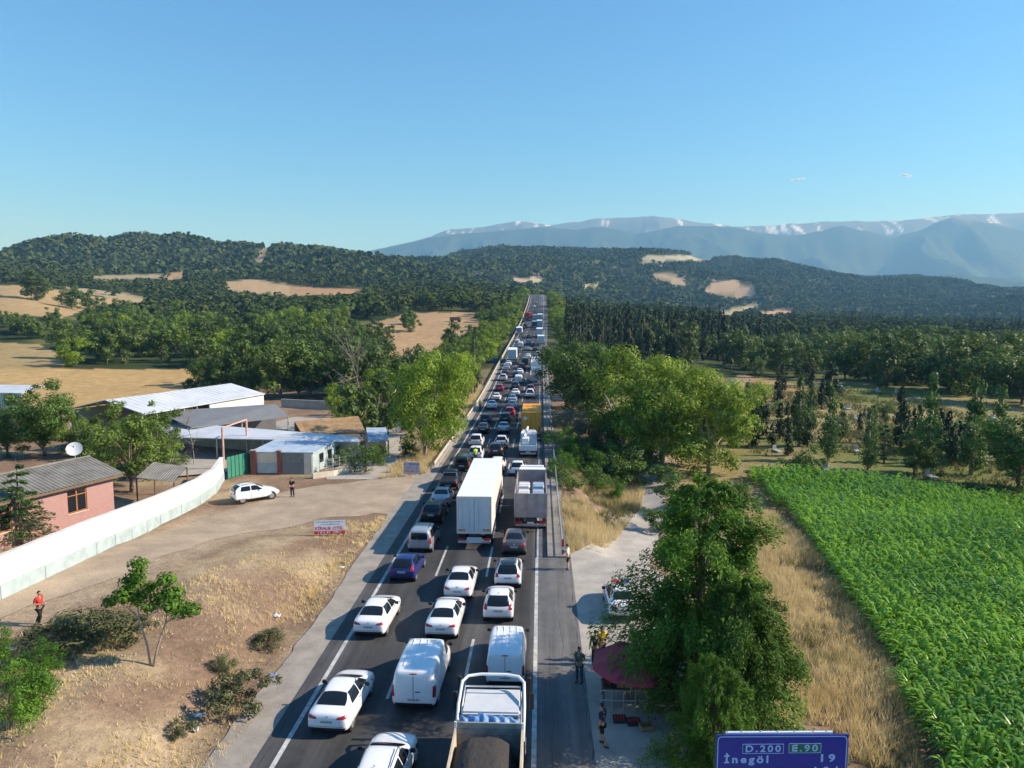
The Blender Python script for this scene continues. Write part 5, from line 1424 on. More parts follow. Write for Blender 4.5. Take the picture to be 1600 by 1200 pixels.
# ------------------------------------------------------------------ far woods on the hills
def far_forest():
    rng = np.random.default_rng(77)
    def scatter(n, s0, s1, nq, size, hgt, keep):
        s = np.sqrt(rng.random(n) * (s1 ** 2 - s0 ** 2) + s0 ** 2); u = rng.uniform(-0.95, 0.95, n)
        X = HEAD[0] * s + LAT[0] * u * s; Y = HEAD[1] * s + LAT[1] * u * s
        Z = terrain(X, Y)
        ok = (field_mask(X, Y, Z) < 0) & (field_mask(X, Y, Z + hgt * 0.8) < 0) & (field_mask(X, Y, Z + hgt * 0.4) < 0)
        ok &= keep(X, Y, s, u)
        X, Y, Z, s = X[ok], Y[ok], Z[ok], s[ok]; m = len(X)
        k = rng.uniform(0.7, 1.25, m)
        d = unit(rng.normal(size=(m, nq, 3))); d[..., 2] = np.abs(d[..., 2]); 
        c = np.stack([X, Y, Z], 1)[:, None, :] + np.array([0, 0, 0.30])[None, None] * (hgt * k)[:, None, None]
        pos = c + d * (hgt * k)[:, None, None] * np.array([0.48, 0.48, 0.68]) * rng.uniform(0.75, 1.0, (m, nq, 1))
        nr = unit(d + rng.normal(size=d.shape) * 0.35)
        sz = np.repeat(size * k, nq)
        return leaf_quads(pos.reshape(-1, 3), nr.reshape(-1, 3), sz, rng, 0.8)
    road_ok = lambda X, Y: (np.abs(X - RX(np.clip(Y, 0, 890)) + 5) > 15) | (Y > 680)
    front = lambda u, s: s < np.where(np.interp(u, _uA, _zA) > base_z(u, s) + 15, SA + 90, 99999)
    near = scatter(10500, 400, 900, 26, 2.6, 9.5, lambda X, Y, s, u: road_ok(X, Y))
    far = scatter(88000, 900, SB + 120, 5, 6.4, 9.0, lambda X, Y, s, u: front(u, s) & road_ok(X, Y))
    tag(add('far_wood', quad_mesh('far_wood', near, LM['far'])), 'dark woods covering the valley floor before the hills', 'wood', kind='stuff')
    tag(add('hill_wood', quad_mesh('hill_wood', far, LM['far'])), 'dense forest covering the hills below the mountains', 'forest', kind='stuff')
far_forest()

# ------------------------------------------------------------------ dry grass and corn
def px_scatter(poly, n, seed, pad=0.0):
    rng = np.random.default_rng(seed)
    pts = np.array([ground_hit(a, b)[:2] for a, b in poly])
    lo, hi = pts.min(0), pts.max(0)
    X = rng.uniform(lo[0], hi[0], n); Y = rng.uniform(lo[1], hi[1], n)
    m = in_poly(X, Y, [tuple(p) for p in pts])
    return X[m], Y[m]

def grass(name, poly, dens, hgt, nb, width, mt, label, seed, clump=3.0, thr=0.3, cat='grass'):
    pts = np.array([ground_hit(a, b)[:2] for a, b in poly]); lo, hi = pts.min(0), pts.max(0)
    n = int(dens * (hi[0] - lo[0]) * (hi[1] - lo[1]))
    X, Y = px_scatter(poly, n, seed)
    rng = np.random.default_rng(seed + 1)
    kk = (X < -12.15) | (X > 2.0); X, Y = X[kk], Y[kk]
    f = fbm(X / clump, Y / clump, seed, 3)
    k = rng.random(len(X)) < sstep((f - thr) / 0.25)
    X, Y, f = X[k], Y[k], f[k]
    Z = terrain(X, Y) - 0.02
    m = len(X)
    a = rng.random((m, nb)) * 2 * np.pi
    hh = hgt * (0.45 + 0.8 * f)[:, None] * rng.uniform(0.6, 1.2, (m, nb))
    rad = 0.12 * rng.random((m, nb))
    bx = X[:, None] + np.cos(a) * rad; by = Y[:, None] + np.sin(a) * rad; bz = np.repeat(Z[:, None], nb, 1)
    lean = hh * rng.uniform(0.15, 0.6, (m, nb))
    tx = bx + np.cos(a) * lean - 0.05 * hh; ty = by + np.sin(a) * lean; t_z = bz + hh
    w = width * rng.uniform(0.7, 1.3, (m, nb)); pa = rng.random((m, nb)) * np.pi
    ox, oy = np.cos(pa) * w, np.sin(pa) * w
    V = np.stack([np.stack([bx - ox, by - oy, bz], -1), np.stack([bx + ox, by + oy, bz], -1), np.stack([tx, ty, t_z], -1)], 2).reshape(-1, 3)
    me = np_mesh(name, V, np.arange(len(V)).reshape(-1, 3), False, mt)
    return tag(add(name, me), label, cat, kind='stuff')
grass('dry_grass', [(868, 770), (930, 742), (1008, 768), (998, 800), (945, 858), (882, 872), (872, 820)], 20, 0.85, 8, 0.018, LM['straw'], 'tall straw coloured grass on the slope below the right railing', 201, thr=0.25)
grass('dry_grass', [(1150, 830), (1195, 792), (1262, 850), (1325, 940), (1395, 1050), (1475, 1260), (1200, 1260), (1150, 1100), (1120, 950)], 26, 0.8, 9, 0.016, LM['straw'], 'tall straw coloured grass between the corn and the feathery tree', 202, thr=0.2)
grass('green_weeds', [(1150, 830), (1195, 792), (1262, 850), (1325, 940), (1395, 1050), (1475, 1260), (1200, 1260), (1150, 1100)], 5, 0.7, 9, 0.02, LM['weed'], 'patchy green weeds in the straw grass beside the corn', 203, clump=4, thr=0.48, cat='weeds')
grass('green_weeds', [(868, 740), (930, 690), (1008, 748), (998, 800), (945, 850), (882, 868)], 8, 0.8, 9, 0.02, LM['weed'], 'green weeds on the slope below the right railing', 204, clump=4, thr=0.42, cat='weeds')
grass('dry_grass', [(335, 1210), (555, 872), (604, 812), (560, 806), (400, 868), (300, 905), (-40, 1020), (-40, 1210)], 14, 0.26, 7, 0.016, LM['straw'], 'short dry grass scattered over the brown bank', 205, clump=3.5, thr=0.42)
grass('dry_grass', [(590, 750), (690, 738), (775, 602), (752, 606), (640, 712)], 16, 0.75, 8, 0.02, LM['straw'], 'dry grass along the outside of the pale barrier', 206, thr=0.22)
grass('dry_grass', [(430, 985), (555, 872), (604, 812), (585, 806), (470, 930), (300, 1210), (335, 1210)], 16, 0.42, 8, 0.018, LM['straw'], 'thicker dry grass along the foot of the bank', 207, clump=1.6, thr=0.38)

grass('meadow_grass', [(1160, 640), (1165, 600), (1260, 606), (1420, 618), (1640, 690), (1640, 765), (1420, 750), (1200, 740), (1165, 700)], 1.8, 0.75, 8, 0.05, LM['weed'], 'rough green and straw grass over the cemetery slope', 208, clump=7, thr=0.3)
def corn():
    rng = np.random.default_rng(12)
    poly = [G(a, b) for a, b in ((1170, 748), (1222, 800), (1290, 880), (1335, 960), (1395, 1060), (1440, 1150), (1490, 1290), (2100, 1290), (2100, 850), (1640, 800), (1420, 768), (1260, 750))]
    a, b = np.array(poly[1]), np.array(poly[4]); d = (b - a) / np.linalg.norm(b - a); nrm = np.array([-d[1], d[0]])
    if nrm[0] < 0: nrm = -nrm
    pts = []
    for r in np.arange(-8, 75, 0.88):
        q = np.arange(-60, 80, 0.15) + rng.random() * 0.3
        P = a + nrm * (r + rng.normal(size=len(q)) * 0.04)[:, None] + d * q[:, None]
        pts.append(P)
    P = np.concatenate(pts)
    P = P[in_poly(P[:, 0], P[:, 1], poly)]
    s = P @ HEAD
    px, py = project(P[:, 0], P[:, 1], np.full(len(P), 0.5))
    keep = (px < 1760) & (s > 15) & (rng.random(len(P)) < np.clip(1.5 - s / 75., 0.62, 1.0))
    P, s = P[keep], s[keep]; n = len(P)
    Z = terrain(P[:, 0], P[:, 1])
    hgt = 1.6 * rng.uniform(0.8, 1.15, n) * (0.8 + 0.4 * fbm(P[:, 0] / 7, P[:, 1] / 7, 9))
    VV = []
    for L in range(7):
        f = 0.18 + 0.80 * L / 6
        az = (L % 2) * math.pi + rng.normal(size=n) * 0.7 + rng.random(n) * 0.8
        ln = hgt * (0.56 - 0.28 * abs(f - 0.5)) * rng.uniform(0.85, 1.2, n)
        w = 0.042 * rng.uniform(0.8, 1.3, n) * (1 + 0.008 * s)
        cx, sx = np.cos(az), np.sin(az)
        z0 = Z + hgt * f * 0.86
        rise = 0.55 + 0.45 * f
        prof = [(0.0, 0.0, 0.5), (0.38, 0.36 * rise, 1.0), (0.72, 0.40 * rise, 0.8), (1.0, 0.18 * rise - 0.08, 0.05)]
        ring = []
        for (o, up, ww) in prof:
            x = P[:, 0] + cx * ln * o; y = P[:, 1] + sx * ln * o; z = z0 + ln * up
            ring.append((np.stack([x - sx * w * ww, y + cx * w * ww, z], 1), np.stack([x + sx * w * ww, y - cx * w * ww, z], 1)))
        V = np.stack([ring[0][0], ring[0][1], ring[1][0], ring[1][1], ring[2][0], ring[2][1], ring[3][0], ring[3][1]], 1)
        VV.append(V)
    V = np.stack(VV, 1).reshape(-1, 8, 3)
    m = len(V); base = np.arange(m)[:, None, None] * 8
    F = (base + np.array([[0, 1, 3, 2], [2, 3, 5, 4], [4, 5, 7, 6]])[None]).reshape(-1, 4)
    me = np_mesh('corn_field', V.reshape(-1, 3), F, False, LM['corn'])
    tag(add('corn_field', me), 'field of tall bright green corn plants in rows', 'corn', kind='stuff')
    print('corn plants', n, 'quads', len(F))
corn()
# ================================================================== vehicles
def paint(name, c, rough=0.28, metal=0.0): return mat('paint_' + name, c, rough, metal, coat=0.6, spec=0.5, noise=0.04, nscale=1.5)
PAINT = dict(white=paint('white', (0.80, 0.80, 0.80)), silver=paint('silver', (0.45, 0.47, 0.49), .35, .5), grey=paint('grey', (0.085, 0.085, 0.09), .35, .4), black=paint('black', (0.010, 0.010, 0.012)),
             blue=paint('blue', (0.012, 0.025, 0.16), .3, .2), navy=paint('navy', (0.02, 0.035, 0.07), .3, .3), red=paint('red', (0.45, 0.015, 0.03)), maroon=paint('maroon', (0.13, 0.02, 0.03)),
             lightblue=paint('lightblue', (0.30, 0.42, 0.50), .35, .4), green=paint('green', (0.03, 0.045, 0.035), .3, .3), brown=paint('brown', (0.05, 0.03, 0.03), .3, .3), orange=paint('orange', (0.78, 0.36, 0.02), .6), yellow=paint('yellow', (0.60, 0.31, 0.03), .5))
M_CARGLASS = mat('car_glass', (0.008, 0.010, 0.012), 0.06, spec=0.6)
M_TAIL = mat('tail_lamp', (0.38, 0.012, 0.02), 0.2, coat=0.5)
M_HEADL = mat('head_lamp', (0.55, 0.58, 0.6), 0.15, coat=0.5)
M_PLATE = mat('number_plate', (0.62, 0.62, 0.60), 0.5)
M_BLACKPL = mat('black_plastic', (0.015, 0.015, 0.016), 0.6)
M_ALLOY = mat('alloy_rim', (0.45, 0.45, 0.46), 0.35, 0.7)

def loft_body(st):
    V = []; F = []; nr = 16
    for (y, zb, zbelt, hl, hb, zt_, ht) in st:
        half = [(0, zb), (hl * .90, zb), (hl, zb + .10), (hl + .012, zb + .58 * (zbelt - zb)), (hb, zbelt), (hb * .45 + ht * .55 + .015, zbelt + .5 * (zt_ - .07 - zbelt)), (ht, max(zt_ - .07, zbelt + .005)), (ht - .13, max(zt_ - .015, zbelt + .01)), (0, max(zt_, zbelt + .015))]
        ring = half + [(-x, z) for x, z in half[-2:0:-1]]
        V += [(x, y, z) for x, z in ring]
    for i in range(len(st) - 1):
        for k in range(nr):
            F.append((i * nr + k, i * nr + (k + 1) % nr, (i + 1) * nr + (k + 1) % nr, (i + 1) * nr + k))
    for b, rev in ((0, False), ((len(st) - 1) * nr, True)):
        c = len(V); q = [V[b + k] for k in range(nr)]; V.append((0, q[0][1] + (-.015 if not rev else .015), sum(p[2] for p in q) / nr))
        for k in range(nr):
            f = (b + (k + 1) % nr, b + k, c); F.append(f if not rev else f[::-1])
    me = bpy.data.meshes.new('body'); me.from_pydata(V, [], F)
    o = bpy.data.objects.new('tmp', me); COL.objects.link(o)
    md = o.modifiers.new('s', 'SUBSURF'); md.levels = md.render_levels = 2
    dg = bpy.context.evaluated_depsgraph_get(); m2 = bpy.data.meshes.new_from_object(o.evaluated_get(dg))
    COL.objects.unlink(o); bpy.data.objects.remove(o); bpy.data.meshes.remove(me)
    bm = bmesh.new(); bm.from_mesh(m2); bmesh.ops.recalc_face_normals(bm, faces=bm.faces); bm.to_mesh(m2); bm.free()
    m2.polygons.foreach_set('use_smooth', np.ones(len(m2.polygons), bool)); m2.name = 'body'
    bvh = BVHTree.FromPolygons([v.co[:] for v in m2.vertices], [p.vertices[:] for p in m2.polygons])
    return m2, bvh

def decal(bvh, proj, quad, nu=8, nv=6, off=0.008, round_=0.0):
    V = []; ok = True
    q = [Vector(p) for p in quad]
    for j in range(nv + 1):
        for i in range(nu + 1):
            u, v = i / nu, j / nv
            if round_:     # pull the corners in
                a, b = 2 * u - 1, 2 * v - 1; k = 1 - round_ * (a * a * b * b); a *= k; b *= k; u, v = (a + 1) / 2, (b + 1) / 2
            p = q[0].lerp(q[1], u).lerp(q[3].lerp(q[2], u), v)
            o, d = {'top': ((p.x, p.y, 6), (0, 0, -1)), 'rear': ((p.x, -4, p.y), (0, 1, 0)), 'front': ((p.x, 12, p.y), (0, -1, 0)), 'right': ((4, p.x, p.y), (-1, 0, 0)), 'left': ((-4, p.x, p.y), (1, 0, 0))}[proj]
            h = bvh.ray_cast(Vector(o), Vector(d))
            if h[0] is None: ok = False; V.append(None); continue
            n = h[1]
            if n.dot(Vector(d)) > 0: n = -n
            V.append(h[0] + n * off)
    F = []
    for j in range(nv):
        for i in range(nu):
            a = j * (nu + 1) + i; f = (a, a + 1, a + nu + 2, a + nu + 1)
            if all(V[k] is not None for k in f): F.append(f)
    return MB().raw([v if v is not None else (0, 0, 0) for v in V], F)

WHEEL = {}
def wheel_meshes(r, w):
    k = (r, w)
    if k not in WHEEL:
        t = MB().disc_x(0, 0, 0, r, w, 22).mesh('tyre'); m = MB()
        m.disc_x(0, 0, 0, r * .66, w + .012, 16)
        for q in range(5):
            a = q * 2 * math.pi / 5; m.tube([(w / 2 + .012, 0, 0), (w / 2 + .012, math.cos(a) * r * .6, math.sin(a) * r * .6)], r * .06, 4)
        WHEEL[k] = (t, m.mesh('rim'))
    return WHEEL[k]
def wheel(parent, x, y, r=.31, w=.2, detail=True):
    t, m = wheel_meshes(r, w); o = add('wheel', t, parent, M_RUBBER); o.location = (x, y, r)
    if x < 0: o.rotation_euler.z = math.pi
    if detail: add('rim', m, o, M_ALLOY)
    return o

SPEC = {
 'sedan': dict(st=[(.03, .48, .84, .68, .64, .92, .54), (.09, .30, .95, .82, .79, 1.07, .69), (.30, .24, .99, .87, .84, 1.11, .71), (.52, .22, 1.0, .885, .84, 1.14, .69), (1.16, .22, .99, .885, .84, 1.41, .57), (1.75, .22, .97, .885, .84, 1.48, .58), (2.42, .22, .95, .885, .84, 1.45, .57), (3.24, .22, .92, .885, .83, 1.05, .70), (3.88, .24, .82, .87, .80, .93, .70), (4.28, .30, .68, .78, .72, .77, .62), (4.46, .38, .56, .58, .54, .62, .46)],
   rw=('top', [(-.66, .55), (.66, .55), (.53, 1.24), (-.53, 1.24)]), ws=('top', [(-.51, 2.44), (.51, 2.44), (.66, 3.16), (-.66, 3.16)]), sw=[[(.92, 1.03), (1.92, 1.0), (1.92, 1.40), (1.24, 1.37)], [(1.98, 1.0), (3.05, .98), (2.48, 1.37), (1.98, 1.40)]],
   tl=[(.40, .84), (.80, .86), (.80, 1.0), (.46, .94)], plate=(.26, .68, .80), ax=(.78, 3.50), r=.33, hw=.875, H=1.48, bump=(.30, .50)),
 'oldsedan': dict(st=[(.03, .46, .80, .68, .64, .88, .52), (.09, .30, .90, .82, .78, 1.02, .68), (.40, .24, .95, .87, .83, 1.07, .70), (.74, .22, .96, .885, .84, 1.10, .69), (1.30, .22, .96, .885, .84, 1.41, .57), (1.85, .22, .95, .885, .84, 1.47, .58), (2.5, .22, .94, .885, .84, 1.44, .57), (3.22, .22, .92, .885, .83, 1.03, .70), (3.9, .24, .80, .87, .80, .90, .70), (4.32, .30, .66, .78, .72, .74, .62), (4.52, .38, .54, .58, .54, .60, .46)],
   rw=('top', [(-.66, .74), (.66, .74), (.53, 1.40), (-.53, 1.40)]), ws=('top', [(-.50, 2.52), (.50, 2.52), (.64, 3.16), (-.64, 3.16)]), sw=[[(1.05, .99), (2.02, .97), (2.02, 1.39), (1.38, 1.36)], [(2.08, .97), (3.05, .97), (2.55, 1.36), (2.08, 1.39)]],
   tl=[(.42, .78), (.80, .80), (.80, .95), (.50, .90)], plate=(.26, .62, .74), ax=(.82, 3.62), r=.32, hw=.875, H=1.47, bump=(.30, .44)),
 'hatch': dict(st=[(.02, .46, .80, .68, .64, .88, .52), (.07, .30, .92, .82, .79, 1.02, .68), (.24, .24, .97, .86, .83, 1.20, .64), (.58, .22, .98, .87, .83, 1.42, .57), (1.15, .22, .97, .87, .83, 1.48, .58), (1.85, .22, .95, .87, .83, 1.46, .57), (2.66, .22, .93, .87, .82, 1.04, .70), (3.3, .24, .82, .86, .80, .93, .70), (3.76, .30, .68, .78, .72, .76, .62), (3.96, .38, .56, .58, .54, .62, .46)],
   rw=('rear', [(-.66, .99), (.66, .99), (.54, 1.40), (-.54, 1.40)]), ws=('top', [(-.50, 1.92), (.50, 1.92), (.64, 2.62), (-.64, 2.62)]), sw=[[(.62, 1.02), (1.42, 1.0), (1.42, 1.37), (.72, 1.34)], [(1.48, 1.0), (2.40, 1.0), (1.92, 1.35), (1.48, 1.37)]],
   tl=[(.60, .82), (.80, .82), (.74, 1.10), (.60, 1.06)], plate=(.26, .70, .82), ax=(.62, 3.16), r=.31, hw=.86, H=1.48, bump=(.30, .42)),
 'suv': dict(st=[(.02, .52, .92, .70, .66, 1.02, .54), (.08, .38, 1.03, .85, .81, 1.16, .70), (.22, .32, 1.06, .90, .86, 1.36, .68), (.52, .28, 1.07, .905, .87, 1.60, .62), (1.2, .28, 1.06, .905, .87, 1.66, .63), (2.05, .28, 1.04, .905, .87, 1.62, .62), (2.80, .28, 1.02, .905, .86, 1.16, .74), (3.5, .30, .92, .90, .84, 1.04, .74), (4.05, .36, .78, .82, .76, .86, .66), (4.28, .44, .64, .62, .58, .70, .50)],
   rw=('rear', [(-.69, 1.10), (.69, 1.10), (.58, 1.57), (-.58, 1.57)]), ws=('top', [(-.54, 2.12), (.54, 2.12), (.68, 2.76), (-.68, 2.76)]), sw=[[(.56, 1.12), (1.50, 1.10), (1.50, 1.53), (.70, 1.51)], [(1.56, 1.10), (2.55, 1.10), (2.12, 1.50), (1.56, 1.53)]],
   tl=[(.62, .90), (.83, .90), (.78, 1.16), (.62, 1.14)], plate=(.26, .80, .92), ax=(.74, 3.40), r=.35, hw=.90, H=1.66, bump=(.36, .54)),
 'van': dict(st=[(.0, .52, 1.05, .80, .80, 1.70, .66), (.04, .36, 1.10, .93, .93, 1.90, .80), (.16, .30, 1.12, .97, .97, 1.97, .85), (1.5, .28, 1.12, .975, .97, 2.0, .86), (2.9, .28, 1.10, .975, .97, 1.98, .85), (3.45, .28, 1.08, .975, .96, 1.86, .80), (4.05, .28, 1.04, .97, .93, 1.30, .80), (4.4, .30, .98, .95, .90, 1.12, .76), (4.78, .36, .78, .88, .82, .90, .70), (4.98, .42, .62, .70, .64, .72, .54)],
   rw=None, ws=('top', [(-.70, 3.52), (.70, 3.52), (.76, 4.10), (-.76, 4.10)]), sw=[[(3.15, 1.14), (3.86, 1.12), (3.50, 1.72), (3.15, 1.74)]], tl=[(.83, .78), (.955, .78), (.955, 1.28), (.85, 1.28)], plate=(.27, .60, .72), ax=(.95, 4.05), r=.34, hw=.965, H=2.0, bump=(.34, .52)),
 'minivan': dict(st=[(.0, .50, 1.0, .74, .74, 1.52, .58), (.05, .36, 1.04, .85, .85, 1.72, .68), (.20, .30, 1.06, .89, .88, 1.79, .71), (1.4, .28, 1.05, .89, .88, 1.82, .72), (2.3, .28, 1.03, .89, .88, 1.78, .70), (3.15, .28, 1.0, .89, .86, 1.18, .74), (3.7, .30, .88, .88, .82, 1.02, .72), (4.12, .36, .74, .80, .74, .82, .64), (4.32, .44, .60, .60, .56, .66, .48)],
   rw=('rear', [(-.62, 1.10), (.62, 1.10), (.58, 1.62), (-.58, 1.62)]), ws=('top', [(-.60, 2.38), (.60, 2.38), (.68, 3.10), (-.68, 3.10)]), sw=[[(.35, 1.12), (1.25, 1.12), (1.25, 1.65), (.40, 1.65)], [(1.32, 1.12), (2.05, 1.12), (2.05, 1.65), (1.32, 1.65)], [(2.12, 1.12), (2.90, 1.10), (2.45, 1.58), (2.12, 1.64)]],
   tl=[(.74, .80), (.865, .80), (.86, 1.22), (.76, 1.22)], plate=(.26, .70, .82), ax=(.72, 3.42), r=.32, hw=.88, H=1.82, bump=(.34, .50)),
 'pickup': dict(st=[(.02, .60, .95, .74, .72, 1.0, .60), (.07, .46, 1.02, .88, .86, 1.08, .72), (.3, .42, 1.04, .91, .88, 1.12, .76), (1.55, .40, 1.05, .92, .88, 1.14, .76), (1.72, .40, 1.06, .92, .88, 1.70, .64), (2.3, .38, 1.06, .92, .88, 1.78, .65), (3.1, .38, 1.05, .92, .88, 1.74, .64), (3.8, .38, 1.04, .92, .87, 1.22, .76), (4.4, .40, .98, .91, .85, 1.12, .76), (4.95, .46, .84, .84, .78, .94, .68), (5.15, .54, .70, .64, .60, .76, .52)],
   rw=('rear', [(-.54, 1.26), (.54, 1.26), (.50, 1.60), (-.50, 1.60)]), ws=('top', [(-.56, 3.16), (.56, 3.16), (.70, 3.76), (-.70, 3.76)]), sw=[[(1.92, 1.14), (2.62, 1.12), (2.62, 1.62), (2.0, 1.62)], [(2.68, 1.12), (3.60, 1.12), (3.16, 1.60), (2.68, 1.62)]],
   tl=[(.74, .80), (.86, .80), (.86, 1.04), (.74, 1.04)], plate=(.26, .62, .74), ax=(1.1, 4.2), r=.37, hw=.915, H=1.78, bump=(.46, .60)),
}
CARS = {}
def car_parts(kind):
    """meshes shared by every car of a kind"""
    if kind in CARS: return CARS[kind]
    S = SPEC[kind]; body, bvh = loft_body(S['st']); P = []
    def dm(name, *a, **k): return decal(bvh, *a, **k).mesh(name, True)
    if S['rw']: P.append(('rear_window', dm('rear_window', *S['rw'], nu=12, nv=8, round_=.08), M_CARGLASS, 0))
    P.append(('windscreen', dm('windscreen', *S['ws'], nu=12, nv=8, round_=.06), M_CARGLASS, 0))
    for q in S['sw']:
        for sd in ('right', 'left'): P.append(('side_window', dm('side_window', sd, q, 8, 5, round_=.05), M_CARGLASS, 0))
    for s_ in (-1, 1): P.append(('tail_light', dm('tail_light', 'rear', [(s_ * x, z) for x, z in S['tl']], 5, 4, .012), M_TAIL, 0))
    w, z0, z1 = S['plate']
    P.append(('number_plate', dm('number_plate', 'rear', [(-w, z0), (w, z0), (w, z1), (-w, z1)], 4, 2, .018), M_PLATE, 1))
    ch = MB()
    for k in range(7):
        x = -w * .78 + k * w * .26; d_ = decal(bvh, 'rear', [(x - .018, z0 + .03), (x + .018, z0 + .03), (x + .018, z1 - .03), (x - .018, z1 - .03)], 1, 1, .023); ch.raw(d_.v, d_.f)
    P.append(('plate_characters', ch.mesh('plate_characters'), M_BLACKPL, 2))
    b0, b1 = S['bump']; hw = S['hw']
    P.append(('bumper_trim', dm('bumper_trim', 'rear', [(-hw * .80, b0 + .02), (hw * .80, b0 + .02), (hw * .88, b1 - .02), (-hw * .88, b1 - .02)], 12, 3, .01), M_BLACKPL, 1))
    # mirrors
    L_ = S['ax'][1]; my = L_ - (1.05 if kind != 'van' else .25); mz = {'sedan': 1.02, 'oldsedan': 1.0, 'hatch': 1.0, 'suv': 1.14, 'van': 1.3, 'minivan': 1.12, 'pickup': 1.16}[kind]
    for s_ in (-1, 1): P.append(('mirror', MB().cbox(s_ * hw - .02 if s_ > 0 else -hw - .19, hw + .19 if s_ > 0 else -hw + .02, my, my + .10, mz - .02, mz + .15, .03).mesh('mirror'), M_BLACKPL, 1))
    if kind in ('sedan', 'oldsedan', 'hatch', 'suv'):
        for s_ in (-1, 1): P.append(('head_light', dm('head_light', 'front', [(s_ * .42, S['st'][-2][5] - .12), (s_ * .66, S['st'][-2][5] - .12), (s_ * .66, S['st'][-2][5] - .02), (s_ * .42, S['st'][-2][5] - .04)], 3, 2, .01), M_HEADL, 1))
        P.append(('antenna', MB().tube([(0, S['st'][3][0] + .25, S['H'] - .04), (0, S['st'][3][0] + .08, S['H'] + .12)], .012, 5).mesh('antenna'), M_BLACKPL, 2))
        dh = MB()
        for yy in (S['sw'][0][1][0] - .2, S['sw'][1][1][0] - .7):
            for sd, s_ in (('right', 1), ('left', -1)):
                z = S['st'][4][2] - .10; d_ = decal(bvh, sd, [(yy, z), (yy + .16, z), (yy + .16, z + .03), (yy, z + .03)], 2, 1, .02)
                P.append(('door_handle', d_.mesh('door_handle'), M_BLACKPL, 2))
    if kind != 'van':
        for yy in {q[1][0] for q in S['sw']}:
            for sd in ('right', 'left'): P.append(('door_gap', decal(bvh, sd, [(yy + .02, .36), (yy + .042, .36), (yy + .042, S['st'][4][2]), (yy + .02, S['st'][4][2])], 1, 6, .006).mesh('door_gap'), M_BLACKPL, 2))
        zz = S['plate'][2] + .05
        P.append(('boot_gap', decal(bvh, 'rear', [(-S['hw'] * .8, b1 + .03), (S['hw'] * .8, b1 + .03), (S['hw'] * .8, b1 + .045), (-S['hw'] * .8, b1 + .045)], 12, 1, .006).mesh('boot_gap'), M_BLACKPL, 2))
    if kind == 'suv' or kind == 'minivan':
        for s_ in (-1, 1): P.append(('roof_rail', MB().tube([(s_ * .56, .75, S['H'] - .03), (s_ * .57, 1.3, S['H'] + .03), (s_ * .57, 1.9, S['H'] - .0)], .02, 5).mesh('roof_rail'), M_BLACKPL, 2))
    if kind in ('sedan', 'oldsedan'):
        P.append(('boot_badge', dm('boot_badge', 'rear', [(-.06, .90), (.06, .90), (.06, .97), (-.06, .97)], 2, 2, .012), M_ALLOY, 2))
    if kind == 'van':
        P.append(('door_gap', dm('door_gap', 'rear', [(-.012, .55), (.012, .55), (.012, 1.85), (-.012, 1.85)], 1, 8, .006), M_BLACKPL, 1))
        P.append(('brake_light', dm('brake_light', 'rear', [(-.16, 1.78), (.16, 1.78), (.16, 1.83), (-.16, 1.83)], 2, 1, .015), M_TAIL, 1))
        P.append(('door_handle', dm('door_handle', 'rear', [(.08, 1.0), (.30, 1.0), (.30, 1.05), (.08, 1.05)], 2, 1, .02), M_BLACKPL, 1))
        for x in (-.5, -.17, .17, .5): P.append(('roof_rib', MB().tube([(x, .45, 1.985 - abs(x) * .02), (x, 3.0, 1.985 - abs(x) * .03)], .02, 5).mesh('roof_rib'), None, 1))
    if kind == 'pickup':
        P.append(('load_bed', dm('load_bed', 'top', [(-.68, .22), (.68, .22), (.68, 1.5), (-.68, 1.5)], 6, 6, .012), M_BLACKPL, 0))
        P.append(('roll_bar', MB().tube([(-.7, 1.45, 1.1), (-.66, 1.5, 1.62), (.66, 1.5, 1.62), (.7, 1.45, 1.1)], .035, 6).mesh('roll_bar'), M_ALLOY, 1))
    if kind == 'minivan':
        P.append(('door_gap', dm('door_gap', 'rear', [(-.012, .55), (.012, .55), (.012, 1.7), (-.012, 1.7)], 1, 8, .006), M_BLACKPL, 2))
    CARS[kind] = (body, P)
    return CARS[kind]

def place(px, row, dz=.28):
    x, y = road_hit(px, row, dz)
    return x, y
def slope(y): return math.atan((float(RZ(y + 3)) - float(RZ(y))) / 3)

GROUP = 'vehicles queueing on the road'
def car(kind, color, x, y, label, cat='car', yaw=0.0, lod=0, z=None, name=None, roof=None, group=GROUP, scale=1.0):
    body, P = car_parts(kind)
    nm = name or {'sedan': 'sedan_car', 'oldsedan': 'sedan_car', 'hatch': 'hatchback_car', 'suv': 'suv_car', 'van': 'delivery_van', 'minivan': 'minivan', 'pickup': 'pickup_truck'}[kind]
    z = float(RZ(y)) if z is None else z
    e = empty(nm, (x, y, z), math.radians(yaw), slope(y) if group == GROUP else 0, label, cat, group)
    e.scale = (scale,) * 3
    add('body', body, e, PAINT[color])
    for pn, me, mt, lv in P:
        if lv + lod > 2 and lv > 0: continue
        add(pn, me, e, mt if mt else PAINT[color])
    S = SPEC[kind]; r = S['r']
    for s_ in (-1, 1):
        for a in S['ax']:
            if lod < 2:
                m = CARS.setdefault(('arch', kind), None)
                if m is None: m = CARS[('arch', kind)] = MB().disc_x(0, 0, 0, r + .055, .16, 20).mesh('wheel_arch')
                o = add('wheel_arch', m, e, M_BLACKPL); o.location = (s_ * (S['hw'] - .095), a, r + .02)
            wheel(e, s_ * (S['hw'] - .108), a, r, .2, lod < 2)
    return e
def panel_roof(e, kind, mt, y0, y1, hw):
    body, P = CARS[kind]; bvh = BVHTree.FromPolygons([v.co[:] for v in body.vertices], [p.vertices[:] for p in body.polygons])
    decal(bvh, 'top', [(-hw, y0), (hw, y0), (hw, y1), (-hw, y1)], 8, 8, .006).build('roof_panel', mt, e, True)

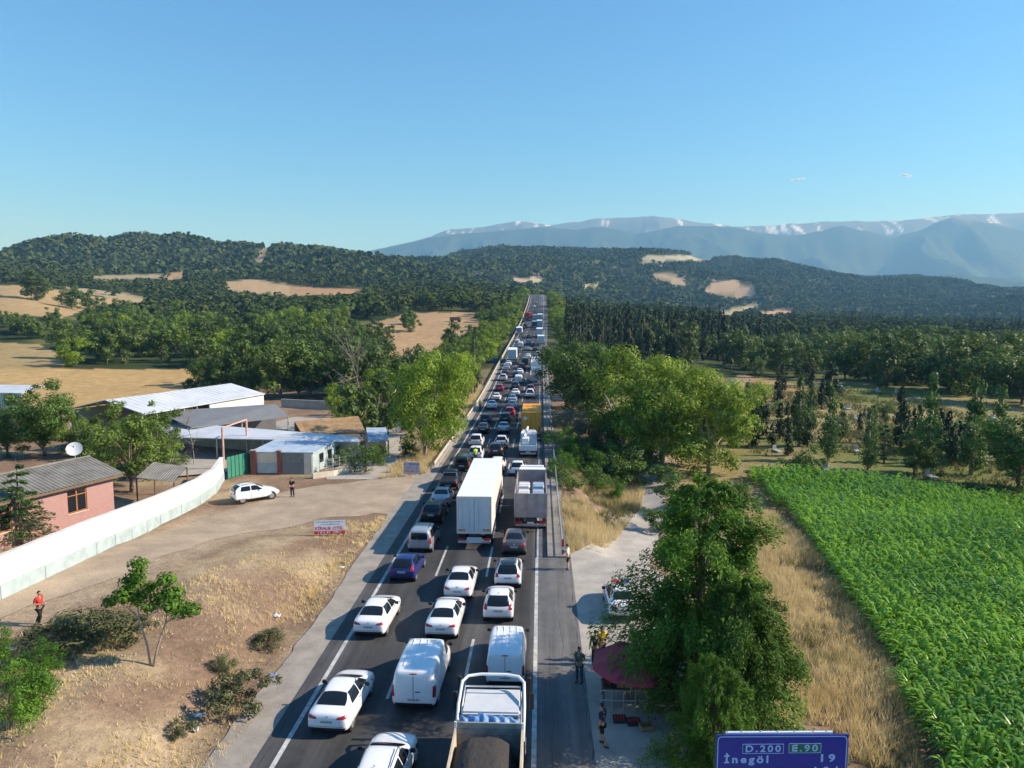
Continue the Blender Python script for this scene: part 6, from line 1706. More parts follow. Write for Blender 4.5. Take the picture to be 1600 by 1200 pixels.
def carp(kind, color, px, row, label, cat='car', yaw=0.0, lod=0, **k):
    x, y = place(px, row); return car(kind, color, x, y, label, cat, yaw, lod, **k)

# --- nearest vehicles
carp('sedan', 'white', 510, 1147, 'white sedan lowest in the left lane, beside the dusty strip', yaw=-3)
car('suv', 'white', -5.75, 22.3, 'white car cut by the bottom picture edge, bonnet and windscreen showing', yaw=-2)
carp('van', 'white', 646, 1108, 'large white panel van in the middle lane near the bottom', 'van', yaw=-1.5)
carp('van', 'white', 789, 1071, 'white panel van right in front of the loaded dump truck', 'van', scale=.93)
carp('sedan', 'white', 575, 994, 'white sedan in the left lane below the blue hatchback', yaw=-2)
carp('sedan', 'white', 688, 997, 'white sedan in the middle lane just ahead of the large van', yaw=-1)
carp('oldsedan', 'white', 714, 935, 'white sedan in the middle lane behind the articulated lorry', yaw=-1)
carp('hatch', 'white', 778, 969, 'white hatchback ahead of the white van, right lane', yaw=.5)
e = carp('suv', 'white', 793, 917, 'white hatchback with black roof behind the dark grey sedan', scale=.94); panel_roof(e, 'suv', PAINT['black'], .62, 2.08, .52)
carp('sedan', 'grey', 803, 865, 'dark grey sedan between the articulated lorry and the tipper', yaw=.5)
carp('hatch', 'blue', 627, 906, 'dark blue hatchback in the left lane', yaw=-3)
carp('minivan', 'silver', 655, 861, 'silver minivan in the left lane beside the lorry rear', 'van', yaw=-2)
carp('suv', 'black', 673, 816, 'black car in the left lane ahead of the silver minivan', yaw=-1)
carp('oldsedan', 'silver', 687, 790, 'silver sedan in the left lane beside the lorry')
carp('pickup', 'black', 700, 765, 'black pickup truck in the left lane beside the lorry', 'pickup')
carp('minivan', 'green', 721, 735, 'dark green minivan at the start of the left barrier', 'van')
carp('suv', 'white', 742, 718, 'white car with a hi-vis officer at its rear', lod=1)
carp('suv', 'white', 743, 697, 'white car with grey roof beside the left barrier', lod=1)
carp('suv', 'brown', 774, 712, 'dark brown car in the middle lane just ahead of the lorry', lod=1)
carp('hatch', 'white', 783, 697, 'white hatchback in the middle lane ahead of the dark brown car', lod=1)
carp('sedan', 'white', 776, 736, 'white sedan half hidden in front of the lorry', lod=1)
carp('hatch', 'white', 808, 741, 'small white car half hidden by the tipper, right lane', lod=1)
carp('sedan', 'green', 754, 676, 'dark green sedan by the left barrier', lod=1)
carp('suv', 'navy', 758, 662, 'dark blue car by the left barrier, ahead of the dark green sedan', lod=1)
carp('oldsedan', 'silver', 786, 675, 'grey silver sedan in the middle lane behind the black car', lod=1)
carp('suv', 'black', 789, 660, 'black car right behind the bright red one', lod=1)
carp('suv', 'red', 796, 650, 'bright red car in the middle lane beside the yellow container', lod=1)
carp('sedan', 'silver', 800, 638, 'grey car just ahead of the bright red car', lod=1)
carp('oldsedan', 'lightblue', 800, 628, 'light blue sedan in the middle lane', lod=1)
carp('sedan', 'white', 805, 618, 'white sedan ahead of the light blue one', lod=1)
carp('oldsedan', 'white', 768, 638, 'nearer of two white sedans beside the left barrier officer', lod=1)
carp('sedan', 'white', 775, 625, 'farther of two white sedans by the left barrier', lod=1)
carp('pickup', 'white', 828, 621, 'white pickup ahead of the yellow container lorry', 'pickup', lod=1)
carp('suv', 'maroon', 829, 612, 'dark red car between the white pickup and the long tipper', lod=1)
carp('hatch', 'red', 780, 610, 'red hatchback by the left barrier', lod=1)
carp('suv', 'grey', 805, 607, 'dark car behind the small white box van', lod=1)
carp('van', 'white', 810, 598, 'small white box van in the middle lane', 'van', lod=1, scale=.95)
FAR = [('suv', 'white', 786, 594, 'white car by the barrier left of the small box van'), ('sedan', 'grey', 789, 584, 'dark roofed car by the barrier, first ahead of the white one'), ('sedan', 'silver', 791, 577, 'silver car by the barrier behind the white box truck'), ('sedan', 'white', 794, 571, 'white car close behind the left white box truck'),
       ('sedan', 'white', 812, 584, 'white sedan ahead of the small white box van'), ('suv', 'maroon', 815, 576, 'dark red car in the middle lane far up the queue'), ('hatch', 'navy', 806, 589, 'dark blue car left of the small white box van'), ('sedan', 'white', 825, 559, 'white sedan right of the left white box truck'),
       ('van', 'green', 820, 569, 'dark van between the left box truck and the tippers'), ('sedan', 'white', 808, 534, 'white car beside the barrier beyond the left box truck'), ('van', 'white', 813, 542, 'white minibus just ahead of the left box truck'), ('sedan', 'silver', 825, 547, 'silver sedan right of the white minibus'),
       ('suv', 'silver', 826, 537, 'silver car far up the middle lane'), ('suv', 'white', 841, 556, 'white car behind the pair of right box trucks'), ('sedan', 'grey', 837, 547, 'dark grey car in the shade of the right box trucks'), ('hatch', 'black', 834, 541, 'black car beside the right box trucks'),
       ('sedan', 'white', 835, 480, 'white car alone near the top of the road'), ('sedan', 'silver', 838, 474, 'farthest silver car near the top of the road'), ('suv', 'navy', 820, 510, 'dark blue car left of the blue trucks'), ('suv', 'black', 817, 514, 'black car ahead of the violet white truck'), ('sedan', 'black', 818, 503, 'black car right behind the red lorry'), ('suv', 'grey', 826, 528, 'dark grey car in the open gap of the queue')]
for k, c, px, row, lab in FAR: carp(k, c, px, row, lab, 'van' if k in ('van', 'minivan') else 'car', lod=2)

# --- parked ones
p = gz(362, 787); car('suv', 'white', p.x, p.y, 'white off-road car parked by the white wall', yaw=-50, z=p.z + .05, group='parked vehicles')
p = gz(977, 976); e = car('sedan', 'white', p.x, p.y, 'white police car with red and blue roof bar under the tree', 'police car', yaw=1, z=p.z + .05, group='parked vehicles', name='police_car')
for s_, mt in ((-1, mat('red_beacon', (0.5, 0.03, 0.06), 0.3)), (1, mat('blue_beacon', (0.02, 0.05, 0.4), 0.3))): MB().cbox(min(0, s_ * .55) + .01, max(0, s_ * .55) - .01, 2.25, 2.5, 1.48, 1.60, .03).build('beacon', mt, e)
body, _p = CARS['sedan']; bv = BVHTree.FromPolygons([v.co[:] for v in body.vertices], [q.vertices[:] for q in body.polygons])
for sd in ('left', 'right'): decal(bv, sd, [(.6, .62), (3.6, .62), (3.6, .82), (.6, .82)], 14, 2, .007).build('side_stripe', mat('police_blue', (0.05, 0.12, 0.42), 0.4), e, True)

# ------------------------------------------------------------------ lorries
M_TRWHITE = mat('lorry_white', (0.78, 0.78, 0.76), 0.5, noise=0.06, nscale=1)
M_TRGREY = mat('tipper_grey', (0.30, 0.27, 0.27), 0.6, noise=0.2, nscale=1.5)
M_CURTAIN = mat('trailer_curtain', (0.72, 0.58, 0.50), 0.6, noise=0.06, nscale=1)
M_DOOR = mat('trailer_door', (0.52, 0.56, 0.58), 0.4, noise=0.10, nscale=1.5)
M_AMBER = mat('amber_marking', (0.55, 0.22, 0.03), 0.5)
M_LOAD = mat('white_bags', (0.66, 0.66, 0.63), 0.85, noise=0.12, nscale=3)
M_LOADB = mat('blue_bags', (0.30, 0.40, 0.50), 0.8, noise=0.2, nscale=3)
def lorry_wheels(e, ys, w=1.12, r=.5):
    t, m = wheel_meshes(r, .32)
    for y in ys:
        for s_ in (-1, 1):
            o = add('wheel', t, e, M_RUBBER); o.location = (s_ * w, y, r)
            if s_ < 0: o.rotation_euler.z = math.pi
            add('rim', m, o, M_ALLOY)
def cab(e, y0, mt, h=3.05, w=1.22, lod=0):
    L_ = 2.15
    m = MB().prism([(y0, .95), (y0, h), (y0 + L_ - .55, h + .06), (y0 + L_ - .12, h - .35), (y0 + L_, 1.9), (y0 + L_ + .05, .55), (y0 + L_ - .3, .5)], 'x', -w, w)
    bm = bmesh.new(); me = m.mesh('cab'); bm.from_mesh(me); bmesh.ops.bevel(bm, geom=list(bm.edges), offset=.07, segments=2, affect='EDGES'); bm.to_mesh(me); bm.free()
    c = add('cab', me, e, mt)
    MB().raw([(-w + .1, y0 + L_ - .095, h - .42), (w - .1, y0 + L_ - .095, h - .42), (w - .1, y0 + L_ + .015, 1.95), (-w + .1, y0 + L_ + .015, 1.95)], [(0, 1, 2, 3)]).build('windscreen', M_CARGLASS, c)
    for s_ in (-1, 1):
        MB().box(s_ * w - .006, s_ * w + .012, y0 + .8, y0 + 1.8, 1.95, h - .35).build('side_window', M_CARGLASS, c)
        MB().tube([(s_ * w, y0 + L_ - .2, 2.6), (s_ * (w + .28), y0 + L_ - .1, 2.6)], .03, 5).cbox(min(s_ * (w + .2), s_ * (w + .38)), max(s_ * (w + .2), s_ * (w + .38)), y0 + L_ - .15, y0 + L_ - .02, 1.95, 2.75, .03).build('mirror', M_BLACKPL, c)
    if not lod: MB().cbox(-w + .15, w - .15, y0 + L_ - .5, y0 + L_ - .1, h + .0, h + .16, .04).build('roof_visor', mt, c)
    return c
def lorry(name, label, px=None, row=None, x=None, y=None, yaw=0, cat='truck', dz=.5):
    if px is not None: x, y = place(px, row, dz)
    return empty(name, (x, y, float(RZ(y))), math.radians(yaw), slope(y), label, cat, GROUP)
def chassis(e, y0, y1, z=.75):
    MB().box(-.42, .42, y0, y1, z, z + .28).build('chassis', M_DARKSTEEL, e)
def tail(e, z=.55, w=1.2, mt=None):
    MB().cbox(-w, w, .0, .12, z, z + .2, .02).build('bumper_bar', mt or M_STEEL, e)
    for s_ in (-1, 1): MB().cbox(min(s_ * (w - .5), s_ * w), max(s_ * (w - .5), s_ * w), -.04, .01, z + .22, z + .38, .01).build('tail_light', M_TAIL, e)
    MB().box(-.28, .28, -.02, -.004, z + .22, z + .36).build('number_plate', M_PLATE, e)

def box_body(e, w, y0, y1, z0, z1, top, side, door, marks=True):
    """closed box: roof, sides, framed double doors"""
    MB().box(-w, w, y0 + .06, y1, z1 - .06, z1).build('roof', top, e)
    for s_ in (-1, 1): MB().box(s_ * w - (.05 if s_ > 0 else 0), s_ * w + (.05 if s_ < 0 else 0), y0 + .06, y1, z0, z1 - .062).build('side_panel', side, e)
    MB().box(-w + .05, w - .05, y1 - .06, y1, z0, z1 - .062).build('front_panel', side, e); MB().box(-w + .05, w - .05, y0 + .1, y1 - .06, z0, z0 + .12).build('floor', M_DARKSTEEL, e)
    fr = MB()
    for b in ((-w, -w + .09, z0, z1), (w - .09, w, z0, z1), (-w + .09, w - .09, z0, z0 + .12), (-w + .09, w - .09, z1 - .16, z1)): fr.box(b[0], b[1], y0, y0 + .058, b[2], b[3])
    fr.build('rear_frame', side, e)
    for s_ in (-1, 1):
        a, b = sorted((s_ * .012, s_ * (w - .10))); d = MB().box(a, b, y0 + .012, y0 + .055, z0 + .13, z1 - .17).build('door', door, e)
        for q in (.28, .72): MB().tube([(a + (b - a) * q, y0 - .004, z0 + .15), (a + (b - a) * q, y0 - .004, z1 - .2)], .018, 5).build('lock_rod', M_STEEL, d)
        if marks: MB().box(*sorted((s_ * (w - .12), s_ * (w - .62))), y0 + .004, y0 + .010, z0 + .18, z0 + .34).build('reflector', M_AMBER, d)

# articulated lorry
e = lorry('articulated_lorry', 'long articulated lorry with white roof and pink sides, middle lane', 741, 850, dz=.45)
box_body(e, 1.28, 0, 13.6, 1.22, 4.0, M_TRWHITE, M_CURTAIN, M_DOOR); chassis(e, .3, 15.5, .85); tail(e, .5, 1.2)
MB().box(-.55, .55, -.03, -.01, .52, .95).build('step_board', M_DOOR, e)
for s_ in (-1, 1): MB().box(*sorted((s_ * .75, s_ * 1.2)), 1.0, 1.04, .15, .9).build('mudflap', M_BLACKPL, e)
lorry_wheels(e, (1.8, 3.1, 4.4, 12.3, 15.3)); cab(e, 14.0, M_TRWHITE, 3.3)

def tipper(e, w, y0, y1, z0, z1, mt, ribs=True, inner=None):
    MB().box(-w, w, y0, y1, z0, z0 + .08).build('bed', inner or mt, e)
    for s_ in (-1, 1):
        b = MB().box(s_ * w - (.07 if s_ > 0 else 0), s_ * w + (.07 if s_ < 0 else 0), y0 + .07, y1 - .07, z0 + .082, z1).build('side_board', mt, e)
        if ribs:
            for k in range(int((y1 - y0) / .9)): MB().box(*sorted((s_ * w, s_ * (w + .06))), y0 + .5 + k * .9, y0 + .58 + k * .9, z0, z1 - .02).build('rib', mt, b)
    tg = MB().box(-w, w, y0, y0 + .068, z0 + .082, z1).build('tailgate', mt, e)
    for x in (-w + .05, -.35, .35, w - .05): MB().box(x - .04, x + .04, y0 - .05, y0 - .002, z0, z1).build('rib', mt, tg)
    for z in (z0 + .25, (z0 + z1) / 2, z1 - .1): MB().box(-w, w, y0 - .035, y0 - .003, z, z + .07).build('rib', mt, tg)
    MB().box(-w, w, y1 - .068, y1, z0 + .082, z1 + .25).build('headboard', mt, e)
# grey tipper with bagged load
e = lorry('tipper_truck', 'grey open tipper truck with bagged load in the right lane', 829, 824, dz=.4)
tipper(e, 1.28, .1, 7.6, 1.15, 3.1, M_TRGREY); chassis(e, .3, 9.6); tail(e, .45, 1.2, M_TRGREY); lorry_wheels(e, (1.3, 2.6, 8.7)); cab(e, 7.85, M_TRWHITE, 3.1)
base = e
def bale(x, y, lab, mt, host, zl=1.75, sx=1.0, sy=1.3, sz=1.3):
    b = empty('bag_bale', (host.location.x + x, host.location.y + y, host.location.z + zl), 0, 0, lab, 'bale', 'bales on the grey tipper')
    me = MB().cbox(-sx / 2, sx / 2, -sy / 2, sy / 2, 0, sz, .1).mesh('bag'); add('bag', me, b, mt)
    for k in (-.25, .25): MB().box(-sx / 2 - .012, sx / 2 + .012, k * sy - .03, k * sy + .03, .05, sz + .012).build('strap', M_GREYMET, b)
bale(-.58, 1.2, 'white bale by the left side of the tipper tailgate', M_LOAD, base); bale(.58, 1.2, 'blue bale at the right of the tipper tailgate', M_LOADB, base)
bale(-.58, 2.8, 'second white bale from the tipper tailgate', M_LOAD, base, sz=1.5); bale(.58, 2.8, 'second blue bale from the tipper tailgate', M_LOADB, base, sz=1.5)

# nearest dump truck loaded with dark grit
def dump_truck():
    e = lorry('dump_truck', 'old dump truck loaded with dark grit at the bottom of the right lane', x=-1.82, y=17.0)
    wb = mat('grey_boards', (0.26, 0.25, 0.23), 0.85, noise=0.35, nscale=2.5)
    MB().box(-1.25, 1.25, 0, 7.4, 1.05, 1.12).build('bed', wb, e)
    for s_ in (-1, 1):
        MB().box(s_ * 1.25 - (.07 if s_ > 0 else 0), s_ * 1.25 + (.07 if s_ < 0 else 0), .07, 7.3, 1.122, 2.35).build('side_board', mat('cream_side_board', (0.50, 0.42, 0.30), 0.8, noise=0.2, nscale=2), e)
    MB().box(-1.25, 1.25, 0, .068, 1.122, 2.2).build('tailgate', wb, e)
    for k in range(6):
        MB().box(-1.25, 1.25, 7.315, 7.38, 1.125 + k * .24, 1.125 + k * .24 + .225).build('headboard_plank', wb, e)
    for s_ in (-1, 1): MB().box(s_ * 1.22 - .04, s_ * 1.22 + .04, 7.26, 7.312, 1.13, 2.6).build('stake', M_TRWHITE, e)
    # roll frame with lamps over the cab rear
    fr = MB(); fr.tube([(-1.24, 7.6, 1.7), (-1.26, 8.6, 2.5), (-1.22, 9.6, 2.88), (-1.0, 9.85, 2.98), (-.5, 9.92, 3.02), (.5, 9.92, 3.02), (1.0, 9.85, 2.98), (1.22, 9.6, 2.88), (1.26, 8.6, 2.5), (1.24, 7.6, 1.7)], .06, 8)
    fr.build('roll_frame', M_TRWHITE, e, True)
    MB().tube([(-1.1, 7.8, 1.7), (-1.12, 8.7, 2.42), (-1.08, 9.5, 2.74), (1.08, 9.5, 2.74), (1.12, 8.7, 2.42), (1.1, 7.8, 1.7)], .035, 6).build('roll_frame', M_STEEL, e, True)
    for s_ in (-1, 1):
        for z in (1.9, 2.2): MB().cbox(s_ * .98 - .09, s_ * .98 + .09, 8.0, 8.12, z, z + .13, .03).build('work_lamp', M_BLACKPL, e)
        MB().tube([(s_ * 1.2, 9.6, 2.3), (s_ * 1.6, 9.65, 2.3)], .03, 5).cbox(*sorted((s_ * 1.42, s_ * 1.62)), 9.58, 9.7, 1.75, 2.45, .03).build('mirror', M_BLACKPL, e)
    c = cab(e, 8.2, mat('shaded_cab_white', (0.55, 0.57, 0.58), 0.6, noise=0.1, nscale=2), 2.42, 1.12, lod=1)  # white cab, its colour greyed to stand for the shade on roof and back
    MB().box(-.8, .8, 8.185, 8.197, 1.75, 2.2).build('rear_window', M_GREYMET, c)
    chassis(e, .2, 9.8); lorry_wheels(e, (1.5, 2.8, 9.2)); tail(e, .45)
    # grit load
    n, m = 60, 40; v = []; rng = np.random.default_rng(3)
    X, Y = np.meshgrid(np.linspace(-1.175, 1.175, m), np.linspace(.08, 7.25, n))
    top = 1.75 + .75 * np.exp(-((X + .1) / 1.0) ** 4) * np.exp(-((Y - 4.6) / 3.1) ** 4) + .10 * (fbm(X * 2, Y * 2, 3) - .5) + .04 * rng.random(X.shape)
    top = top - .6 * sstep((X - .72) / .4) - .35 * sstep((Y - 6.7) / .6)
    V = np.stack([X, Y, np.maximum(top, 1.2)], -1).reshape(-1, 3); i = np.arange(n - 1)[:, None] * m + np.arange(m - 1)[None]
    me = np_mesh('grit_load', V, np.stack([i, i + 1, i + m + 1, i + m], -1).reshape(-1, 4), True)
    o = add('grit_load', me, None, mat('dark_grit', (0.050, 0.044, 0.038), 0.9, noise=0.45, nscale=25, bump=0.9, bscale=55)); o.location = e.location
    tag(o, 'heap of dark grit filling the dump truck bed', 'grit', kind='stuff')
    # crumpled blue tarpaulin behind the headboard
    n, m = 14, 48; X, Y = np.meshgrid(np.linspace(-1.1, 1.1, m), np.linspace(-.3, .3, n))
    z = .30 * np.cos(Y / .3 * 1.45) + .10 * (fbm(X * 5, Y * 3, 9) - .5) * 2 + .05 * np.sin(X * 17 + 2 * np.sin(Y * 9)) - .12 * np.abs(X) ** 2
    V = np.stack([X, Y * (1 + .2 * (fbm(X * 3, Y, 4) - .5)), z], -1).reshape(-1, 3); i = np.arange(n - 1)[:, None] * m + np.arange(m - 1)[None]
    o = add('tarpaulin', np_mesh('tarpaulin', V, np.stack([i, i + 1, i + m + 1, i + m], -1).reshape(-1, 4), True), None, mat('blue_tarp', (0.16, 0.30, 0.52), 0.5, noise=0.3, nscale=4, bump=0.5, bscale=7))
    so = o.modifiers.new('thick', 'SOLIDIFY'); so.thickness = .03
    o.location = (e.location.x, e.location.y + 7.68, e.location.z + 2.32)
    tag(o, 'crumpled light blue tarpaulin behind the dump truck headboard', 'tarpaulin')
    MB().box(-1.15, 1.15, 7.42, 8.0, 1.9, 2.3).build('tarp_rack', M_GREYMET, e)
dump_truck()

# yellow container lorry, crane truck and lorries further up
e = lorry('container_lorry', 'lorry carrying a yellow orange container in the right lane', 830, 685, dz=.6)
CY = mat('container_yellow', (0.60, 0.27, 0.012), 0.6, noise=0.08, nscale=1.5); box_body(e, 1.28, 0, 9.0, 1.2, 4.1, mat('container_roof', (0.80, 0.33, 0.03), 0.75, noise=0.05, nscale=1), CY, CY, False); MB().cbox(-1.05, -.55, -.012, .006, 3.1, 3.5, .004).build('label_plate', M_SIGNWHITE, e)
for s_ in (-1, 1):
    for k in range(14): MB().box(*sorted((s_ * 1.28, s_ * 1.32)), .4 + k * .62, .65 + k * .62, 1.3, 3.95).build('corrugation', CY, e)
chassis(e, .2, 11); tail(e, .5); lorry_wheels(e, (1.5, 2.8, 10)); cab(e, 9.3, M_TRWHITE, 3.0)
e = lorry('crane_truck', 'white truck with a folded crane arm behind the yellow container', 825, 709, dz=.5)
tipper(e, 1.05, .0, 3.2, .85, 1.5, M_TRWHITE); chassis(e, .2, 6, .6); lorry_wheels(e, (1.2, 5.0), .92, .4); tail(e, .4, .95); cab(e, 4.2, M_TRWHITE, 2.2, 1.0)
MB().cbox(-.5, .5, 3.25, 4.0, .9, 1.9, .08).build('crane_turret', M_TRWHITE, e); MB().tube([(-.3, 3.6, 1.9), (-.45, 1.2, 2.3)], [.2, .17], 6).tube([(-.45, 1.2, 2.35), (-.1, 3.8, 3.1)], [.16, .13], 6).build('crane_arm', M_TRWHITE, e)
MB().cbox(-.75, .1, .6, 1.5, 1.55, 2.25, .06).build('work_basket', M_TRWHITE, e); MB().tube([(.3, 3.5, 1.8), (.5, 1.5, 2.6)], .07, 6).build('hydraulic_ram', M_STEEL, e)
for lb, px, row, w, ln, z1, top, side, door in (('white box truck beside the left barrier far up', 800, 564, 1.25, 7.5, 3.8, M_TRWHITE, M_TRWHITE, M_DOOR), ('white box truck at the right, nearer of two', 845, 538, 1.25, 6.5, 3.6, M_TRWHITE, M_TRWHITE, M_DOOR),
        ('white box truck at the right, farther of two', 843, 526, 1.25, 7.5, 3.8, M_TRWHITE, M_TRWHITE, M_DOOR), ('blue box truck in the right lane, nearer of two', 843, 511, 1.25, 7, 3.6, M_TRWHITE, PAINT['lightblue'], PAINT['lightblue']), ('blue box truck in the right lane, farther of two', 844, 500, 1.25, 7, 3.6, M_TRWHITE, PAINT['lightblue'], PAINT['lightblue']),
        ('blue truck in the middle lane, nearer of two', 835, 511, 1.2, 7, 3.2, PAINT['blue'], PAINT['blue'], PAINT['blue']), ('blue truck in the middle lane, farther of two', 837, 500, 1.2, 7, 3.2, PAINT['blue'], PAINT['lightblue'], PAINT['lightblue']), ('white and violet truck by the left barrier far up', 811, 522, 1.25, 7, 3.3, M_TRWHITE, M_TRWHITE, mat('violet_door', (0.30, 0.26, 0.52), 0.5))):
    e = lorry('box_truck', lb, px, row, dz=.6); box_body(e, w, 0, ln, 1.1, z1, top, side, door, False); chassis(e, .2, ln + 1.8); tail(e, .5); lorry_wheels(e, (1.6, ln + .9)); cab(e, ln + .25, M_TRWHITE, 2.9)
for lb, px, row, ln, mt, inner in (('long grey tipper with empty bed in the right lane', 837, 600, 9.0, mat('pale_tipper', (0.45, 0.42, 0.41), 0.6), M_TRGREY), ('open truck with a red and white load ahead of the long tipper', 837, 578, 7.5, M_TRWHITE, M_TRGREY)):
    e = lorry('tipper_truck', lb, px, row, dz=.5); tipper(e, 1.25, .1, ln, 1.15, 2.5, mt, True, inner); chassis(e, .2, ln + 2); tail(e, .45); lorry_wheels(e, (1.3, 2.6, ln + 1)); cab(e, ln + .3, PAINT['lightblue'] if ln == 9 else M_TRWHITE, 2.9)
    if ln != 9:
        b = empty('sack_load', (e.location.x, e.location.y + 3.5, e.location.z + 1.24), 0, slope(e.location.y), 'red and white load lying on the open truck', 'load')
        MB().cbox(-1.0, .2, -1.5, 1.5, 0, .9, .1).build('white_stack', M_LOAD, b); MB().cbox(.25, 1.0, -1.2, 1.6, 0, .8, .1).build('red_stack', M_RED, b)
# red lorry standing askew at the head of the jam
e = lorry('articulated_lorry', 'red lorry standing askew across the left lane far up', 829, 498, yaw=14, dz=.5)
chassis(e, 0, 10); lorry_wheels(e, (1.3, 2.6, 8.5)); MB().prism([(-1.2, 1.3), (1.2, 1.3), (1.2, 2.2), (.6, 3.6), (-.6, 3.6), (-1.2, 2.2)], 'y', .1, 7.2).build('load_body', M_RED, e); MB().cbox(-1.2, 1.2, -.1, .08, .6, 1.9, .03).build('tail_frame', M_DARKSTEEL, e); cab(e, 7.7, M_RED, 3.2); tail(e, .5)
# ================================================================== people
M_SKIN = mat('skin', (0.42, 0.24, 0.16), 0.6)
M_HAIR = mat('dark_hair', (0.02, 0.014, 0.010), 0.8)
M_SHOE = mat('dark_shoe', (0.02, 0.018, 0.016), 0.7)
def cloth(name, c): return mat('cloth_' + name, c, 0.9, noise=0.12, nscale=6)
def skin(name, verts, edges, radii, parent, mt, root=0, sub=1):
    me = bpy.data.meshes.new(name); me.from_pydata(verts, edges, [])
    o = bpy.data.objects.new(name, me); COL.objects.link(o)
    o.modifiers.new('k', 'SKIN'); s = o.modifiers.new('s', 'SUBSURF'); s.levels = s.render_levels = sub
    for i, r in enumerate(radii):
        q = me.skin_vertices[0].data[i]; q.radius = r if hasattr(r, '__len__') else (r, r); q.use_root = (i == root)
    dg = bpy.context.evaluated_depsgraph_get(); m2 = bpy.data.meshes.new_from_object(o.evaluated_get(dg)); COL.objects.unlink(o); bpy.data.objects.remove(o)
    m2.name = name; m2.polygons.foreach_set('use_smooth', np.ones(len(m2.polygons), bool)); m2.materials.clear()
    return add(name, m2, parent, mt)

def person(x, y, z, face, label, shirt, trousers, shorts=False, arms=None, legs=None, hgt=1.74, bend=0.0, hat=None, seat=None):
    """face: direction looked at in degrees (0 = away from the lens, +Y); arms / legs give joint offsets"""
    e = empty('person', (x, y, z), math.radians(face), 0, label, 'person')
    k = hgt / 1.74; e.scale = (k, k, k)
    hipz = .93
    R_, L_ = 1, -1
    legs = legs or {R_: [(.11, .02, .50), (.12, -.02, .07)], L_: [(-.11, -.01, .50), (-.12, -.06, .07)]}
    arms = arms or {R_: [(.25, -.03, 1.16), (.27, .06, .92)], L_: [(-.25, -.02, 1.16), (-.27, .05, .92)]}
    dz = 0.0
    if seat is not None: dz = seat - hipz
    P = lambda a: (a[0], a[1], a[2])
    chest = (0, .02 + bend * .35, 1.34 + dz - bend * .12); neck = (0, .03 + bend * .5, 1.50 + dz - bend * .2); head = (0, .06 + bend * .62, 1.63 + dz - bend * .26)
    V = [(0, 0, hipz + dz), (0, .01, 1.12 + dz), chest, neck, (neck[0], neck[1] + .01, neck[2] + .06), head]
    E = [(0, 1), (1, 2), (2, 3), (3, 4), (4, 5)]; Rr = [(.15, .11), (.13, .10), (.16, .11), .055, .052, (.075, .09)]
    V.append((head[0], head[1] + .005, head[2] + .10)); E.append((5, 6)); Rr.append((.07, .085))
    for s_ in (1, -1):
        sh = (s_ * .19, chest[1], chest[2] + .10); a = arms[s_]; b0 = len(V)
        V += [sh, (a[0][0], a[0][1] + bend * .3, a[0][2] + dz), (a[1][0], a[1][1] + bend * .3, a[1][2] + dz)]; E += [(2, b0), (b0, b0 + 1), (b0 + 1, b0 + 2)]; Rr += [.062, .045, .034]
        d = (Vector(V[b0 + 2]) - Vector(V[b0 + 1])).normalized(); V.append(tuple(Vector(V[b0 + 2]) + d * .09)); E.append((b0 + 2, b0 + 3)); Rr.append((.040, .022))
    for s_ in (1, -1):
        l = legs[s_]; b0 = len(V); V += [(s_ * .10, 0, hipz - .06 + dz), P(l[0]), P(l[1])]; E += [(0, b0), (b0, b0 + 1), (b0 + 1, b0 + 2)]; Rr += [.088, .062, .045]
    skin('body', V, E, Rr, e, M_SKIN)
    # fingers on both hands
    for hi in (10, 14):
        h = Vector(V[hi]); d = (h - Vector(V[hi - 1])).normalized(); sd = d.orthogonal().normalized(); m = MB()
        for q in range(4): b = h + sd * (q - 1.5) * .019 - d * .01; m.tube([b, b + d * .045 + Vector((0, .01, 0)), b + d * (.075 - .006 * abs(q - 1.4)) + Vector((0, .025, 0))], [.0095, .0085, .006], 5)
        b = h - d * .06 + sd * .035; m.tube([b, b + sd * .025 + d * .035, b + sd * .03 + d * .06], [.011, .010, .007], 5); m.build('fingers', M_SKIN, e, True)
    # shirt
    tv = [(0, 0, hipz + .02 + dz), (0, .01, 1.12 + dz), chest, (neck[0], neck[1] - .005, neck[2] - .03)]; te = [(0, 1), (1, 2), (2, 3)]; tr = [(.168, .125), (.150, .118), (.182, .128), (.075, .07)]
    for s_ in (1, -1):
        a = arms[s_]; sh = (s_ * .19, chest[1], chest[2] + .10); el = (a[0][0], a[0][1] + bend * .3, a[0][2] + dz); b0 = len(tv); tv += [sh, tuple(Vector(sh).lerp(Vector(el), .85))]; te += [(2, b0), (b0, b0 + 1)]; tr += [.082, .066]
    skin('shirt', tv, te, tr, e, shirt)
    lv = [(0, 0, hipz + .04 + dz)]; le = []; lr = [(.172, .128)]
    for s_ in (1, -1):
        l = legs[s_]; b0 = len(lv); lv += [(s_ * .10, 0, hipz - .07 + dz), tuple(Vector(l[0]) + Vector((0, 0, .0))) if not shorts else tuple(Vector((s_ * .10, 0, hipz - .06 + dz)).lerp(Vector(l[0]), .9))]
        le += [(0, b0), (b0, b0 + 1)]; lr += [.108, .082 if not shorts else .09]
        if not shorts: lv.append((l[1][0], l[1][1], l[1][2] + .02)); le.append((b0 + 1, b0 + 2)); lr.append(.066)
    skin('shorts' if shorts else 'trousers', lv, le, lr, e, trousers)
    for s_ in (1, -1):
        l = legs[s_][1]; skin('shoe', [(l[0], l[1] - .05, l[2] - .02), (l[0], l[1] + .08, l[2] - .03), (l[0], l[1] + .18, l[2] - .035)], [(0, 1), (1, 2)], [(.045, .05), (.045, .04), (.04, .03)], e, M_SHOE)
    # hair cap, ears, nose, eyes
    hc = Vector((head[0], head[1] - .012, head[2] + .045)); m = MB(); n = 12; v = []; f = []
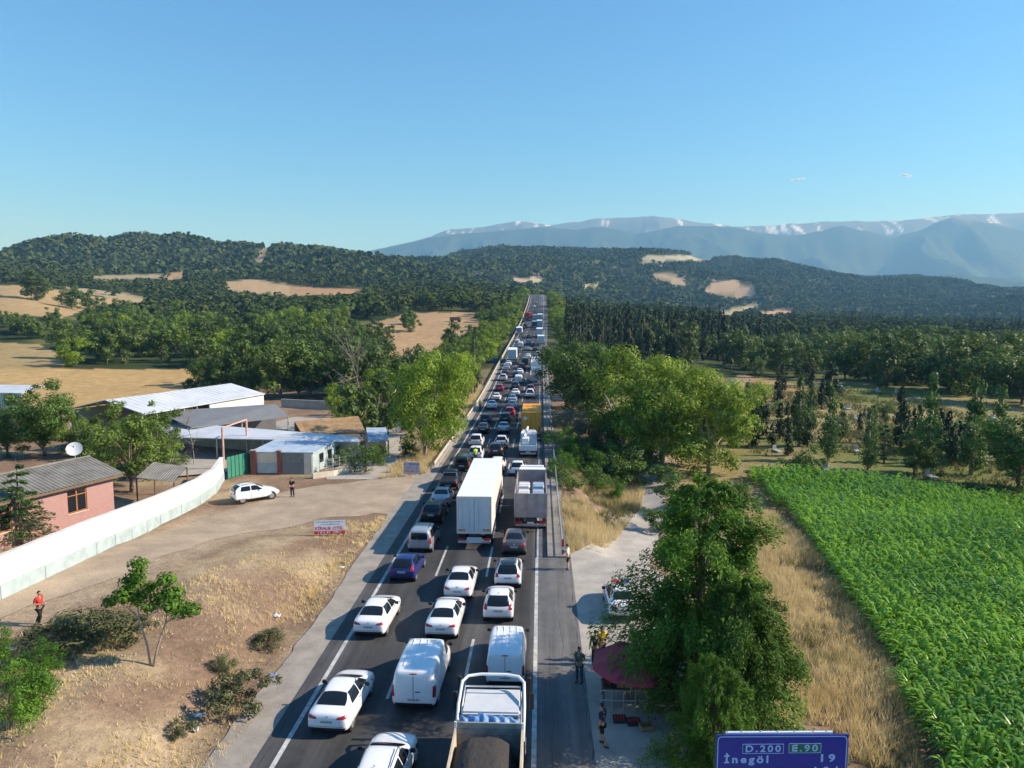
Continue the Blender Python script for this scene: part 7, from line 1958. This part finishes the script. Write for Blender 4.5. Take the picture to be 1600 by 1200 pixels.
    for i in range(6):
        ph = math.pi * .56 * i / 5
        for q in range(n):
            w = 2 * math.pi * q / n; cut = 1.0 if math.sin(w) < .3 else .55
            p_ = ph * cut; v.append((hc.x + .084 * math.sin(p_) * math.cos(w), hc.y + .103 * math.sin(p_) * math.sin(w), hc.z + .115 * math.cos(p_)))
    for i in range(5):
        for q in range(n): f.append((i * n + q, i * n + (q + 1) % n, (i + 1) * n + (q + 1) % n, (i + 1) * n + q))
    m.raw(v, f); m.build('hair' if hat is None else 'cap', hat or M_HAIR, e, True)
    hd = Vector(head); m = MB().tube([hd + Vector((0, .075, .03)), hd + Vector((0, .108, .0))], [.012, .018], 6)
    for s_ in (1, -1): m.tube([hd + Vector((s_ * .068, -.01, .045)), hd + Vector((s_ * .082, -.015, .0))], [.016, .014], 6)
    m.build('face_features', M_SKIN, e, True)
    m = MB()
    for s_ in (1, -1): m.tube([hd + Vector((s_ * .03, .078, .035)), hd + Vector((s_ * .03, .084, .035))], .009, 6)
    m.tube([hd + Vector((-.025, .082, -.04)), hd + Vector((.025, .082, -.04))], .005, 5); m.build('eyes_and_mouth', M_HAIR, e)
    return e
T = dict(navy=cloth('navy', (0.02, 0.025, 0.045)), black=cloth('black', (0.012, 0.012, 0.014)), red=cloth('red', (0.48, 0.03, 0.025)), white=cloth('white', (0.66, 0.62, 0.58)), yellow=cloth('yellow', (0.62, 0.44, 0.02)), olive=cloth('olive', (0.09, 0.11, 0.06)), jeans=cloth('jeans', (0.05, 0.07, 0.11)), hivis=cloth('hivis', (0.50, 0.80, 0.06)), grey=cloth('grey', (0.25, 0.26, 0.27)), blue=cloth('blue', (0.05, 0.10, 0.2)))
walk = {1: [(.11, .16, .52), (.12, .02, .09)], -1: [(-.11, -.06, .50), (-.12, -.30, .10)]}
hold = {1: [(.27, -.05, 1.18), (.12, .22, 1.12)], -1: [(-.27, -.05, 1.18), (-.10, .22, 1.10)]}
one = {1: [(.27, -.02, 1.17), (.16, .24, 1.2)], -1: [(-.25, -.02, 1.16), (-.27, .05, .92)]}
def pp(px, row, *a, dz=.04, **k):
    p = gz(px, row); return person(p.x, p.y, p.z + dz, *a, **k)
pp(63, 977, -95, 'person in a red shirt and dark trousers walking on the dirt track', T['red'], T['black'], arms=hold, legs=walk)
pp(457, 777, 170, 'person in dark clothes standing alone at the junction', T['black'], T['navy'], arms=hold, hgt=1.8)
pp(887, 891, 75, 'person in a white shirt and dark shorts at the railing end', T['white'], T['black'], shorts=True, arms=one)
pp(905, 1068, 150, 'person in an olive vest and jeans on the right shoulder', T['olive'], T['jeans'], arms=hold)
pp(930, 1040, 10, 'person in black standing beside the yellow shirt', T['black'], T['black'])
pp(940, 1033, 20, 'person in a yellow shirt beside the red parasol', T['yellow'], T['black'], arms=hold)
pp(941, 1166, 60, 'person in dark shorts walking toward the stall rail', T['navy'], T['black'], shorts=True, legs=walk)
pp(1067, 1138, -20, 'person in a striped shirt under the feathery tree', T['grey'], T['black'])
pp(1078, 1172, -100, 'person in a blue shirt bending over crates in deep shade', T['blue'], T['black'], bend=.8, arms={1: [(.25, .2, 1.10), (.2, .4, .85)], -1: [(-.25, .2, 1.10), (-.2, .4, .85)]})
pp(1058, 1188, 110, 'person with a grey cap crouching at the stall', T['black'], T['jeans'], seat=.42, legs={1: [(.16, .40, .50), (.15, .22, .07)], -1: [(-.16, .40, .50), (-.15, .22, .07)]}, bend=.4, arms={1: [(.26, .15, 1.1), (.2, .42, 1.0)], -1: [(-.26, .15, 1.1), (-.2, .42, 1.0)]}, hat=T['grey'])
for px, row, lab, c in ((743, 722, 'officer in a hi-vis vest behind the white car', 'hivis'), (750, 640, 'officer in a hi-vis vest beside the left barrier', 'hivis'), (808, 662, 'person in dark clothes standing between the lanes by the yellow container', 'black')):
    x, y = road_hit(px, row, 0); person(x, y, float(RZ(y)), 30, lab, T[c], T['navy'])

# ================================================================== roadside fruit stall
M_CANOPY = mat('red_canopy', (0.38, 0.05, 0.075), 0.8, noise=0.15, nscale=2)
M_CRATE = mat('black_crate', (0.025, 0.025, 0.03), 0.7); M_CRATEW = mat('wood_crate', (0.30, 0.2, 0.1), 0.85, noise=0.3, nscale=6)
M_FRUIT = mat('red_fruit', (0.42, 0.02, 0.02), 0.35); M_PEACH = mat('peach_fruit', (0.55, 0.22, 0.07), 0.5)
def stall():
    cx, cy = 4.3, 30.6; z0 = tz(cx, cy) - .35
    e = empty('parasol', (cx, cy, z0), .25, 0, 'big red market parasol beside the feathery tree', 'parasol')
    n = 8; R_ = 2.0
    for k in range(n):
        a0, a1 = 2 * math.pi * k / n, 2 * math.pi * (k + 1) / n; v = []; f = []
        for i in range(5):
            t = i / 4; r = R_ * t
            for q in range(4):
                w = a0 + (a1 - a0) * q / 3; sag = (1 - .12 * t * math.sin(math.pi * q / 3) * .6)
                v.append((r * math.cos(w) * sag, r * math.sin(w) * sag, 2.75 - .55 * t ** 1.2 - .08 * t * math.sin(math.pi * q / 3)))
        for i in range(4):
            for q in range(3): f.append((i * 4 + q, i * 4 + q + 1, (i + 1) * 4 + q + 1, (i + 1) * 4 + q))
        b = len(v)
        for q in range(4): p = v[16 + q]; v.append((p[0] * 1.01, p[1] * 1.01, p[2] - .18))
        for q in range(3): f.append((16 + q, 17 + q, b + q + 1, b + q))
        MB().raw(v, f).build('canopy_panel', M_CANOPY, e)
        MB().tube([(0, 0, 2.70), (R_ * .98 * math.cos(a0), R_ * .98 * math.sin(a0), 2.16)], .014, 4).build('rib', M_STEEL, e)
    MB().tube([(0, 0, -.1), (0, 0, 2.8)], .03, 8).build('pole', M_STEEL, e); MB().cbox(-.3, .3, -.3, .3, 0, .12, .04).build('base', M_CONC, e)
    # rail in front of the stall and three tables with crates
    r0 = gz(938, 1112); r1 = gz(1046, 1112)
    e = empty('stall_rail', (r0.x, r0.y, r0.z + .03), 0, 0, 'low metal rail in front of the fruit stall', 'rail'); W = (r1 - r0).x
    for z in (.95, .5): MB().tube([(0, 0, z), (W, 0, z)], .03, 6).build('rail', M_STEEL, e)
    for k in range(7): MB().tube([(W * k / 6, 0, 0), (W * k / 6, 0, .95)], .025, 6).build('post', M_STEEL, e)
    labs = ['fruit stall table nearest the road shoulder', 'middle fruit stall table behind the rail', 'fruit stall table under the feathery tree']
    for t in range(3):
        x = r0.x + .75 + t * 1.35; y = r0.y + 1.0; zt_ = tz(x, y) + .03
        e = empty('stall_table', (x, y, zt_), 0, 0, labs[t], 'table', 'fruit stall tables')
        MB().box(-.62, .62, -.45, .45, .66, .72).build('table_top', M_TIMBER, e)
        for sx in (-.55, .55):
            for sy in (-.38, .38): MB().box(sx - .03, sx + .03, sy - .03, sy + .03, 0, .66).build('leg', M_TIMBER, e)
        for c in range(2):
            q = empty('fruit_crate', (x - .3 + .6 * c, y, zt_ + .72), 0, 0, '%s crate of fruit on the %s' % (('left', 'right')[c], labs[t].replace('fruit stall table', 'stall table')), 'crate', 'fruit crates on the stall')
            m = MB(); w, d, h = .27, .36, .16
            for b in ((-w, w, -d, -d + .02), (-w, w, d - .02, d), (-w, -w + .02, -d + .02, d - .02), (w - .02, w, -d + .02, d - .02)): m.box(b[0], b[1], b[2], b[3], 0, h)
            m.box(-w + .02, w - .02, -d + .02, d - .02, 0, .02); m.build('crate_box', M_CRATEW if c else M_CRATE, q)
            fm = CARS.get('fruit')
            if fm is None:
                bm = bmesh.new(); bmesh.ops.create_icosphere(bm, subdivisions=1, radius=.055); fm = bpy.data.meshes.new('fruit'); bm.to_mesh(fm); bm.free(); fm.polygons.foreach_set('use_smooth', np.ones(len(fm.polygons), bool)); CARS['fruit'] = fm
            rr = random.Random(t * 2 + c)
            for i in range(4):
                for j in range(5):
                    f = add('fruit', fm, q, M_FRUIT if (t + c) % 2 == 0 else M_PEACH); f.location = (-.18 + i * .12 + rr.uniform(-.015, .015), -.26 + j * .13 + rr.uniform(-.015, .015), .13 + rr.uniform(0, .04))
    # crates on the ground in front
    for k, (px, row, lab) in enumerate(((968, 1128, 'dark crate of red fruit on the ground by the rail'), (990, 1132, 'second ground crate of red fruit by the rail'), (1010, 1140, 'pale empty crate on the ground before the rail'))):
        p = gz(px, row); q = empty('fruit_crate', (p.x, p.y, p.z + .04), .1 * k, 0, lab, 'crate', 'fruit crates on the ground')
        m = MB(); w, d, h = .27, .2, .18
        for b in ((-w, w, -d, -d + .02), (-w, w, d - .02, d), (-w, -w + .02, -d + .02, d - .02), (w - .02, w, -d + .02, d - .02)): m.box(b[0], b[1], b[2], b[3], 0, h)
        m.box(-w + .02, w - .02, -d + .02, d - .02, 0, .02); m.build('crate_box', (M_CRATE, M_CRATE, M_CRATEW)[k], q)
        if k < 2:
            for i in range(4):
                for j in range(3): f = add('fruit', CARS['fruit'], q, M_FRUIT); f.location = (-.18 + i * .12, -.11 + j * .11, .15)
    # small black parasol next to the shoulder
    p = gz(942, 1075); e = empty('parasol', tuple(p), 0, 0, 'small black folded parasol at the stall corner', 'parasol')
    MB().tube([(0, 0, 0), (0, 0, 1.9)], .025, 6).build('pole', M_STEEL, e)
    MB().tube([(0, 0, 2.0), (0, 0, 1.75), (0, 0, 1.2), (0, 0, .9)], [.03, .42, .16, .05], 8).build('canopy', T['black'], e)
stall()

# ------------------------------------------------------------------ yard clutter and a far wagon
def clutter():
    p = gz(372, 700); e = empty('timber_stack', (p.x, p.y, p.z + .17), .4, 0, 'stack of boards lying in the concrete yard', 'timber')
    for k in range(3):
        for q in range(5): MB().box(-1.6, 1.6, -.6 + q * .25, -.38 + q * .25, k * .12, k * .12 + .1).build('board', M_TIMBER, e)
    p = gz(286, 694); e = empty('cement_mixer', (p.x, p.y, p.z + .17), .3, 0, 'small yellow cement mixer by the bare tree', 'mixer')
    my = mat('mixer_yellow', (0.62, 0.40, 0.02), 0.5)
    MB().tube([(-.35, 0, .9), (-.1, 0, 1.05), (.25, 0, 1.25), (.5, 0, 1.4)], [.28, .45, .42, .22], 14).build('drum', my, e, True)
    MB().tube([(-.3, -.4, 0), (0, -.3, 1.0)], .03, 6).tube([(-.3, .4, 0), (0, .3, 1.0)], .03, 6).tube([(.4, 0, 0), (0, 0, .9)], .03, 6).build('frame', M_DARKSTEEL, e)
    for s_ in (-1, 1): w_ = MB().tube([(-.3, s_ * .42, .18), (-.3, s_ * .5, .18)], .18, 14).build('wheel', M_RUBBER, e)
    p = gz(712, 503); e = empty('farm_wagon', tuple(p), 1.3, 0, 'dark farm wagon standing in the ploughed clearing', 'wagon')
    MB().cbox(-1.1, 1.1, -3, 3, 1.0, 2.6, .05).build('box', M_TIMBER, e); MB().box(-.5, .5, -3, 3.6, .75, .99).build('chassis', M_DARKSTEEL, e)
    for y in (-2, 2):
        for s_ in (-1, 1): MB().disc_x(s_ * 1.0, y, .45, .45, .25, 16).build('wheel', M_RUBBER, e)
clutter()
# ------------------------------------------------------------------ litter and stones on the bank, clouds
def bits():
    ms = mat('pale_stone', (0.30, 0.23, 0.16), 0.9, noise=0.2, nscale=6); mw = mat('white_litter', (0.7, 0.7, 0.7), 0.7); rng = np.random.default_rng(8)
    bm = bmesh.new(); bmesh.ops.create_icosphere(bm, subdivisions=1, radius=1)
    for v in bm.verts: v.co *= .75 + .5 * rng.random(); v.co.z *= .6
    me = bpy.data.meshes.new('stone'); bm.to_mesh(me); bm.free(); T0 = np.array([v.co[:] for v in me.vertices]); F0 = np.array([p.vertices[:] for p in me.polygons]); bpy.data.meshes.remove(me)
    def scat(name, poly, n, r0, r1, mt, label, seed):
        X, Y = px_scatter(poly, n, seed); Z = terrain(X, Y); g = np.random.default_rng(seed); r = r0 + (r1 - r0) * g.random(len(X)) ** 3
        a = g.random(len(X)) * 6.28; c, s = np.cos(a)[:, None], np.sin(a)[:, None]
        V = np.stack([(T0[None, :, 0] * c - T0[None, :, 1] * s) * r[:, None] + X[:, None], (T0[None, :, 0] * s + T0[None, :, 1] * c) * r[:, None] + Y[:, None], T0[None, :, 2] * r[:, None] + Z[:, None]], -1)
        F = (F0[None] + np.arange(len(X))[:, None, None] * len(T0)).reshape(-1, 3)
        tag(add(name, np_mesh(name, V.reshape(-1, 3), F, False, mt)), label, 'stones', kind='stuff')
    bank = [(335, 1210), (555, 872), (604, 812), (560, 806), (400, 868), (300, 905), (-40, 1020), (-40, 1210)]
    scat('stones', bank, 3600, .015, .10, ms, 'small stones and clods scattered on the brown bank', 301)
    scat('gravel', [(-40, 1000), (150, 905), (330, 840), (560, 800), (690, 790), (690, 745), (560, 745), (330, 800), (-40, 960)], 7000, .012, .06, ms, 'loose gravel on the dirt track', 302)
    rr = random.Random(5)
    for px, row, lab, c in ((533, 888, 'white scrap of litter on the bank by the strip', mw), (432, 964, 'small white litter scrap in mid bank', mw), (425, 1058, 'blue and white rubbish beside the grey green bush', mat('blue_litter', (0.2, 0.25, 0.4), 0.7)), (312, 1120, 'white bag of litter low on the bank', mw), (303, 1142, 'white litter under the dry bush', mw), (12, 1018, 'pale litter by the left shrubs', mw)):
        p = gz(px, row); n = 5; X, Y = np.meshgrid(np.linspace(-.2, .2, n), np.linspace(-.16, .16, n)); g = np.random.default_rng(int(px)); z = .05 + .12 * g.random(X.shape)
        V = np.stack([X + .05 * g.random(X.shape), Y, z], -1).reshape(-1, 3); i = np.arange(n - 1)[:, None] * n + np.arange(n - 1)[None]
        o = add('litter', np_mesh('litter', V, np.stack([i, i + 1, i + n + 1, i + n], -1).reshape(-1, 4)), None, c); o.location = p; so = o.modifiers.new('t', 'SOLIDIFY'); so.thickness = .02
        tag(o, lab, 'litter')
bits()

def clouds():
    m = bpy.data.materials.new('cloud'); m.use_nodes = True; nt = m.node_tree; nt.nodes.remove(nt.nodes['Principled BSDF'])
    df = nt.nodes.new('ShaderNodeBsdfDiffuse'); df.inputs[0].default_value = (.95, .95, .95, 1); tl = nt.nodes.new('ShaderNodeBsdfTranslucent'); tl.inputs[0].default_value = (.95, .95, .95, 1); tp = nt.nodes.new('ShaderNodeBsdfTransparent')
    m1 = nt.nodes.new('ShaderNodeMixShader'); m1.inputs[0].default_value = .5; m2 = nt.nodes.new('ShaderNodeMixShader'); m2.inputs[0].default_value = .5
    nt.links.new(df.outputs[0], m1.inputs[1]); nt.links.new(tl.outputs[0], m1.inputs[2]); nt.links.new(m1.outputs[0], m2.inputs[1]); nt.links.new(tp.outputs[0], m2.inputs[2]); nt.links.new(m2.outputs[0], nt.nodes['Material Output'].inputs['Surface'])
    for px, row, w, h, lab, sd in ((1235, 281, 95, 24, 'small white cloud above the snowy mountains', 3), (1405, 274, 120, 26, 'faint small cloud to the right of the brighter one', 4)):
        s = 11000.; x, y = at_s(px, s); z = row_z(row, s); rng = np.random.default_rng(sd); bm = bmesh.new()
        for k in range(9):
            q = bmesh.ops.create_icosphere(bm, subdivisions=2, radius=1); c = rng.normal(size=3) * np.array([w * .45, w * .3, h * .25]); r = rng.uniform(.35, .6)
            for vv in q['verts']: n_ = 1 + .2 * rng.random(); vv.co = Vector((vv.co.x * w * r * .6 * n_ + c[0], vv.co.y * w * r * .6 + c[1], vv.co.z * h * r * n_ + c[2]))
        me = bpy.data.meshes.new('cloud'); bm.to_mesh(me); bm.free(); o = add('cloud', me, None, m); o.location = (x, y, z); tag(o, lab, 'cloud')
clouds()
